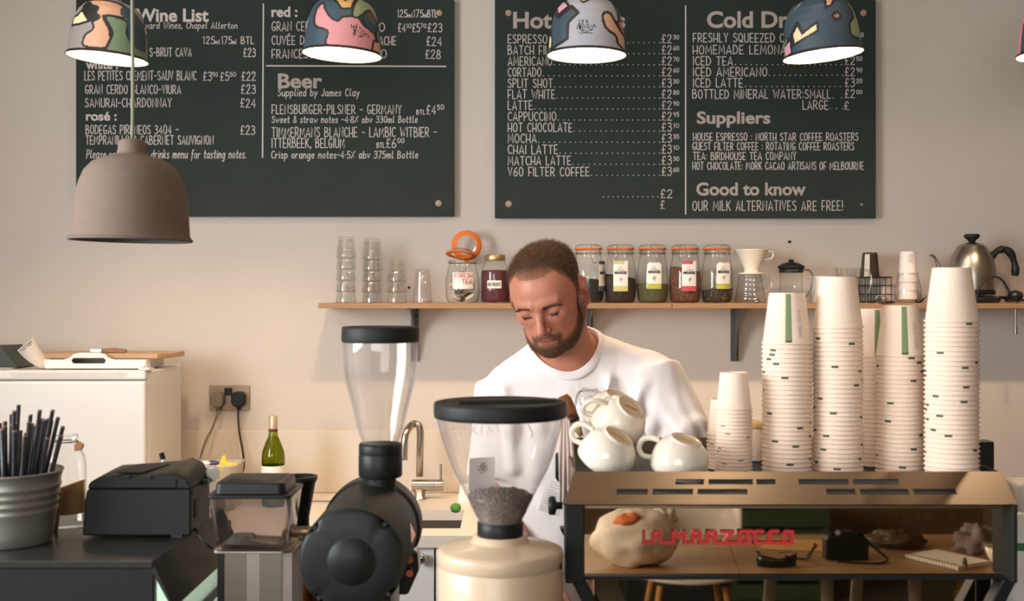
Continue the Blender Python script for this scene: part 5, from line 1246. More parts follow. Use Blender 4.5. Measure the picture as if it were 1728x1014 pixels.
# ---------------------------------------------------------------- black grinder with the tall clear hopper
ex, ez = -.2375, 1.2055; DR = 1.09; t = thing('coffee_grinder', 'tall black grinder with a round motor drum and an empty clear hopper', 'coffee grinder', (ex, 1.9, CZ)); o = t.location
def ylathe(m, prof, seg=64, cap0=False, cap1=False):        # profile (r, y) about the drum axis
    return m.rings([[(ex+DR*r*math.cos(2*PI*j/seg), y, ez+DR*r*math.sin(2*PI*j/seg)) for j in range(seg)] for r, y in prof], True, cap0, cap1)
m = M(o); ylathe(m, [(.070, 1.757), (.0722, 1.762), (.0722, 1.99)]); m.build('motor_drum', MT['blackm'], t)
m = M(o); seg = 72; rings = []
for r, y in ((.001, 1.7485), (.030, 1.7485), (.0315, 1.7510), (.0345, 1.7512), (.0665, 1.7512), (.0705, 1.754), (.0718, 1.7595)):
    ring = []
    for j in range(seg):
        a = 2*PI*j/seg; rr = r*DR
        if r > .05:
            for a0 in (48, 138, 228, 318):
                dlt = abs((math.degrees(a)-a0+180) % 360-180)
                if dlt < 8: rr = r*DR-.0075*(1-(dlt/8)**2)**.5
        ring.append((ex+rr*math.cos(a), y, ez+rr*math.sin(a)))
    rings.append(ring)
m.rings(rings, True, True); m.build('front_cover', MT['black'], t)
for a0 in (48, 138, 228, 318):
    M(o).cyl((ex+.0725*math.cos(R(a0)), 1.762, ez+.0725*math.sin(R(a0))), (ex+.0725*math.cos(R(a0)), 1.7535, ez+.0725*math.sin(R(a0))), .0036, seg=14).build('screw', MT['rubber'], t)
m = M(o); ylathe(m, [(.0722, 1.99), (.0755, 1.994), (.0765, 2.0), (.0765, 2.045), (.073, 2.05), (.001, 2.05)], cap1=True); m.build('burr_housing', MT['blackm'], t)
hx, hy = X_(642, 1.985), 1.985; k = hy/F
def zz(py): return Z_(py, hy)
M(o).lathe([(.0262, zz(832)-.004), (.0262, zz(805))], (hx, hy, 0), 48).build('neck', MT['black'], t)
M(o).lathe([(.026, zz(805)), (.0345, zz(804)), (.0365, zz(801)), (.0365, zz(768)), (.0355, zz(766)), (.0362, zz(764)), (.0362, zz(751)), (.0345, zz(747.5)), (.030, zz(747.5)), (.029, zz(752)), (.012, zz(760)), (.001, zz(760))], (hx, hy, 0), 56).build('hopper_collar', MT['black'], t)
hp = [(30, 748), (34, 738), (39.5, 721), (47, 688), (56, 654), (61, 632), (63, 612), (63.5, 576)]
M(o).lathe([(a*k, zz(b)) for a, b in hp], (hx, hy, 0), 64).build('hopper', MT['hop'], t)
M(o).lathe([(a*k-.0025, zz(b)) for a, b in hp], (hx, hy, 0), 64).build('hopper_lining', glassm('hopper_inner', (.97, .96, .95), (.72, .7, .69), .06), t)
M(o).lathe([(a*k, zz(b)) for a, b in ((61, 577), (64.5, 577), (65.5, 574), (65, 554), (63.5, 551), (58, 550.5), (54, 552), (.5, 552))], (hx, hy, 0), 64).build('lid', MT['blackm'], t)
m = M(o); tri = [(ex+.0722*math.cos(a)+.0006, y, ez+.0722*math.sin(a)) for a, y in ((.32, 1.895), (-.02, 1.87), (-.02, 1.92))]
tri = [(ex+.0793*math.cos(a), y, ez+.0793*math.sin(a)) for a, y in ((.38, 1.90), (.04, 1.865), (.04, 1.935))]; m.prism(tri, (.0008, 0, 0)); m.build('triangle_badge', MT['chrome'], t)
M(o).prism([(ex-.05, 1.86, CZ+.02), (ex+.05, 1.86, CZ+.02), (ex+.035, 1.86, ez-.055), (ex-.035, 1.86, ez-.055)], (0, .12, 0)).build('pedestal', MT['blackm'], t, bevel=.004)
M(o).b2(ex-.08, ex+.08, 1.74, 2.06, CZ, CZ+.02).build('base', MT['blackm'], t, bevel=.004)
# bag clamp and spout on the right flank of the drum
m = M(o); X_s = ex+.062
m.prism([(X_s, 1.95, ez-.018), (X_s+.020, 1.95, ez-.03), (X_s+.022, 1.95, ez-.06), (X_s+.004, 1.95, ez-.10), (X_s-.02, 1.95, ez-.10), (X_s-.016, 1.95, ez-.05)], (0, .05, 0)); m.build('spout_bracket', MT['blackg'], t, bevel=.004)
for dz in (-.040, -.062): M(o).cyl((X_s+.008, 1.952, ez+dz), (X_s+.008, 1.940, ez+dz), .006, seg=16).build('clamp_bolt', MT['copper'], t)
M(o).prism([(X_s-.022, 1.93, ez-.05), (X_s-.006, 1.93, ez-.045), (X_s-.010, 1.93, ez-.13), (X_s-.024, 1.93, ez-.13)], (0, .012, 0)).build('spout', MT['steel'], t, bevel=.001)

# ---------------------------------------------------------------- cream grinder with the wide bean hopper
gx, gy = X_(844, 1.75), 1.75; k = gy/F; t = thing('coffee_grinder', 'cream grinder with a wide clear hopper half empty of beans', 'coffee grinder', (gx, gy, CZ)); o = t.location; c = (gx, gy, 0)
def zz(py): return Z_(py, gy)
M(o).lathe([(.092, CZ+.02), (.0925, zz(952)), (.0915, zz(950))], c, 72, True, True).build('body', MT['cream'], t)
M(o).lathe([(.0918, zz(951)), (.0932, zz(949)), (.0934, zz(932)), (.0918, zz(926)), (.086, zz(923)), (.046, zz(914)), (.0405, zz(911)), (.0405, zz(903)), (.001, zz(903))], c, 72).build('top_cover', MT['cream'], t)
M(o).lathe([(.096, CZ), (.097, CZ+.003), (.097, CZ+.018), (.093, CZ+.021)], c, 64, True, True).build('base', MT['black'], t)
M(o).lathe([(.0325, zz(907)), (.0338, zz(905)), (.0338, zz(881)), (.0315, zz(878)), (.030, zz(878))], c, 56).build('hopper_collar', MT['black'], t)
hp = [(36.5, 884), (38, 874), (44, 864), (57, 836), (70, 810), (81, 790), (90, 766), (98, 741), (103.5, 722), (108, 702)]
M(o).lathe([(a*k, zz(b)) for a, b in hp], c, 80).build('hopper', MT['hop2'], t)
M(o).lathe([(108*k, zz(704)), (111*k, zz(703)), (112*k, zz(698)), (112*k, zz(682)), (110.5*k, zz(678)), (106*k, zz(677)), (100*k, zz(680)), (60*k, zz(681)), (.5*k, zz(681))], c, 80, True).build('lid', MT['blackm'], t)
m = M(o); zl = zz(681)
m.prism([(gx-.062, gy-.024, zl-.0005), (gx-.060, gy-.015, zl+.006), (gx+.082, gy+.012, zl+.006), (gx+.084, gy+.006, zl-.0005)], (.004, .016, 0)); m.build('lid_grip', MT['black'], t, bevel=.002)
rnd = random.Random(3)
def hr(z):
    pts = [(a*k, zz(b)) for a, b in hp]
    for (r0, z0), (r1, z1) in zip(pts, pts[1:]):
        if z0 <= z <= z1: return r0+(r1-r0)*(z-z0)/(z1-z0)
    return pts[0][0]
ztop = zz(836); m = M(o)
zs2 = [zz(880)+(ztop-zz(880))*i/5 for i in range(6)]
m.lathe([(.001, zs2[0])]+[(hr(z)-.0035, z) for z in zs2]+[((hr(ztop)-.003)*.6, ztop+.003), (.001, ztop+.005)], c, 48); m.build('bean_bed', MT['beand'], t)
bean = M(o); rot = lambda: Euler((rnd.uniform(0, 6), rnd.uniform(0, 6), rnd.uniform(0, 6))).to_matrix()
for i in range(420):
    if i < 230:
        a = rnd.uniform(0, 2*PI); r = (hr(ztop)-.006)*math.sqrt(rnd.random()); p = (gx+r*math.cos(a), gy+r*math.sin(a), ztop+.005*(1-r/.05)+rnd.uniform(-.001, .003))
    else:
        z = rnd.uniform(zs2[0]+.004, ztop); a = rnd.uniform(PI*.95, 2.05*PI); r = hr(z)-.0042; p = (gx+r*math.cos(a), gy+r*math.sin(a), z)
    bean.ell(p, (.0046, .0034, .0026), rot(), 8, 5)
b_ = bean.build('coffee_beans', MT['beans'], t); b_['kind'] = 'stuff'
m = M(o); r_ = .0932; p = lambda a, z: (gx+r_*math.cos(a), gy+r_*math.sin(a), z)
a0 = -PI/2-.065
m.prism([p(a0-.17*.92, zz(1004)), p(a0, zz(1004)), p(a0+.17*.92, zz(1004)), p(a0, zz(988))], (0, -.0006, 0)); m.build('triangle_badge', MT['black'], t)
m = M(o)
for dx in (-.06, 0, .06): m.ell(p(a0+dx*1.2, zz(998 if dx else 995)), (.0026, .0008, .0026))
m.build('badge_mark', MT['cream'], t)
M(o).cyl(p(-.35, zz(947)), (gx+.0955*math.cos(-.35), gy+.0955*math.sin(-.35), zz(947)), .0042, seg=16).build('thumb_screw', MT['black'], t)
# pen scribbles and a sticker on the hopper
m = M(o)
def on_h(pts):
    out = []
    for px, py in pts:
        z = zz(py); r = hr(z)+.0006; x = max(-.98*r, min(.98*r, (px-844)*k)); out.append((gx+x, gy-math.sqrt(r*r-x*x), z))
    return out
for pl in ([(780, 724), (788, 706), (793, 722), (784, 716)], [(798, 723), (799, 708), (806, 709), (801, 715), (809, 722)], [(815, 722), (816, 707)], [(824, 722), (826, 706), (833, 718), (840, 706), (843, 718)], [(890, 706), (898, 722), (894, 730)]):
    m.strip(on_h(pl), .0011, (0, -1, 0))
m.build('pen_writing', pm('faded_pen', rgb(176, 160, 150), .8), t)
m = M(o); g = [[(790+44*i/8, 782+50*j/6) for i in range(9)] for j in range(7)]
m.rings([[Vector((q.x, 2*gy-q.y-.004, q.z)) for q in map(Vector, on_h(row))] for row in g], False); m.build('sticker', MT['paper'], t, fix=False)
m = M(o)
for i in range(9):
    cx_, cy_ = 806+rnd.uniform(0, 22), 792+rnd.uniform(0, 14); m.strip([Vector((q.x, 2*gy-q.y-.0045, q.z)) for q in map(Vector, on_h([(cx_+3.5*math.cos(a), cy_+3.5*math.sin(a)) for a in [q*PI/5 for q in range(9)]]))], .0011, (0, -1, 0))
m.build('sticker_print', MT['brownp'], t)
# ---------------------------------------------------------------- coffee machine
MY = 1.87; t = thing('espresso_machine', 'wide steel coffee machine with red lettering on its mirrored back panel', 'coffee machine', (.44, 2.05, CZ)); o = t.location
x0, x1 = X_(984, MY), X_(1691, MY); z0, z1 = Z_(970, MY), Z_(857, MY)
M(o).b2(x0, x1, MY, MY+.006, z0, z1).build('back_panel', MT['mirror'], t)
M(o).b2(x0, x1, MY-.004, MY+.004, z1, z1+.006).build('panel_trim', MT['rail'], t)
M(o).b2(x0, x1, MY-.010, MY+.006, z0-.005, z0).build('panel_lip', MT['black'], t)
for a, b in ((X_(954, 1.83), x0), (x1, X_(1718, 1.83))):
    M(o).b2(a, b, 1.83, 1.885, z0-.004, Z_(851, 1.83)).build('side_cheek', MT['blackm'], t, bevel=.0025)
M(o).b2(x0+.02, x1-.02, MY+.05, 2.30, CZ+.05, z0+.02).build('lower_body', MT['mirror'], t, bevel=.003)
M(o).b2(x0+.002, x1-.002, MY+.008, 2.34, z0+.021, z1).build('main_body', MT['steel'], t)
# sloping rail with real slots: a patchwork of plates around the openings
A = [P(952, 851, 1.828), P(1717, 851, 1.828)]; B = [P(968, 795.5, 1.90), P(1690, 795.5, 1.90)]
def rp(u, v): return (A[0].lerp(A[1], u)).lerp(B[0].lerp(B[1], u), v)
xs_ = lambda px: (px-952)/(1717-952)
rows_ = [(0, .30, []), (.30, .46, [(1036, 1090), (1098, 1168), (1176, 1262), (1398, 1448), (1456, 1540), (1548, 1622)]), (.46, .60, []), (.60, .76, [(1136, 1186), (1194, 1272), (1278, 1312), (1352, 1440), (1448, 1528)]), (.76, 1, [])]
m = M(o); tn = (B[0]-A[0]).cross(A[1]-A[0]).normalized(); tn = tn if tn.y > 0 else -tn
def plate(u0, u1, v0, v1): m.prism([rp(u0, v0), rp(u1, v0), rp(u1, v1), rp(u0, v1)], tn*.0022)
for v0, v1, holes in rows_:
    u = 0
    for a, b in holes: plate(u, xs_(a), v0, v1); u = xs_(b)
    plate(u, 1, v0, v1)
m.build('sloping_rail', MT['rail'], t, fix=True)
m = M(o); m.prism([rp(0, 0), rp(.0035, 0), rp(.0035, 1), rp(0, 1)], -tn*.0012); m.build('rail_edge', MT['chrome'], t)
zr = B[0].z
for sx, (xa_, xb_) in enumerate(((B[0].x, B[0].x+.003), (B[1].x-.003, B[1].x))):
    M(o).b2(xa_, xb_, 1.90, 2.36, z1+.004, zr-.001).build('tray_side', MT['rail'] if sx == 0 else MT['blackm'], t)
M(o).b2(B[0].x, B[1].x, 2.36, 2.364, z1+.004, zr-.001).build('tray_back', MT['rail'], t)
TZ = 1.285
m = M(o); m.b2(B[0].x+.004, B[1].x-.004, 1.905, 2.355, z1+.001, TZ-.004)
for i in range(26): m.cyl((B[0].x+.006, 1.92+.0168*i, TZ-.0032), (B[1].x-.006, 1.92+.0168*i, TZ-.0032), .002, seg=8)
m.build('cup_tray', MT['bracket'], t)
for sx in (1, -1):
    xb_ = x0-.010 if sx > 0 else x1+.010
    m = M(o); m.prism([(xb_-.011, 1.86, z0-.004), (xb_+.011, 1.86, z0-.004), (xb_+.011+sx*.115, 1.86, CZ+.001), (xb_-.011+sx*.115, 1.86, CZ+.001)], (0, .03, 0)); m.build('foot', MT['black'], t, bevel=.002)
    m = M(o); m.prism([(xb_-.011, 2.26, z0-.004), (xb_+.011, 2.26, z0-.004), (xb_+.011+sx*.115, 2.26, CZ+.001), (xb_-.011+sx*.115, 2.26, CZ+.001)], (0, .03, 0)); m.build('foot', MT['black'], t, bevel=.002)
kx = X_(954, 1.83)
M(o).rings([[(kx-d, 1.93+r*math.cos(2*PI*j/28), Z_(853, 1.93)+r*math.sin(2*PI*j/28)) for j in range(28)] for r, d in ((.006, 0), (.006, .010), (.0145, .012), (.0155, .016), (.0145, .022), (.012, .023))], True, False, True).build('steam_knob', MT['black'], t)
# two group heads with handles on the barista side
for gx_ in (.27, .60):
    m = M(o).lathe([(.001, 1.13), (.034, 1.13), (.036, 1.135), (.036, 1.17), (.03, 1.18), (.03, 1.20)], (gx_, 2.375, 0), 32); m.b2(gx_-.03, gx_+.03, 2.33, 2.38, 1.18, 1.24); g = m.build('group_head', MT['steel'], t)
    M(o).cyl((gx_, 2.40, 1.125), (gx_, 2.50, 1.10), .013, .016).build('portafilter_handle', MT['black'], g)
# raised red lettering: one joined run of square tube strokes
def lg(pts): return [Vector(P(1060+a/5.76, 860+b/5.76, MY-.0002)) for a, b in pts]
strokes = [
    [(152, 212), (152, 318), (228, 318)], [(238, 318), (238, 240), (252, 210), (300, 210), (308, 230), (308, 318), (440, 318)], [(240, 268), (308, 268)],
    [(436, 318), (436, 210), (456, 210), (492, 268), (530, 210), (546, 210), (546, 318), (626, 318)],
    [(626, 318), (626, 232), (640, 206), (684, 206), (694, 226), (694, 318), (770, 318)], [(628, 266), (694, 266)],
    [(770, 318), (770, 208), (836, 208), (848, 226), (848, 250), (836, 266), (772, 266)], [(812, 266), (848, 318), (925, 318)],
    [(912, 210), (1012, 210), (925, 318), (1160, 318)], [(1080, 318), (1080, 206), (1300, 206)], [(1158, 318), (1158, 210)],
    [(1228, 206), (1228, 318), (1390, 318)], [(1370, 318), (1370, 206), (1446, 206)], [(1400, 318), (1512, 318)], [(1512, 318), (1512, 206), (1588, 206), (1588, 318), (1500, 318)]]
m = M(o); si_ = 0; wl = 30/5.76*MY/F
for s_ in strokes:
    q_ = lg(s_); n0 = len(m.v)
    for a, b in zip(q_, q_[1:]):
        d = (b-a).normalized(); nn_ = Vector((-d.z, 0, d.x))
        e_ = d*wl/2; si_ += 1
        m.prism([a-e_+nn_*wl/2, b+e_+nn_*wl/2, b+e_-nn_*wl/2, a-e_-nn_*wl/2], (0, -.0030-.00008*si_, 0))
m.build('lettering', MT['red'], t)

# ---------------------------------------------------------------- paper cups in upside-down stacks on the tray
def make_cup(name, R0, r1, h, stripe, small):
    t = thing(name, '', 'paper cup', (0, 0, 0))
    w = .0006
    M().lathe([(R0-.0003, .0010), (R0+.0003, 0), (R0+.0016, .0008), (R0+.0018, .0022), (R0+.0004, .0034), (R0-.0006, .0036), (r1+.0004, h-.0005), (r1-.0002, h), (r1-.0014, h), (r1-.0020, h-.004), (.001, h-.0042)], seg=36).build('cup_wall', MT['cupb'], t, fix=False)
    def rz(z): return R0-.0006+(r1+.0004-(R0-.0006))*(z-.0036)/(h-.0041)
    def patch(a0, a1, za, zb, off, nm, mt, n=5):
        m = M(); m.rings([[((rz(z)+off)*math.cos(a0+(a1-a0)*i/n), (rz(z)+off)*math.sin(a0+(a1-a0)*i/n), z) for i in range(n+1)] for z in (za, zb)], False); return m.build(nm, mt, t, fix=False)
    if stripe == 'green':
        patch(-PI/2-.30, -PI/2-.02, .0038, h-.002, .00012, 'green_stripe', MT['green'])
        patch(-PI/2-.29, -PI/2-.03, .0037, .0072, .00022, 'stripe_end', MT['dgreen'])
    elif stripe == 'plain':
        patch(-PI/2-.12, -PI/2+.17, .0037, .0072, .00012, 'stripe_end', MT['dgreen'])
    else:
        patch(-PI/2-.12, -PI/2+.22, .0036, .0054, .00012, 'rim_mark', MT['brownp'])
    return t
def print_text(t, R0, r1, h):
    m = M(); rnd = random.Random(2)
    for kcol in range(2):
        for i in range(26):
            z = .014+.0017*i*1.05
            if i in (12, 13) or z > h*.72: continue
            r = R0+(r1-R0)*z/h+.0002; a = -PI/2+.30+.09*kcol
            m.strip([(r*math.cos(a), r*math.sin(a), z), (r*math.cos(a+rnd.uniform(.03, .06)), r*math.sin(a+rnd.uniform(.03, .06)), z)], .0009, (0, -1, 0))
    return m.build('print_marks', MT['pgrey'], t, fix=False)
bigA = make_cup('takeaway_cup', .0425, .0305, .0895, 'plain', False)
bigG = make_cup('takeaway_cup', .0425, .0305, .0895, 'green', False); print_text(bigG, .0425, .0305, .0895)
smallC = make_cup('espresso_cup', .0305, .0235, .0640, 'brown', True)
used = set()
def cup_stack(px, Y, ytop_rim, pitch, proto, topproto, lab, toplab, group, toprot=0, base_z=TZ, sc_=1.0, tilt=(0, 0), h=.0895):
    rnd = random.Random(px*7+1); x = X_(px, Y); ztop = Z_(ytop_rim, Y); n = max(2, int(round((ztop-base_z)/pitch))+1); pitch = (ztop-base_z)/(n-1)
    for i in range(n):
        pr_ = topproto if i == n-1 else proto
        if pr_.name not in used: c_ = pr_; used.add(pr_.name)
        else: c_ = copy_tree(pr_)
        z = base_z+pitch*i
        c_.location = (x+tilt[0]*(z-base_z)+rnd.uniform(-.00015, .00015), Y+tilt[1]*(z-base_z)+rnd.uniform(-.00015, .00015), z)
        c_.rotation_euler = (0, 0, toprot if i == n-1 else rnd.uniform(0, 2*PI)); c_.scale = (sc_, sc_, sc_)
        c_['label'] = toplab if i == n-1 else lab
        c_['group'] = group
cup_stack(1328, 2.085, 580, .0079, bigA, bigG, 'white paper cup nested in the leftmost tall cup stack on the coffee machine', 'top paper cup with a green stripe on the leftmost tall stack', 'cups in the leftmost tall stack', 0, tilt=(0, 0))
cup_stack(1414, 2.085, 553, .0079, bigA, bigA, 'white paper cup nested in the second tall cup stack from the left', 'plain top paper cup of the second tall stack from the left', 'cups in the second tall stack', 2.5)
cup_stack(1478, 2.20, 602, .0079, bigA, bigG, 'white paper cup nested in the hindmost stack between two nearer stacks', 'top paper cup with a dark green stripe on the hindmost stack', 'cups in the hindmost stack', -.05)
cup_stack(1520, 2.105, 600, .0079, bigA, bigG, 'white paper cup nested in the shorter stack third from the left', 'top paper cup with a green stripe on the shorter third stack', 'cups in the shorter third stack', .02)
cup_stack(1606, 1.965, 543, .0079, bigA, bigA, 'white paper cup nested in the tallest stack at the right end', 'plain top paper cup of the tallest stack, level with the kettle', 'cups in the tallest right stack', 2.9)
cup_stack(1238.5, 2.06, 690, .0066, smallC, smallC, 'small white paper cup nested in the nearer low stack', 'top small paper cup of the nearer low stack beside the ceramic cups', 'cups in the nearer low stack', 2.0)
cup_stack(1222, 2.15, 733, .0066, smallC, smallC, 'small white paper cup nested in the farther low stack', 'top small paper cup of the farther low stack, mostly hidden', 'cups in the farther low stack', 1.0)

# ceramic cups heaped upside down
def make_mug(name, label, mt=None, group='ceramic cups heaped on the machine'):
    t = thing(name, label, 'cup', (0, 0, 0), 0, group); mt = mt or MT['ceramic']
    M().lathe([(.0455, .0), (.0475, .001), (.0482, .006), (.0490, .018), (.0465, .034), (.039, .048), (.030, .0555), (.0262, .0575), (.0262, .0605), (.0232, .0605), (.0225, .058), (.001, .0575)], seg=48).build('cup_body', mt, t, fix=False)
    M().lathe([(.0455, 0), (.0462, .018), (.044, .034), (.036, .048), (.001, .054)], seg=48).build('cup_inside', mt, t, fix=False)
    M().tube(cr([(-.0475, 0, .010), (-.062, 0, .008), (-.072, 0, .018), (-.070, 0, .034), (-.058, 0, .042), (-.042, 0, .043)], 6), .0048, 10).build('handle', mt, t)
    if mt is MT['ceramic']:
        M().lathe([(.0230, .0606), (.0258, .0607)], seg=40).lathe([(.0222, .0582), (.001, .0578)], seg=40).build('bare_foot', MT['cfoot'], t, fix=False)
        M().strip([(-.012, 0, .0588), (.012, 0, .0588)], .0018, (0, 0, 1)).build('foot_stamp', MT['brownp'], t)
    return t
def put(mg, px, Y, dz, ty, tx, rz, s=1.0):
    mg.rotation_mode = 'XYZ'; rot = Euler((R(tx), R(ty), 0)).to_matrix() @ Euler((0, 0, R(rz))).to_matrix()
    mg.rotation_euler = rot.to_euler(); mg.scale = (s, s, s)
    low = min((rot @ Vector((.049*math.cos(a), .049*math.sin(a), z))).z for a in [q*PI/12 for q in range(24)] for z in (0, .015))*s
    mg.location = (X_(px, Y), Y, TZ-low+dz)
put(make_mug('coffee_cup', 'white coffee cup upside down at the front left of the heap, handle to the left'), 1015, 2.012, .0, 30, 18, -12, 1.0)
put(make_mug('coffee_cup', 'white coffee cup with a stamped foot, resting on the front left cup'), 1033, 2.10, .042, 36, 30, 20, 1.0)
put(make_mug('coffee_cup', 'white coffee cup at the back of the heap beneath the wooden brush'), 1024, 2.20, .052, 22, 16, 60, 1.0)
put(make_mug('coffee_cup', 'white coffee cup upside down on its own, right of the heap'), 1142, 1.998, 0, 14, 14, -14, 1.0)
gm = make_mug('glass_cup', 'clear glass cup perched behind the heap with a brush in it', MT['glass2'], 'ceramic cups heaped on the machine'); put(gm, 994, 2.28, .095, 4, 8, 90, .58)
# brush standing in the heap
bt = Vector(P(981, 736, 2.10)); hd = Vector(P(949, 668, 2.10)); t = thing('cleaning_brush', 'brown wooden handled brush standing among the ceramic cups', 'brush', bt)
u = (hd-bt); L = u.length; u.normalize(); v = Vector((u.z, 0, -u.x)); wv = Vector((0, 1, 0))
def bs(d, a, b): return [u*d+v*a*math.cos(q)+wv*b*math.sin(q) for q in [2*PI*j/20 for j in range(20)]]
M().rings([bs(L*.0, .004, .003), bs(L*.2, .0075, .005), bs(L*.38, .010, .006)], True, True, True).build('bristles', MT['bristle'], t)
M().rings([bs(L*.37, .0108, .0068), bs(L*.50, .0115, .0070)], True, True, True).build('ferrule', pm('ferrule_dark', rgb(56, 40, 28), .4, .4), t)
m = M(); m.rings([bs(L*.50, .0112, .0068), bs(L*.62, .0132, .0075), bs(L*.9, .0128, .0072), bs(L*1.0, .009, .005)], True, True, True); m.build('handle', MT['brownwood'], t)
# sheet standing in for the steel side panel; till ticket beside it
t = thing('side_panel_stand_in', 'pale pleated sheet standing in for the steel left side of the coffee machine', 'side panel', P(955, 850, 2.1)); o = t.location
m = M(o); nx, nz = 40, 12; rows2 = []
for j in range(nz+1):
    f = j/nz; y_ = 700+150*f; w_ = 5+17*f**.6
    rows2.append([P(953+w_*(i/nx-.5)*2*.9, y_, 2.1)+Vector((0, .010*math.sin(i/nx*4*2*PI)*min(1, f*1.5+.2), 0)) for i in range(nx+1)])  # pleats imitate the vertical lines mirrored in the steel side
m.rings(rows2, False); o_ = m.build('cloth', pm('panel_sheet_pale', rgb(226, 204, 196), .9, bump=.1, bscale=600), t, fix=False)
s_ = o_.modifiers.new('thick', 'SOLIDIFY'); s_.thickness = .003
t = thing('order_ticket', 'white printed order ticket clipped left of the coffee machine', 'ticket', P(928, 868, 1.98)); o = t.location
a = [P(933, 779, 1.98), P(944, 779, 1.98), P(945, 826, 1.98), P(945, 872, 1.98), P(909, 861, 1.98), P(920, 822, 1.98)]
M(o).prism([a[0], a[1], a[2], a[3], a[4], a[5]], (0, .0007, 0)).build('paper_slip', MT['paper'], t)
m = M(o)
for i in range(9):
    f = .40+.055*i; l = P(933, 779, 1.98).lerp(P(909, 861, 1.98), f); m.strip([l+Vector((.006, -.0006, -.0005)), l+Vector((.006+.016*(1 if i % 3 else .7), -.0006, -.004))], .0011, (0, -1, 0))
m.build('printing', MT['pgrey'], t)
M(o).tube([P(940.5, 764, 1.975), P(939.5, 768, 1.97), P(940, 806, 1.97), P(942.5, 812, 1.975)], [.0015, .0026, .0030, .0014], 10).build('clip', MT['black'], t)
# cream cup behind the small stacks, black box and white containers at the right end
t = thing('paper_cup', 'white paper cup with a tan rim behind the small cup stacks', 'paper cup', (X_(1280, 2.25), 2.25, TZ))
M().lathe([(.001, .001), (.020, .001), (.0215, .003), (.0255, Z_(722, 2.25)-TZ)], seg=36).build('cup_wall', MT['cupb'], t)
M().lathe([(.0255, Z_(722, 2.25)-TZ), (.0275, Z_(721, 2.25)-TZ), (.0275, Z_(714, 2.25)-TZ), (.024, Z_(711, 2.25)-TZ), (.001, Z_(711, 2.25)-TZ)], seg=36).build('lid', pm('tan_lid', rgb(214, 170, 112), .6), t)
bx_ = Vector((X_(1643, 2.5), 2.5, 0)); 
t = thing('knock_box', 'tall narrow black box behind the right end of the coffee machine', 'box', (X_(1645, 2.375), 2.375, CZ))
w_ = 27*2.375/F; M().b2(-w_, w_, -.02, .02, 0, Z_(743, 2.375)-CZ).build('box_body', MT['blackm'], t, bevel=.004)
t = thing('white_bottle', 'white plastic bottle with a green label band at the right edge', 'bottle', (X_(1716, 2.1), 2.1, CZ))
k = 2.1/F
M().lathe([(.001, .001), (.040, .001), (.043, .008), (.043, Z_(905, 2.1)-CZ), (.036, Z_(885, 2.1)-CZ), (.018, Z_(872, 2.1)-CZ), (.016, Z_(866, 2.1)-CZ), (.001, Z_(866, 2.1)-CZ)], seg=40).build('bottle_body', MT['whitep'], t)
M().lathe([(.0433, Z_(921, 2.1)-CZ), (.0436, Z_(920, 2.1)-CZ), (.0436, Z_(908, 2.1)-CZ)], seg=40).build('green_band', pm('band_green', rgb(44, 128, 74), .5), t)
label_patch('paper_label', MT['paper'], t, -.036, -.012, Z_(1000, 2.1)-CZ, Z_(972, 2.1)-CZ, 0, .0432, .0006)
t = thing('white_canister', 'pale squared canister behind the white bottle at the right edge', 'canister', (X_(1742, 2.3), 2.3, CZ))
M().rings([[(a, b, z) for a, b in rrect(.088, .088, .016)] for z in (0, Z_(818, 2.3)-CZ)]+[[(a, b, Z_(811, 2.3)-CZ) for a, b in rrect(.078, .078, .014)]], True, True, True).build('canister_body', pm('canister_beige', rgb(206, 196, 186), .5), t)
# ---------------------------------------------------------------- customer side, seen in the machine's mirrored panel
def RX(px, d): return (px-CX)*d/F                          # a reflected pixel at virtual depth d
def RY(d): return 2*MY-d
tz = .757
t = thing('wooden_table', 'pale wooden table reflected in the mirrored panel of the coffee machine', 'table', (.85, -.12, 0)); o = t.location
M(o).b2(.13, 1.62, RY(4.17), RY(3.575), tz-.028, tz).build('tabletop', MT['tablewood'], t, bevel=.004)
wl_ = pm('white_leg', rgb(196, 190, 182), .5)
for px, d, dx in ((1410, 3.75, .0), (1559, 3.75, .02), (1316, 4.02, -.03), (1466, 4.02, -.03)):
    x, y = RX(px, d), RY(d); M(o).cyl((x, y, tz-.03), (x+dx*2, y, 0), .021, .016).build('leg', wl_, t)
M(o).cyl((RX(1650, 3.7), RY(3.7), tz-.03), (RX(1650, 3.7)-.10, RY(3.7), 0), .022, .018).build('leg', MT['oak'], t)
m = M(o); m.strip([Vector((RX(1248, 3.6), RY(3.6), tz+.0004)), Vector((RX(1226, 4.1), RY(4.1), tz+.0004))], .003, (0, 0, 1)); m.build('board_joint', MT['panelwood'], t)
# chair tucked at the far side
ch = Vector((RX(1175, 4.7), RY(4.82), 0)); t = thing('shell_chair', 'pale shell chair with oak legs reflected below the wooden table', 'chair', ch)
shell = pm('shell_white', rgb(214, 206, 200), .5)
rings = []
for j in range(9):
    f = j/8; rings.append([(x*.22*(1-.0*f), y*.20, .455-.05*(1-min(1, math.hypot(x, y)))**1.2-.0) for x, y in [(math.cos(2*PI*i/40)*(1-f*.98), math.sin(2*PI*i/40)*(1-f*.98)) for i in range(40)]])
m = M(); m.rings(rings, True, False, True); o_ = m.build('seat', shell, t); s_ = o_.modifiers.new('thick', 'SOLIDIFY'); s_.thickness = .012
m = M(); m.rings([[(.21*math.cos(a), -.19+.05*(1-math.sin(a*1.0)) if False else -.17*abs(math.sin(a))**.5-.02, z) for a in [PI+PI*i/20 for i in range(21)]] for z in (.45, .55, .65, .73)], False); o_ = m.build('backrest', shell, t); s_ = o_.modifiers.new('thick', 'SOLIDIFY'); s_.thickness = .012
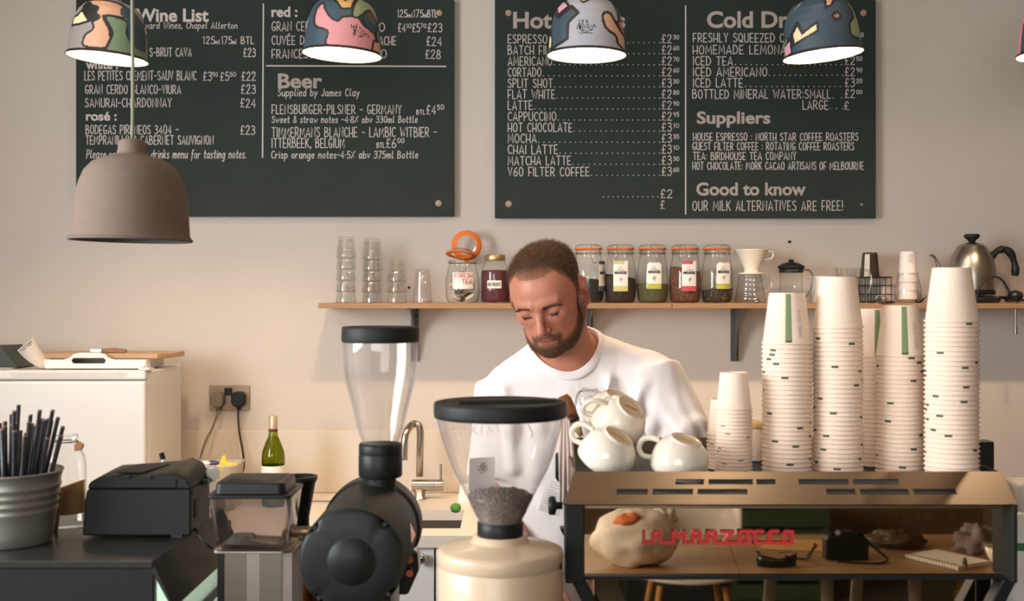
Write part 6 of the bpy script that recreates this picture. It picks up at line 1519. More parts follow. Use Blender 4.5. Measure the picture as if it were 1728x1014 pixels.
for sx in (-1, 1):
    for sy in (-1, 1): M().cyl((sx*.13, sy*.12, .42), (sx*.20, sy*.19, 0), .014, .011).build('leg', MT['oak'], t)
# paper bag
def blob(name, c, r, mt, parent, seed, amp=.12, z0=0, sub=0, seg=40, n=24):
    m = M(); m.ell((0, 0, 0), 1.0, None, seg, n)
    for v in m.v:
        k_ = 1+amp*noise.noise(v*2.2+Vector((seed, 0, 0)))+amp*.5*noise.noise(v*5+Vector((0, seed, 0)))
        v.x *= r[0]*k_; v.y *= r[1]*k_; v.z = max(v.z*r[2]*k_+c[2], z0); v.x += c[0]; v.y += c[1]
    return m.build(name, mt, parent)
t = thing('paper_bag', 'crumpled pale bag with an orange print reflected behind the first red letters', 'bag', (RX(1073, 3.67), RY(3.70), tz))
blob('bag_body', (0, 0, .085), (.135, .085, .095), pm('bag_paper', rgb(242, 232, 222), .5, var=.06), t, 3, .13, .0)
blob('bag_print', (-.02, .048, .140), (.050, .026, .030), pm('print_orange', rgb(214, 116, 74), .6, var=.2), t, 8, .2, .1)
blob('bag_neck', (.09, -.01, .15), (.04, .03, .035), MT['paper'], t, 5, .3, .1)
# sunglasses, envelope, camera, strap, notebook, cloth, bowl, lighter
def tp(px, d): return Vector((RX(px, d), RY(d), tz))
t = thing('kraft_envelope', 'flat tan envelope reflected beneath the camera and its cord', 'envelope', tp(1345, 3.98))
M().box((0, 0, .002), (.24, .17, .003), Euler((0, 0, .15)).to_matrix()).build('envelope_body', pm('kraft', rgb(206, 160, 92), .8), t)
m = M()
for k_ in range(3): m.strip([(-.08+.06*k_, -.05, .0042), (-.03+.06*k_, .05, .0042)], .003, (0, 0, 1))
m.build('printed_lines', MT['brownp'], t)
t = thing('sunglasses', 'black wraparound sunglasses reflected in front of the camera', 'sunglasses', tp(1310, 3.68))
arcp = [(.062*math.cos(a), .035*math.sin(a), 0) for a in [PI*i/20 for i in range(21)]]
m = M(); m.rings([[(x, y, .002) for x, y, z in arcp], [(x*1.02, y*1.05, .030+.012*abs(x)/.062) for x, y, z in arcp]], False); o_ = m.build('lens', MT['blackg'], t); s_ = o_.modifiers.new('thick', 'SOLIDIFY'); s_.thickness = .003
m = M()
for sx in (-1, 1): m.tube(cr([(sx*.062, 0, .036), (sx*.05, -.05, .034), (sx*.03, -.10, .020)], 6), .003, 8)
m.build('temple_arm', MT['black'], t)
t = thing('camera', 'black camera body reflected beside the last red letter', 'camera', tp(1426, 3.78))
m = M(); m.prism([(a, -.022, b) for a, b in [(-.066, 0), (.066, 0), (.068, .006), (.068, .070), (.052, .074), (.030, .078), (.020, .092), (-.020, .092), (-.030, .078), (-.058, .076), (-.068, .066), (-.068, .006)]], (0, .05, 0)); m.build('camera_body', MT['blackm'], t, bevel=.004)
M().cyl((0, -.02, .04), (0, -.075, .04), .033, .031, 36).build('lens', MT['black'], t)
M().cyl((-.045, .005, .074), (-.045, .005, .086), .010).cyl((.048, .005, .072), (.048, .005, .084), .012).build('dial', MT['black'], t)
M().tube(cr([(.066, 0, .06), (.10, .03, .03), (.12, .05, .008), (.08, .08, .004), (.02, .07, .004), (-.04, .05, .004)], 6), .004, 6).build('shoulder_strap', MT['black'], t)
t = thing('coiled_cord', 'thin dark cord looping on the table between the sunglasses and the camera', 'cord', tp(1362, 3.76))
M().tube(cr([(-.06, -.05, .004), (-.02, .0, .004), (-.01, -.03, .004), (.0, .02, .012), (.02, -.01, .03), (.03, .0, .045), (.026, -.01, .05), (.02, .0, .04), (.01, -.04, .004)], 6), .003, 6).build('cord_loop', MT['black'], t)
t = thing('leather_pouch', 'slumped dark brown pouch reflected between the camera and the notebook', 'pouch', tp(1512, 3.97))
blob('pouch_body', (0, 0, .018), (.095, .07, .035), pm('dark_leather', rgb(76, 58, 44), .5, var=.2), t, 11, .3, .0)
t = thing('spiral_notebook', 'open spiral notebook with a white page reflected right of the pouch', 'notebook', tp(1598, 3.74)); rt = Euler((0, 0, -.55)).to_matrix()
M().box((0, 0, .007), (.15, .20, .013), rt).build('page_block', MT['paper'], t, bevel=.001)
m = M()
for k_ in range(18):
    p = rt @ Vector((-.077, -.092+.0108*k_, .0105)); m.tube([p+rt @ Vector((.008*math.cos(a), 0, .009*math.sin(a))) for a in [2*PI*i/12 for i in range(12)]], .0011, 5, closed=True)
m.build('spiral_binding', MT['wire'], t)
t = thing('small_lighter', 'tiny pale lighter standing on the notebook corner', 'lighter', tp(1628, 3.64))
M().b2(-.007, .007, -.005, .005, 0, .026).build('lighter_body', MT['bracket'], t, bevel=.002); M().b2(-.005, .005, -.004, .004, .026, .034).build('lighter_top', MT['chrome'], t)
t = thing('crumpled_cloth', 'crumpled mauve grey cloth reflected beside the white bowl', 'cloth', tp(1652, 3.88))
blob('cloth_heap', (0, 0, .03), (.075, .06, .055), pm('mauve_cloth', rgb(130, 114, 116), .9, var=.1), t, 21, .5, .0)
t = thing('white_bowl', 'small white bowl reflected at the right end of the mirrored panel', 'bowl', tp(1688, 3.70))
M().lathe([(.001, .002), (.022, .0), (.025, .004), (.040, .030), (.046, .056), (.043, .056), (.037, .030), (.020, .008), (.001, .008)], seg=40).build('bowl_body', MT['ceramic'], t)
M().lathe([(.0395, .042), (.001, .046)], seg=32).build('bowl_contents', MT['oak'], t)
# low furniture by the shop front
t = thing('low_cupboard', 'dark low cupboard by the shop front, seen only in reflection', 'cupboard', (.85, -2.5, 0))
m = M(); m.b2(-.26, .2, -.2, .2, .0, .78); m.build('cupboard_body', pm('cupboard_dark', rgb(34, 42, 40), .5), t, bevel=.004)
M().b2(-.03, -.01, .2, .215, .5, .6).build('handle', MT['wire'], t)
t = thing('green_crate', 'green crate by the shop front, seen only in reflection', 'crate', (1.38, -2.45, 0))
m = M()
for z in (.02, .12, .22, .32, .42): m.b2(-.24, .24, -.16, -.145, z, z+.08); m.b2(-.24, .24, .145, .16, z, z+.08); m.b2(-.24, -.225, -.145, .145, z, z+.08); m.b2(.225, .24, -.145, .145, z, z+.08)
m.b2(-.225, .225, -.145, .145, 0, .015)
for sx in (-.23, .21):
    for sy in (-.15, .13): m.b2(sx, sx+.02, sy, sy+.02, 0, .5)
m.build('crate_body', pm('crate_green', rgb(62, 82, 58), .6), t)
# ---------------------------------------------------------------- the barista: one continuous body grown from smoothly blended volumes
class Grid:
    """scalar field on a rectilinear grid with its own spacing along each axis; meshed with surface nets"""
    def __init__(s, xs, ys, zs):
        s.xs, s.ys, s.zs = [np.asarray(a, np.float32) for a in (xs, ys, zs)]
        s.X, s.Y, s.Z = np.meshgrid(s.xs, s.ys, s.zs, indexing='ij')
    def pts(s): return np.stack([s.X, s.Y, s.Z], -1)
    def nets(s, V):
        n = V.shape; ins = V < 0
        c = lambda a, i, j, k: a[i:n[0]-1+i, j:n[1]-1+j, k:n[2]-1+k]
        cnt = sum(c(ins, i, j, k).astype(np.int8) for i in (0, 1) for j in (0, 1) for k in (0, 1))
        act = (cnt > 0) & (cnt < 8); idx = np.full(act.shape, -1, np.int64); ci = np.argwhere(act); idx[act] = np.arange(len(ci))
        acc = np.zeros((len(ci), 3)); num = np.zeros(len(ci))
        corners = [(i, j, k) for i in (0, 1) for j in (0, 1) for k in (0, 1)]
        ax = (s.xs, s.ys, s.zs)
        def pos(cor): return np.stack([ax[d][ci[:, d]+cor[d]] for d in range(3)], -1)
        def val(cor): return V[ci[:, 0]+cor[0], ci[:, 1]+cor[1], ci[:, 2]+cor[2]]
        for a in corners:
            for d in range(3):
                if a[d]: continue
                b = list(a); b[d] = 1
                va, vb = val(a), val(b); m_ = (va < 0) != (vb < 0)
                t = np.where(m_, va/np.where(np.abs(va-vb) < 1e-12, 1, va-vb), 0)[:, None]
                p = pos(a)*(1-t)+pos(b)*t
                acc += np.where(m_[:, None], p, 0); num += m_
        verts = acc/num[:, None]; faces = []
        for d in range(3):
            u, v = [(1, 2), (2, 0), (0, 1)][d]
            sl0 = [slice(None)]*3; sl1 = [slice(None)]*3; sl0[d] = slice(0, n[d]-1); sl1[d] = slice(1, n[d])
            for q in (u, v): sl0[q] = slice(1, n[q]-1); sl1[q] = slice(1, n[q]-1)
            A, B = ins[tuple(sl0)], ins[tuple(sl1)]
            e = np.argwhere(A != B)
            if not len(e): continue
            fl = A[tuple(e.T)]
            base = e.copy(); base[:, u] += 1; base[:, v] += 1
            def cell(du, dv):
                q = base.copy(); q[:, u] -= du; q[:, v] -= dv; return idx[tuple(q.T)]
            quad = np.stack([cell(1, 1), cell(0, 1), cell(0, 0), cell(1, 0)], -1)
            quad[~fl] = quad[~fl][:, ::-1]; faces.append(quad)
        return verts, np.concatenate(faces)
def smin(a, b, k):
    h = np.clip(.5+.5*(b-a)/k, 0, 1); return b+(a-b)*h-k*h*(1-h)
def smax(a, b, k): return -smin(-a, -b, k)
def ellip(p, c, r, rot=None):
    q = p-np.array(c, np.float32)
    if rot is not None: q = q @ np.array(rot, np.float32)          # rot: columns are the ellipsoid's axes
    r = np.array(r, np.float32); k0 = np.sqrt(((q/r)**2).sum(-1)); k1 = np.sqrt(((q/(r*r))**2).sum(-1))
    return k0*(k0-1)/np.maximum(k1, 1e-6)
def caps(p, a, b, ra, rb=None):
    rb = ra if rb is None else rb; a = np.array(a, np.float32); b = np.array(b, np.float32); d = b-a
    t = np.clip(((p-a) @ d)/max(float(d @ d), 1e-9), 0, 1)
    return np.sqrt(((p-a-t[..., None]*d)**2).sum(-1))-(ra+(rb-ra)*t)
def cone(p, a, b, ra, rb):
    """flat-ended round cone"""
    a = np.array(a, np.float32); b = np.array(b, np.float32); d = b-a; L = float(np.sqrt(d @ d)); d = d/L
    t = (p-a) @ d; q = p-a-t[..., None]*d; r = np.sqrt((q**2).sum(-1)); w = np.clip(t/L, 0, 1)
    return np.maximum(r-(ra+(rb-ra)*w), np.maximum(-t, t-L))
def bumpn(p, s, seed):                                         # cheap smooth noise from summed sines
    rr = np.random.RandomState(seed); o_ = 0
    for i in range(5):
        k = rr.normal(size=3)*s*(1+.5*i); o_ = o_+np.sin(p @ k.astype(np.float32)+rr.uniform(0, 6))/(1+.5*i)
    return o_/2.6
def to_obj(name, verts, faces, mat, parent, origin):
    me = bpy.data.meshes.new(name); me.from_pydata((verts-np.array(origin)).tolist(), [], faces.tolist())
    me.polygons.foreach_set('use_smooth', [True]*len(me.polygons)); me.materials.append(mat); me.update()
    o = bpy.data.objects.new(name, me); col.objects.link(o); o.parent = parent; return o

# head frame: x to his left, -y out of the face, z up; then tilted and turned as in the photo
HS = .95
HEAD = Vector((.0775, 2.575, Z_(500, 2.575)))
HR = (Euler((0, 0, R(-16))).to_matrix() @ Euler((R(27), 0, 0)).to_matrix() @ Euler((0, R(-9), 0)).to_matrix())
HRn = np.array(HR, np.float32)
def h2w(x, y, z): return HEAD+HR @ (Vector((x, y, z))*HS)
def w2h(p): return ((p-np.array(HEAD, np.float32)) @ HRn)/HS
def head_core(q):
    """skull, face and nose in head space, metres at natural size"""
    d = ellip(q, (0, .018, .037), (.0765, .096, .076))
    d = smin(d, ellip(q, (0, -.022, .020), (.0675, .068, .075)), .03)
    d = smin(d, ellip(q, (0, -.030, -.040), (.0610, .056, .070)), .03)
    d = smin(d, ellip(q, (0, -.040, -.078), (.0500, .044, .036)), .025)
    for s in (-1, 1):
        d = smin(d, caps(q, (s*.058, .010, -.052), (s*.030, -.052, -.094), .014, .014), .028)      # jaw line
        d = smin(d, ellip(q, (s*.039, -.058, -.016), (.019, .017, .013)), .022)                    # cheekbone
    d = smin(d, ellip(q, (0, -.078, -.100), (.021, .015, .015)), .018)                             # chin
    d = smin(d, ellip(q, (0, -.070, -.066), (.030, .024, .026)), .018)                             # muzzle
    for s in (-1, 1):
        d = smin(d, caps(q, (s*.012, -.0850, .0195), (s*.042, -.0740, .0215), .0098, .0078), .014)    # brow ridge
        d = smax(d, -ellip(q, (s*.0315, -.0965, .002), (.0195, .020, .0120)), .010)                 # eye socket
        d = smin(d, ellip(q, (s*.0315, -.0735, .002), (.0150, .0115, .0110)), .004)                # closed lid over the eyeball
    d = smin(d, caps(q, (0, -.083, .014), (0, -.1055, -.029), .0080, .0098), .009)                  # nose
    d = smin(d, ellip(q, (0, -.1085, -.0350), (.0112, .0120, .0098)), .007)
    for s in (-1, 1):
        d = smin(d, ellip(q, (s*.0125, -.0955, -.0375), (.0082, .0100, .0080)), .005)
        d = smax(d, -ellip(q, (s*.0062, -.0995, -.0435), (.0036, .0052, .0045)), .003)
    d = smin(d, ellip(q, (0, -.0915, -.0625), (.0195, .0060, .0034)), .004)                        # lips
    d = smin(d, ellip(q, (0, -.0890, -.0718), (.0165, .0066, .0042)), .004)
    d = smax(d, -caps(q, (-.021, -.0975, -.0672), (.021, -.0975, -.0672), .0018), .003)
    return d
def ears(q, d):
    for s in (-1, 1):
        m = np.array([[.93*1, 0, 0], [0, 1, 0], [0, 0, 1]])
        a = R(34)*s; ro = np.array([[math.cos(a), -math.sin(a), 0], [math.sin(a), math.cos(a), 0], [0, 0, 1]])
        e = ellip(q, (s*.0835, .022, -.009), (.0075, .0200, .0330), ro)
        e = smax(e, -ellip(q, (s*.0950, .016, -.005), (.0055, .0105, .0195), ro), .004)
        e = smin(e, caps(q, (s*.0815, .006, .004), (s*.0900, .024, .019), .0040, .0040), .004)
        e = smin(e, caps(q, (s*.0770, .006, -.026), (s*.0780, .012, -.034), .0065, .0055), .006)
        e = smin(e, caps(q, (s*.0740, .016, -.024), (s*.0760, .022, .020), .0115, .0115), .006)
        d = smin(d, e, .006)
    return d
# body joints in world space (his left is +x in the picture)
NB = Vector((.128, 2.675, 1.470)); SHR = Vector((-.008, 2.690, 1.376)); SHL = Vector((.315, 2.660, 1.405))
ELR = Vector((-.030, 2.660, 1.120)); WRR = Vector((.040, 2.500, 1.010)); ELL = Vector((.432, 2.590, 1.135)); WRL = Vector((.330, 2.455, 1.085))
CH = Vector((.128, 2.705, 1.27)); PV = Vector((.128, 2.73, .98))
def arms(p, d, grow=0):
    for S, E, W_ in ((SHR, ELR, WRR), (SHL, ELL, WRL)):
        d = smin(d, caps(p, S, E, .052+grow, .042+grow), .03); d = smin(d, caps(p, E, W_, .042+grow, .027+grow), .02)
    return d
def fingers(p, d):
    for W_, dirv, side in ((WRR, Vector((.45, -.55, -.45)), 1), (WRL, Vector((-.25, -.80, -.35)), -1)):
        u = dirv.normalized(); n_ = Vector((0, .35, -1)); n_ = (n_-u*n_.dot(u)).normalized(); w = u.cross(n_)
        pc = W_+u*.045
        d = smin(d, ellip(p, pc, (.042, .016, .050), [[w.x, n_.x, u.x], [w.y, n_.y, u.y], [w.z, n_.z, u.z]]), .012)
        for i, (off, L) in enumerate(((-.030, .070), (-.010, .078), (.010, .074), (.029, .058))):
            a = W_+u*.082+w*off; b = a+u*L*.45+n_*.006; c_ = b+u*L*.28+n_*.022; e = c_+u*L*.08+n_*.020
            for q0, q1, r0, r1 in ((a, b, .0090, .0085), (b, c_, .0085, .0078), (c_, e, .0078, .0068)): d = smin(d, caps(p, q0, q1, r0, r1), .004)
        a = W_+u*.030-w*.036*side*1.0; b = a-w*.022*side+u*.026+n_*.012; c_ = b+u*.030+n_*.014
        d = smin(d, caps(p, a, b, .0115, .0100), .008); d = smin(d, caps(p, b, c_, .0098, .0080), .004)
    return d
def nu(a, b, fine, coarse, f0, f1):
    """coordinates from a to b, fine between f0 and f1"""
    out = [a]
    while out[-1] < b:
        x = out[-1]; dist = max(f0-x, x-f1, 0); out.append(x+min(coarse, fine+.10*dist))
    return out
hx0, hx1 = HEAD.x-.115, HEAD.x+.125; hy0, hy1 = HEAD.y-.15, HEAD.y+.13; hz0, hz1 = HEAD.z-.16, HEAD.z+.15
g = Grid(nu(-.24, .58, .0022, .009, hx0, hx1), nu(2.30, 2.92, .0022, .009, hy0, hy1), nu(.0, 1.78, .0022, .012, hz0, hz1))
p = g.pts(); q = w2h(p)
nb_h = h2w(0, .020, -.060)
d = head_core(q)*HS
d = ears(q, d/HS)*HS
body = caps(p, nb_h, NB-Vector((0, 0, .03)), .056, .062)
for s_ in (-1, 1):                                              # the neck's strap muscles
    body = smin(body, caps(p, h2w(s_*.055, .02, -.045), NB+Vector((s_*.018, -.05, -.035)), .014, .012), .03)
d = smin(d, body, .022)
tor = ellip(p, CH, (.160, .105, .235)); tor = smin(tor, ellip(p, PV+Vector((0, 0, .05)), (.155, .105, .16)), .08)
tor = smin(tor, caps(p, NB+Vector((0, .015, -.02)), SHR, .050, .052), .05); tor = smin(tor, caps(p, NB+Vector((0, .015, -.02)), SHL, .050, .052), .05)
tor = arms(p, tor); tor = fingers(p, tor)
for sx in (-1, 1):
    hip = PV+Vector((sx*.085, 0, -.02)); kn = Vector((hip.x+sx*.01, 2.71, .50)); an = Vector((hip.x+sx*.015, 2.74, .09))
    tor = smin(tor, caps(p, hip, kn, .082, .056), .04); tor = smin(tor, caps(p, kn, an, .056, .038), .02)
    tor = smin(tor, caps(p, an+Vector((0, .03, -.045)), an+Vector((0, -.16, -.055)), .040, .034), .03)
d = smin(d, tor, .035)
d = np.maximum(d, .001-g.Z)
verts, faces = g.nets(d)
person = thing('person', 'barista with cropped hair and beard in a white t-shirt, looking down at the machine', 'person', (.128, 2.70, 0))
MT['skin'] = attrmat('skin', 'tone', .45, .07, .3, 380, .45)
bodyo = to_obj('body', verts, faces, MT['skin'], person, person.location)
qv = w2h(verts.astype(np.float32)); x_, y_, z_ = qv.T
base = np.array(rgb(194, 127, 101)); tone = np.tile(base, (len(verts), 1))
def mixin(wt, c):
    global tone
    wt = np.clip(wt, 0, 1)[:, None]; tone = tone*(1-wt)+np.array(c)*wt
gauss = lambda c, r: np.exp(-(((qv-np.array(c))/np.array(r))**2).sum(1))
near = (np.abs(z_) < .2)
mixin(.5*(gauss((.045, -.065, -.03), (.028, .04, .026))+gauss((-.045, -.065, -.03), (.028, .04, .026))), rgb(196, 112, 92))
mixin(.6*gauss((0, -.105, -.034), (.016, .02, .014)), rgb(192, 104, 86))
mixin(.7*(gauss((.086, .02, 0), (.02, .03, .04))+gauss((-.086, .02, 0), (.02, .03, .04))), rgb(190, 100, 82))
mixin(.9*(gauss((0, -.097, -.0632), (.019, .010, .0042))+gauss((0, -.097, -.0722), (.017, .010, .0046))), rgb(152, 80, 72))
mixin(.8*np.exp(-((z_+.0670)/.0016)**2)*(np.abs(x_) < .021)*(y_ < -.07), rgb(98, 52, 46))  # dark crease between the lips, shade put into the skin colour
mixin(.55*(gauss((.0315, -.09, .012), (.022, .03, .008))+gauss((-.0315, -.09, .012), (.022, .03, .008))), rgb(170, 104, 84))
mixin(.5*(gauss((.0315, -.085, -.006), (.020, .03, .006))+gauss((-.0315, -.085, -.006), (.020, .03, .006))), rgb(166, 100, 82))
# shaved shadow of hair at the sides and of the beard's edge
def hairline(q):
    """how far above the hairline a point lies (metres, along z)"""
    x, y, z = q[..., 0], q[..., 1], q[..., 2]
    g_ = np.interp(y, [-.12, -.080, -.060, -.046, -.034, -.022, -.012, .004, .022, .040, .060, .10, .14], [.088, .080, .077, .070, .052, .022, -.004, -.006, .018, .004, -.030, -.050, -.052])
    g_ = g_+np.where(y < -.045, .012*np.clip((np.abs(x)-.030)/.02, 0, 1)-.004*np.clip(1-np.abs(x)/.02, 0, 1), 0)
    return z-g_
def beardmask(q):
    """positive inside the beard"""
    x, y, z = q[..., 0], q[..., 1], q[..., 2]; ax = np.abs(x)
    top = np.interp(y, [-.12, -.095, -.085, -.075, -.060, -.040, -.022, -.008, .01], [-.0745, -.0755, -.0745, -.071, -.067, -.058, -.038, -.008, -.004])
    m1 = np.minimum(top-z, z+np.interp(y, [-.1, -.05, -.02, .02], [.126, .118, .104, .070])); m1 = np.minimum(m1, .010-y)
    lipz = (z+.0675); lip = np.sqrt((x/.0190)**2+(lipz/.0072)**2)-1
    must = np.minimum(np.minimum(-.0495-z-.35*np.maximum(0, ax-.012), z+.0680), np.minimum(.031-ax, -.070-y))
    side = np.minimum(np.minimum(ax-.020, .036-ax), np.minimum(-.0540-z, z+.10)); side = np.minimum(side, -.058-y)
    m = np.maximum(np.maximum(m1, must), side)
    m = np.where((lip < 0) & (y < -.075), np.minimum(m, lip*.010), m)
    return m
hl = hairline(qv)
mixin(np.where(near & (z_ > -.06) & (np.abs(x_) < .0775), np.clip(.25+hl/.02, 0, .85), 0), rgb(104, 76, 58))
bm_ = beardmask(qv)
mixin(np.where(near & (z_ > -.14) & (y_ < .02), np.clip(.3+bm_/.014, 0, .8), 0), rgb(112, 78, 58))
mixin(.55*(gauss((.0065, -.088, .017), (.0016, .02, .007))+gauss((-.0065, -.088, .017), (.0016, .02, .007))), rgb(120, 68, 52))  # shade of two frown creases painted into the skin colour
mo = bumpn(qv.astype(np.float32), 110, 3); mixin(.10*np.clip(mo, 0, 1), rgb(160, 84, 64))
at = bodyo.data.color_attributes.new('tone', 'FLOAT_COLOR', 'POINT')
at.data.foreach_set('color', np.concatenate([tone, np.ones((len(tone), 1))], 1).astype(np.float32).ravel())

# cropped hair and beard: a thin skin of colour with thousands of short strands standing on it
hairm = pm('hair_brown', rgb(92, 66, 46), .7, var=.25, scale=120)
strandm = pm('hair_strand', rgb(112, 80, 50), .45, var=.65, scale=140); beards = pm('beard_strand', rgb(108, 74, 48), .5, var=.4, scale=300)
gh = Grid(np.arange(-.092, .0921, .0024), np.arange(-.125, .125, .0024), np.arange(-.15, .14, .0024))
qh = gh.pts(); hc = head_core(qh)
hl_ = hairline(qh)+.004*bumpn(qh, 260, 9); thick = .0002+.0048*np.clip((hl_-.006)/.05, 0, 1)*np.clip((qh[..., 2]-.030)/.05, .12, 1)+.0004*bumpn(qh, 500, 2)
vh, fh = gh.nets(smax(hc-thick, -hl_*.6, .002))
tow = lambda v: (v*HS) @ HRn.T+np.array(HEAD)
def fade(o, q, m_, w, c0, c1):
    f = np.clip((m_(q)+.001)/w, 0, 1)[:, None]; cc = np.array(c0)*(1-f)+np.array(c1)*f
    a_ = o.data.color_attributes.new('tone', 'FLOAT_COLOR', 'POINT'); a_.data.foreach_set('color', np.concatenate([cc, np.ones((len(cc), 1))], 1).astype(np.float32).ravel())
MT['fuzz'] = attrmat('short_hair', 'tone', .75, 0, .3, 700, .2)
hair = to_obj('hair', tow(vh), fh, MT['fuzz'], person, person.location)
fade(hair, vh, lambda q: np.minimum(hairline(q), .6*(q[..., 2]+.01)), .030, rgb(150, 100, 78), rgb(78, 55, 38))
bk_ = beardmask(qh)+.0022*bumpn(qh, 330, 12); bth = .0002+.0026*np.clip(bk_/.020, 0, 1)+.0004*bumpn(qh, 600, 4)
vb, fb = gh.nets(smax(smax(hc-bth, -bk_*.7, .0015), -(hc+.006), .002))
beard = to_obj('beard', tow(vb), fb, MT['fuzz'], person, person.location)
fade(beard, vb, beardmask, .014, rgb(140, 92, 70), rgb(80, 54, 38))
def strands(name, o, n, length, rad, mat, lean, keep, seed):
    me = o.data; rs = np.random.RandomState(seed); nv = len(me.vertices)
    co = np.empty(nv*3, np.float32); me.vertices.foreach_get('co', co); co = co.reshape(-1, 3)
    no = np.empty(nv*3, np.float32); me.vertices.foreach_get('normal', no); no = no.reshape(-1, 3)
    ql = w2h(co+np.array(person.location, np.float32)); ok = np.where(keep(ql))[0]; pick = rs.choice(ok, n)
    b = co[pick]+rs.normal(size=(n, 3))*.0009; L = length(ql[pick])*rs.uniform(.6, 1.15, n)
    dr = no[pick]+rs.normal(size=(n, 3))*.28+(HRn @ np.array(lean)); dr /= np.linalg.norm(dr, axis=1)[:, None]
    b = b-dr*.0012; t = b+dr*L[:, None]
    a1 = np.cross(dr, rs.normal(size=(n, 3))); a1 /= np.linalg.norm(a1, axis=1)[:, None]; a2 = np.cross(dr, a1)
    V = np.empty((n, 4, 3)); 
    for k in range(3):
        an = 2*PI*k/3; V[:, k] = b+(a1*math.cos(an)+a2*math.sin(an))*rad
    V[:, 3] = t; i0 = np.arange(n)*4
    Fc = np.concatenate([np.stack([i0+a, i0+(a+1) % 3, i0+3], -1) for a in range(3)])
    m2 = bpy.data.meshes.new(name); m2.from_pydata(V.reshape(-1, 3).tolist(), [], Fc.tolist()); m2.materials.append(mat); m2.update()
    s = bpy.data.objects.new(name, m2); col.objects.link(s); s.parent = o; s['kind'] = 'stuff'; return s
strands('hair_strands', hair, 15000, lambda q: .0012+.0100*np.clip((hairline(q)-.004)/.05, 0, 1)*np.clip((q[..., 2]-.025)/.05, .12, 1), .00026, strandm, (0, -.15, .1), lambda q: (hairline(q) > -.002), 1)
strands('beard_strands', beard, 8000, lambda q: .0018+.0036*np.clip(beardmask(q)/.02, 0, 1), .00026, beards, (0, 0, -.55), lambda q: (beardmask(q) > -.0005), 2)
# eyebrows and lashes
def on_face(x, z):                                             # the face's surface in front of (x, z)
    ys = np.linspace(-.14, -.04, 220, dtype=np.float32); pp = np.stack([np.full(220, x), ys, np.full(220, z)], -1).astype(np.float32)
    dd = head_core(pp); k = int(np.argmax(dd < 0)); return float(ys[k])
rs = np.random.RandomState(7); MT['brow'] = pm('eyebrow_brown', rgb(104, 74, 54), .7, var=.2)
for s in (-1, 1):
    m = M(person.location)
    for i in range(260):
        f = rs.rand(); x = s*(.013+.037*f); z = .0120+.0050*math.sin(min(f, .75)/.75*PI/2)-.0065*max(0, f-.72)/.28+rs.normal()*.0022*(1-.5*f)
        y = on_face(x, z); a = h2w(x, y+.0008, z); u = Vector((s*(.5+.6*f), -.45, .75-1.0*f)).normalized(); b = h2w(x+u.x*.0075, y+u.y*.0050, z+u.z*.0065)
        m.cyl(a, b, .00052, .0002, 4, False)
    m.build('eyebrow', MT['brow'], person, fix=False)
    m = M(person.location); ptsl = []
    for i in range(13):
        f = i/12; x = s*(.0185+.026*f); z = -.0050-.0030*math.sin(f*PI)+.0012*f; y = on_face(x, z); ptsl.append(h2w(x, y-.0006, z))
    m.tube(ptsl, [.0004+.0010*math.sin(PI*i/12) for i in range(13)], 6)
    for i in range(26):
        f = rs.rand(); x = s*(.0195+.024*f); z = -.0052-.0030*math.sin(f*PI); y = on_face(x, z)
        m.cyl(h2w(x, y-.0002, z), h2w(x+s*.0015*(f-.2), y-.0062, z-.0035), .00045, .0001, 4, False)
    m.build('eyelashes', MT['black'], person, fix=False)

# white t-shirt
gs = Grid(np.arange(-.26, .56, .0050), np.arange(2.46, 2.90, .0055), np.arange(.80, 1.56, .0050)); ps = gs.pts()
NA = (h2w(0, .02, -.06)-NB).normalized()                       # the neck's axis
def shirt_raw(p):
    d = ellip(p, CH+Vector((0, .000, .0)), (.184, .124, .235))
    d = smin(d, cone(p, CH+Vector((0, .004, .05)), CH+Vector((0, .012, -.42)), .150, .165)*.8, .07)
    d = smin(d, caps(p, NB+Vector((0, .012, -.020)), SHR+Vector((.012, 0, .004)), .066, .066), .05); d = smin(d, caps(p, NB+Vector((0, .012, -.020)), SHL+Vector((-.012, 0, .004)), .066, .066), .05)
    for S, E, f in ((SHR, ELR, .74), (SHL, ELL, .74)):
        e = S.lerp(E, f); d = smin(d, cone(p, S-(E-S)*.05, e, .070, .079)-.002, .03)
    return d
d = shirt_raw(ps)
# cloth folds: soft ridges running from the shoulders and armpits
def ridge(p, pts, r, k, dep=.5):
    global d
    pts = [Vector(q_)+Vector((0, .012 if i == 0 else .001, 0)) for i, q_ in enumerate(pts)]
    for i, (a, b) in enumerate(zip(pts, pts[1:])): d = smin(d, caps(p, a, b, r*(.3 if i == 0 else .9), r*.9), k)
def sp(px, py, y): return P(px, py, y)
for pts, r in ((((1085, 650, 2.575), (1065, 700, 2.565), (1062, 790, 2.57)), .010), (((1110, 668, 2.58), (1098, 720, 2.570), (1100, 800, 2.575)), .011), (((1030, 640, 2.58), (1018, 700, 2.565), (1020, 790, 2.568)), .009), (((975, 650, 2.572), (985, 720, 2.562), (978, 800, 2.568)), .010), (((1130, 668, 2.585), (1160, 720, 2.545), (1172, 750, 2.53)), .010), (((1108, 672, 2.58), (1150, 735, 2.535), (1160, 762, 2.53)), .009), (((1150, 660, 2.60), (1180, 715, 2.56), (1190, 742, 2.55)), .009), (((850, 660, 2.60), (862, 720, 2.58), (866, 790, 2.58)), .010), (((905, 655, 2.575), (912, 720, 2.565), (905, 800, 2.57)), .008)):
    ridge(ps, [sp(*q_) for q_ in pts], r, .022)
d = d+.0040*bumpn(ps*np.array([1, 1, .35], np.float32), 26, 5)+.0012*bumpn(ps*np.array([1, 1, .6], np.float32), 60, 8)
neck_cut = caps(ps, NB-NA*.035+Vector((0, -.012, 0)), NB+NA*.20+Vector((0, -.018, 0)), .070, .082)
d = smax(d, -neck_cut, .006)
d = smax(d, .86-gs.Z, .004)
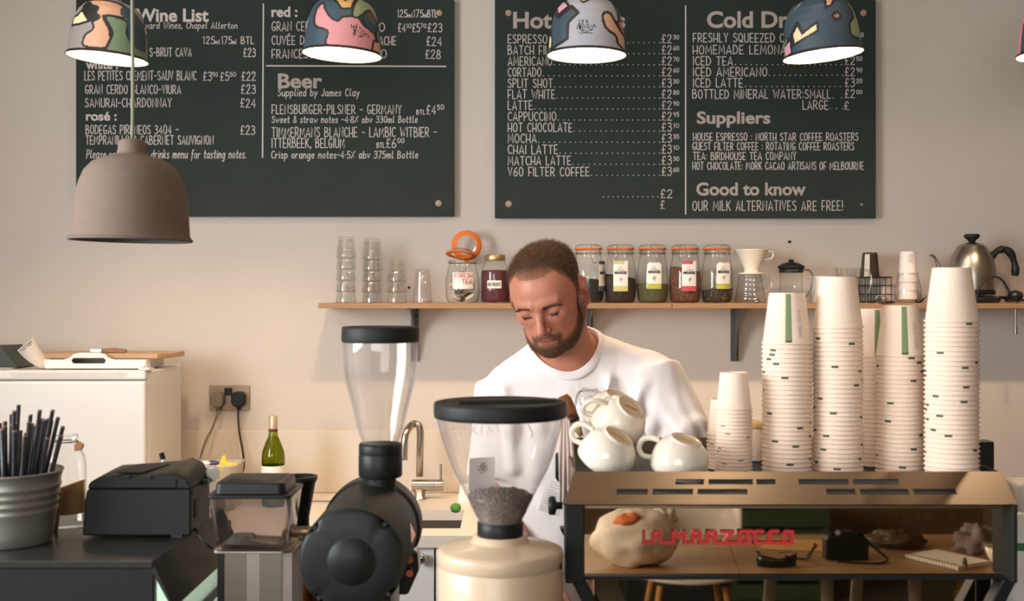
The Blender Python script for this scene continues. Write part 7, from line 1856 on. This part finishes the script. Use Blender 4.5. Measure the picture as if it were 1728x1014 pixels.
vs_, fs_ = gs.nets(d)
MT['cotton'] = pm('white_cotton', rgb(246, 236, 232), .9, var=.012, scale=30, bump=.12, bscale=900, sheen=.2)
shirt = to_obj('tshirt', vs_, fs_, MT['cotton'], person, person.location)
sm_ = shirt.modifiers.new('smooth', 'SMOOTH'); sm_.factor = .5; sm_.iterations = 3
# ribbed collar along the neck opening
C0 = NB-NA*.0+Vector((0, -.014, 0)); e1 = NA.cross(Vector((0, 1, 0))).normalized(); e2 = NA.cross(e1); ring = []
for j in range(64):
    a = 2*PI*j/64; rad = e1*math.cos(a)+e2*math.sin(a)
    tt = np.linspace(.12, -.12, 240, dtype=np.float32); line = np.array([(C0+rad*.0795+NA*float(t)) for t in tt], np.float32)
    v = shirt_raw(line); k = int(np.argmax(v < .001)); ring.append(C0+rad*.0785+NA*float(tt[k])+rad*.002)
for _ in range(4): ring = [(ring[i-1]+ring[i]*2+ring[(i+1) % 64])/4 for i in range(64)]
m = M(person.location); cxr = []
for j in range(64):
    t_ = (ring[(j+1) % 64]-ring[j-1]).normalized(); rad = (ring[j]-C0-NA*(ring[j]-C0).dot(NA)).normalized(); up = (NA*.75-rad*.66).normalized(); outw = t_.cross(up).normalized()
    if outw.dot(rad) < 0: outw = -outw
    cxr.append([ring[j]+up*(.010*math.cos(b))+outw*(.0032*math.sin(b)+.001) for b in [2*PI*i/12 for i in range(12)]])
cxr.append(cxr[0]); m.rings(cxr, True); m.build('collar', MT['cotton'], person)
# dark trousers and shoes below the counter line
gt = Grid(np.arange(-.12, .38, .010), np.arange(2.46, 2.92, .010), np.arange(.0, 1.02, .010)); pt = gt.pts()
dt = ellip(pt, PV+Vector((0, 0, .03)), (.170, .122, .16))
for sx in (-1, 1):
    hip = PV+Vector((sx*.085, 0, -.02)); kn = Vector((hip.x+sx*.01, 2.71, .50)); an = Vector((hip.x+sx*.015, 2.74, .09))
    dt = smin(dt, caps(pt, hip, kn, .096, .072), .03); dt = smin(dt, cone(pt, kn+Vector((0, 0, .03)), an+Vector((0, 0, -.03)), .072, .062), .03)
dt = np.maximum(dt, gt.Z-.93)
v_, f_ = gt.nets(dt); to_obj('trousers', v_, f_, pm('dark_denim', rgb(44, 46, 54), .9, var=.15, scale=80), person, person.location)
for sx in (-1, 1):
    an = Vector((PV.x+sx*.1, 2.74, .09)); gsx = Grid(np.arange(an.x-.07, an.x+.07, .006), np.arange(2.50, 2.86, .006), np.arange(.0, .13, .006)); pz = gsx.pts()
    ds = smin(caps(pz, an+Vector((0, .03, -.045)), an+Vector((0, -.16, -.055)), .047, .041), caps(pz, an, an+Vector((0, .02, -.05)), .046), .03); ds = np.maximum(ds, .0005-gsx.Z); ds = np.maximum(ds, gsx.Z-.12)
    v_, f_ = gsx.nets(ds); to_obj('shoe', v_, f_, MT['black'], person, person.location)
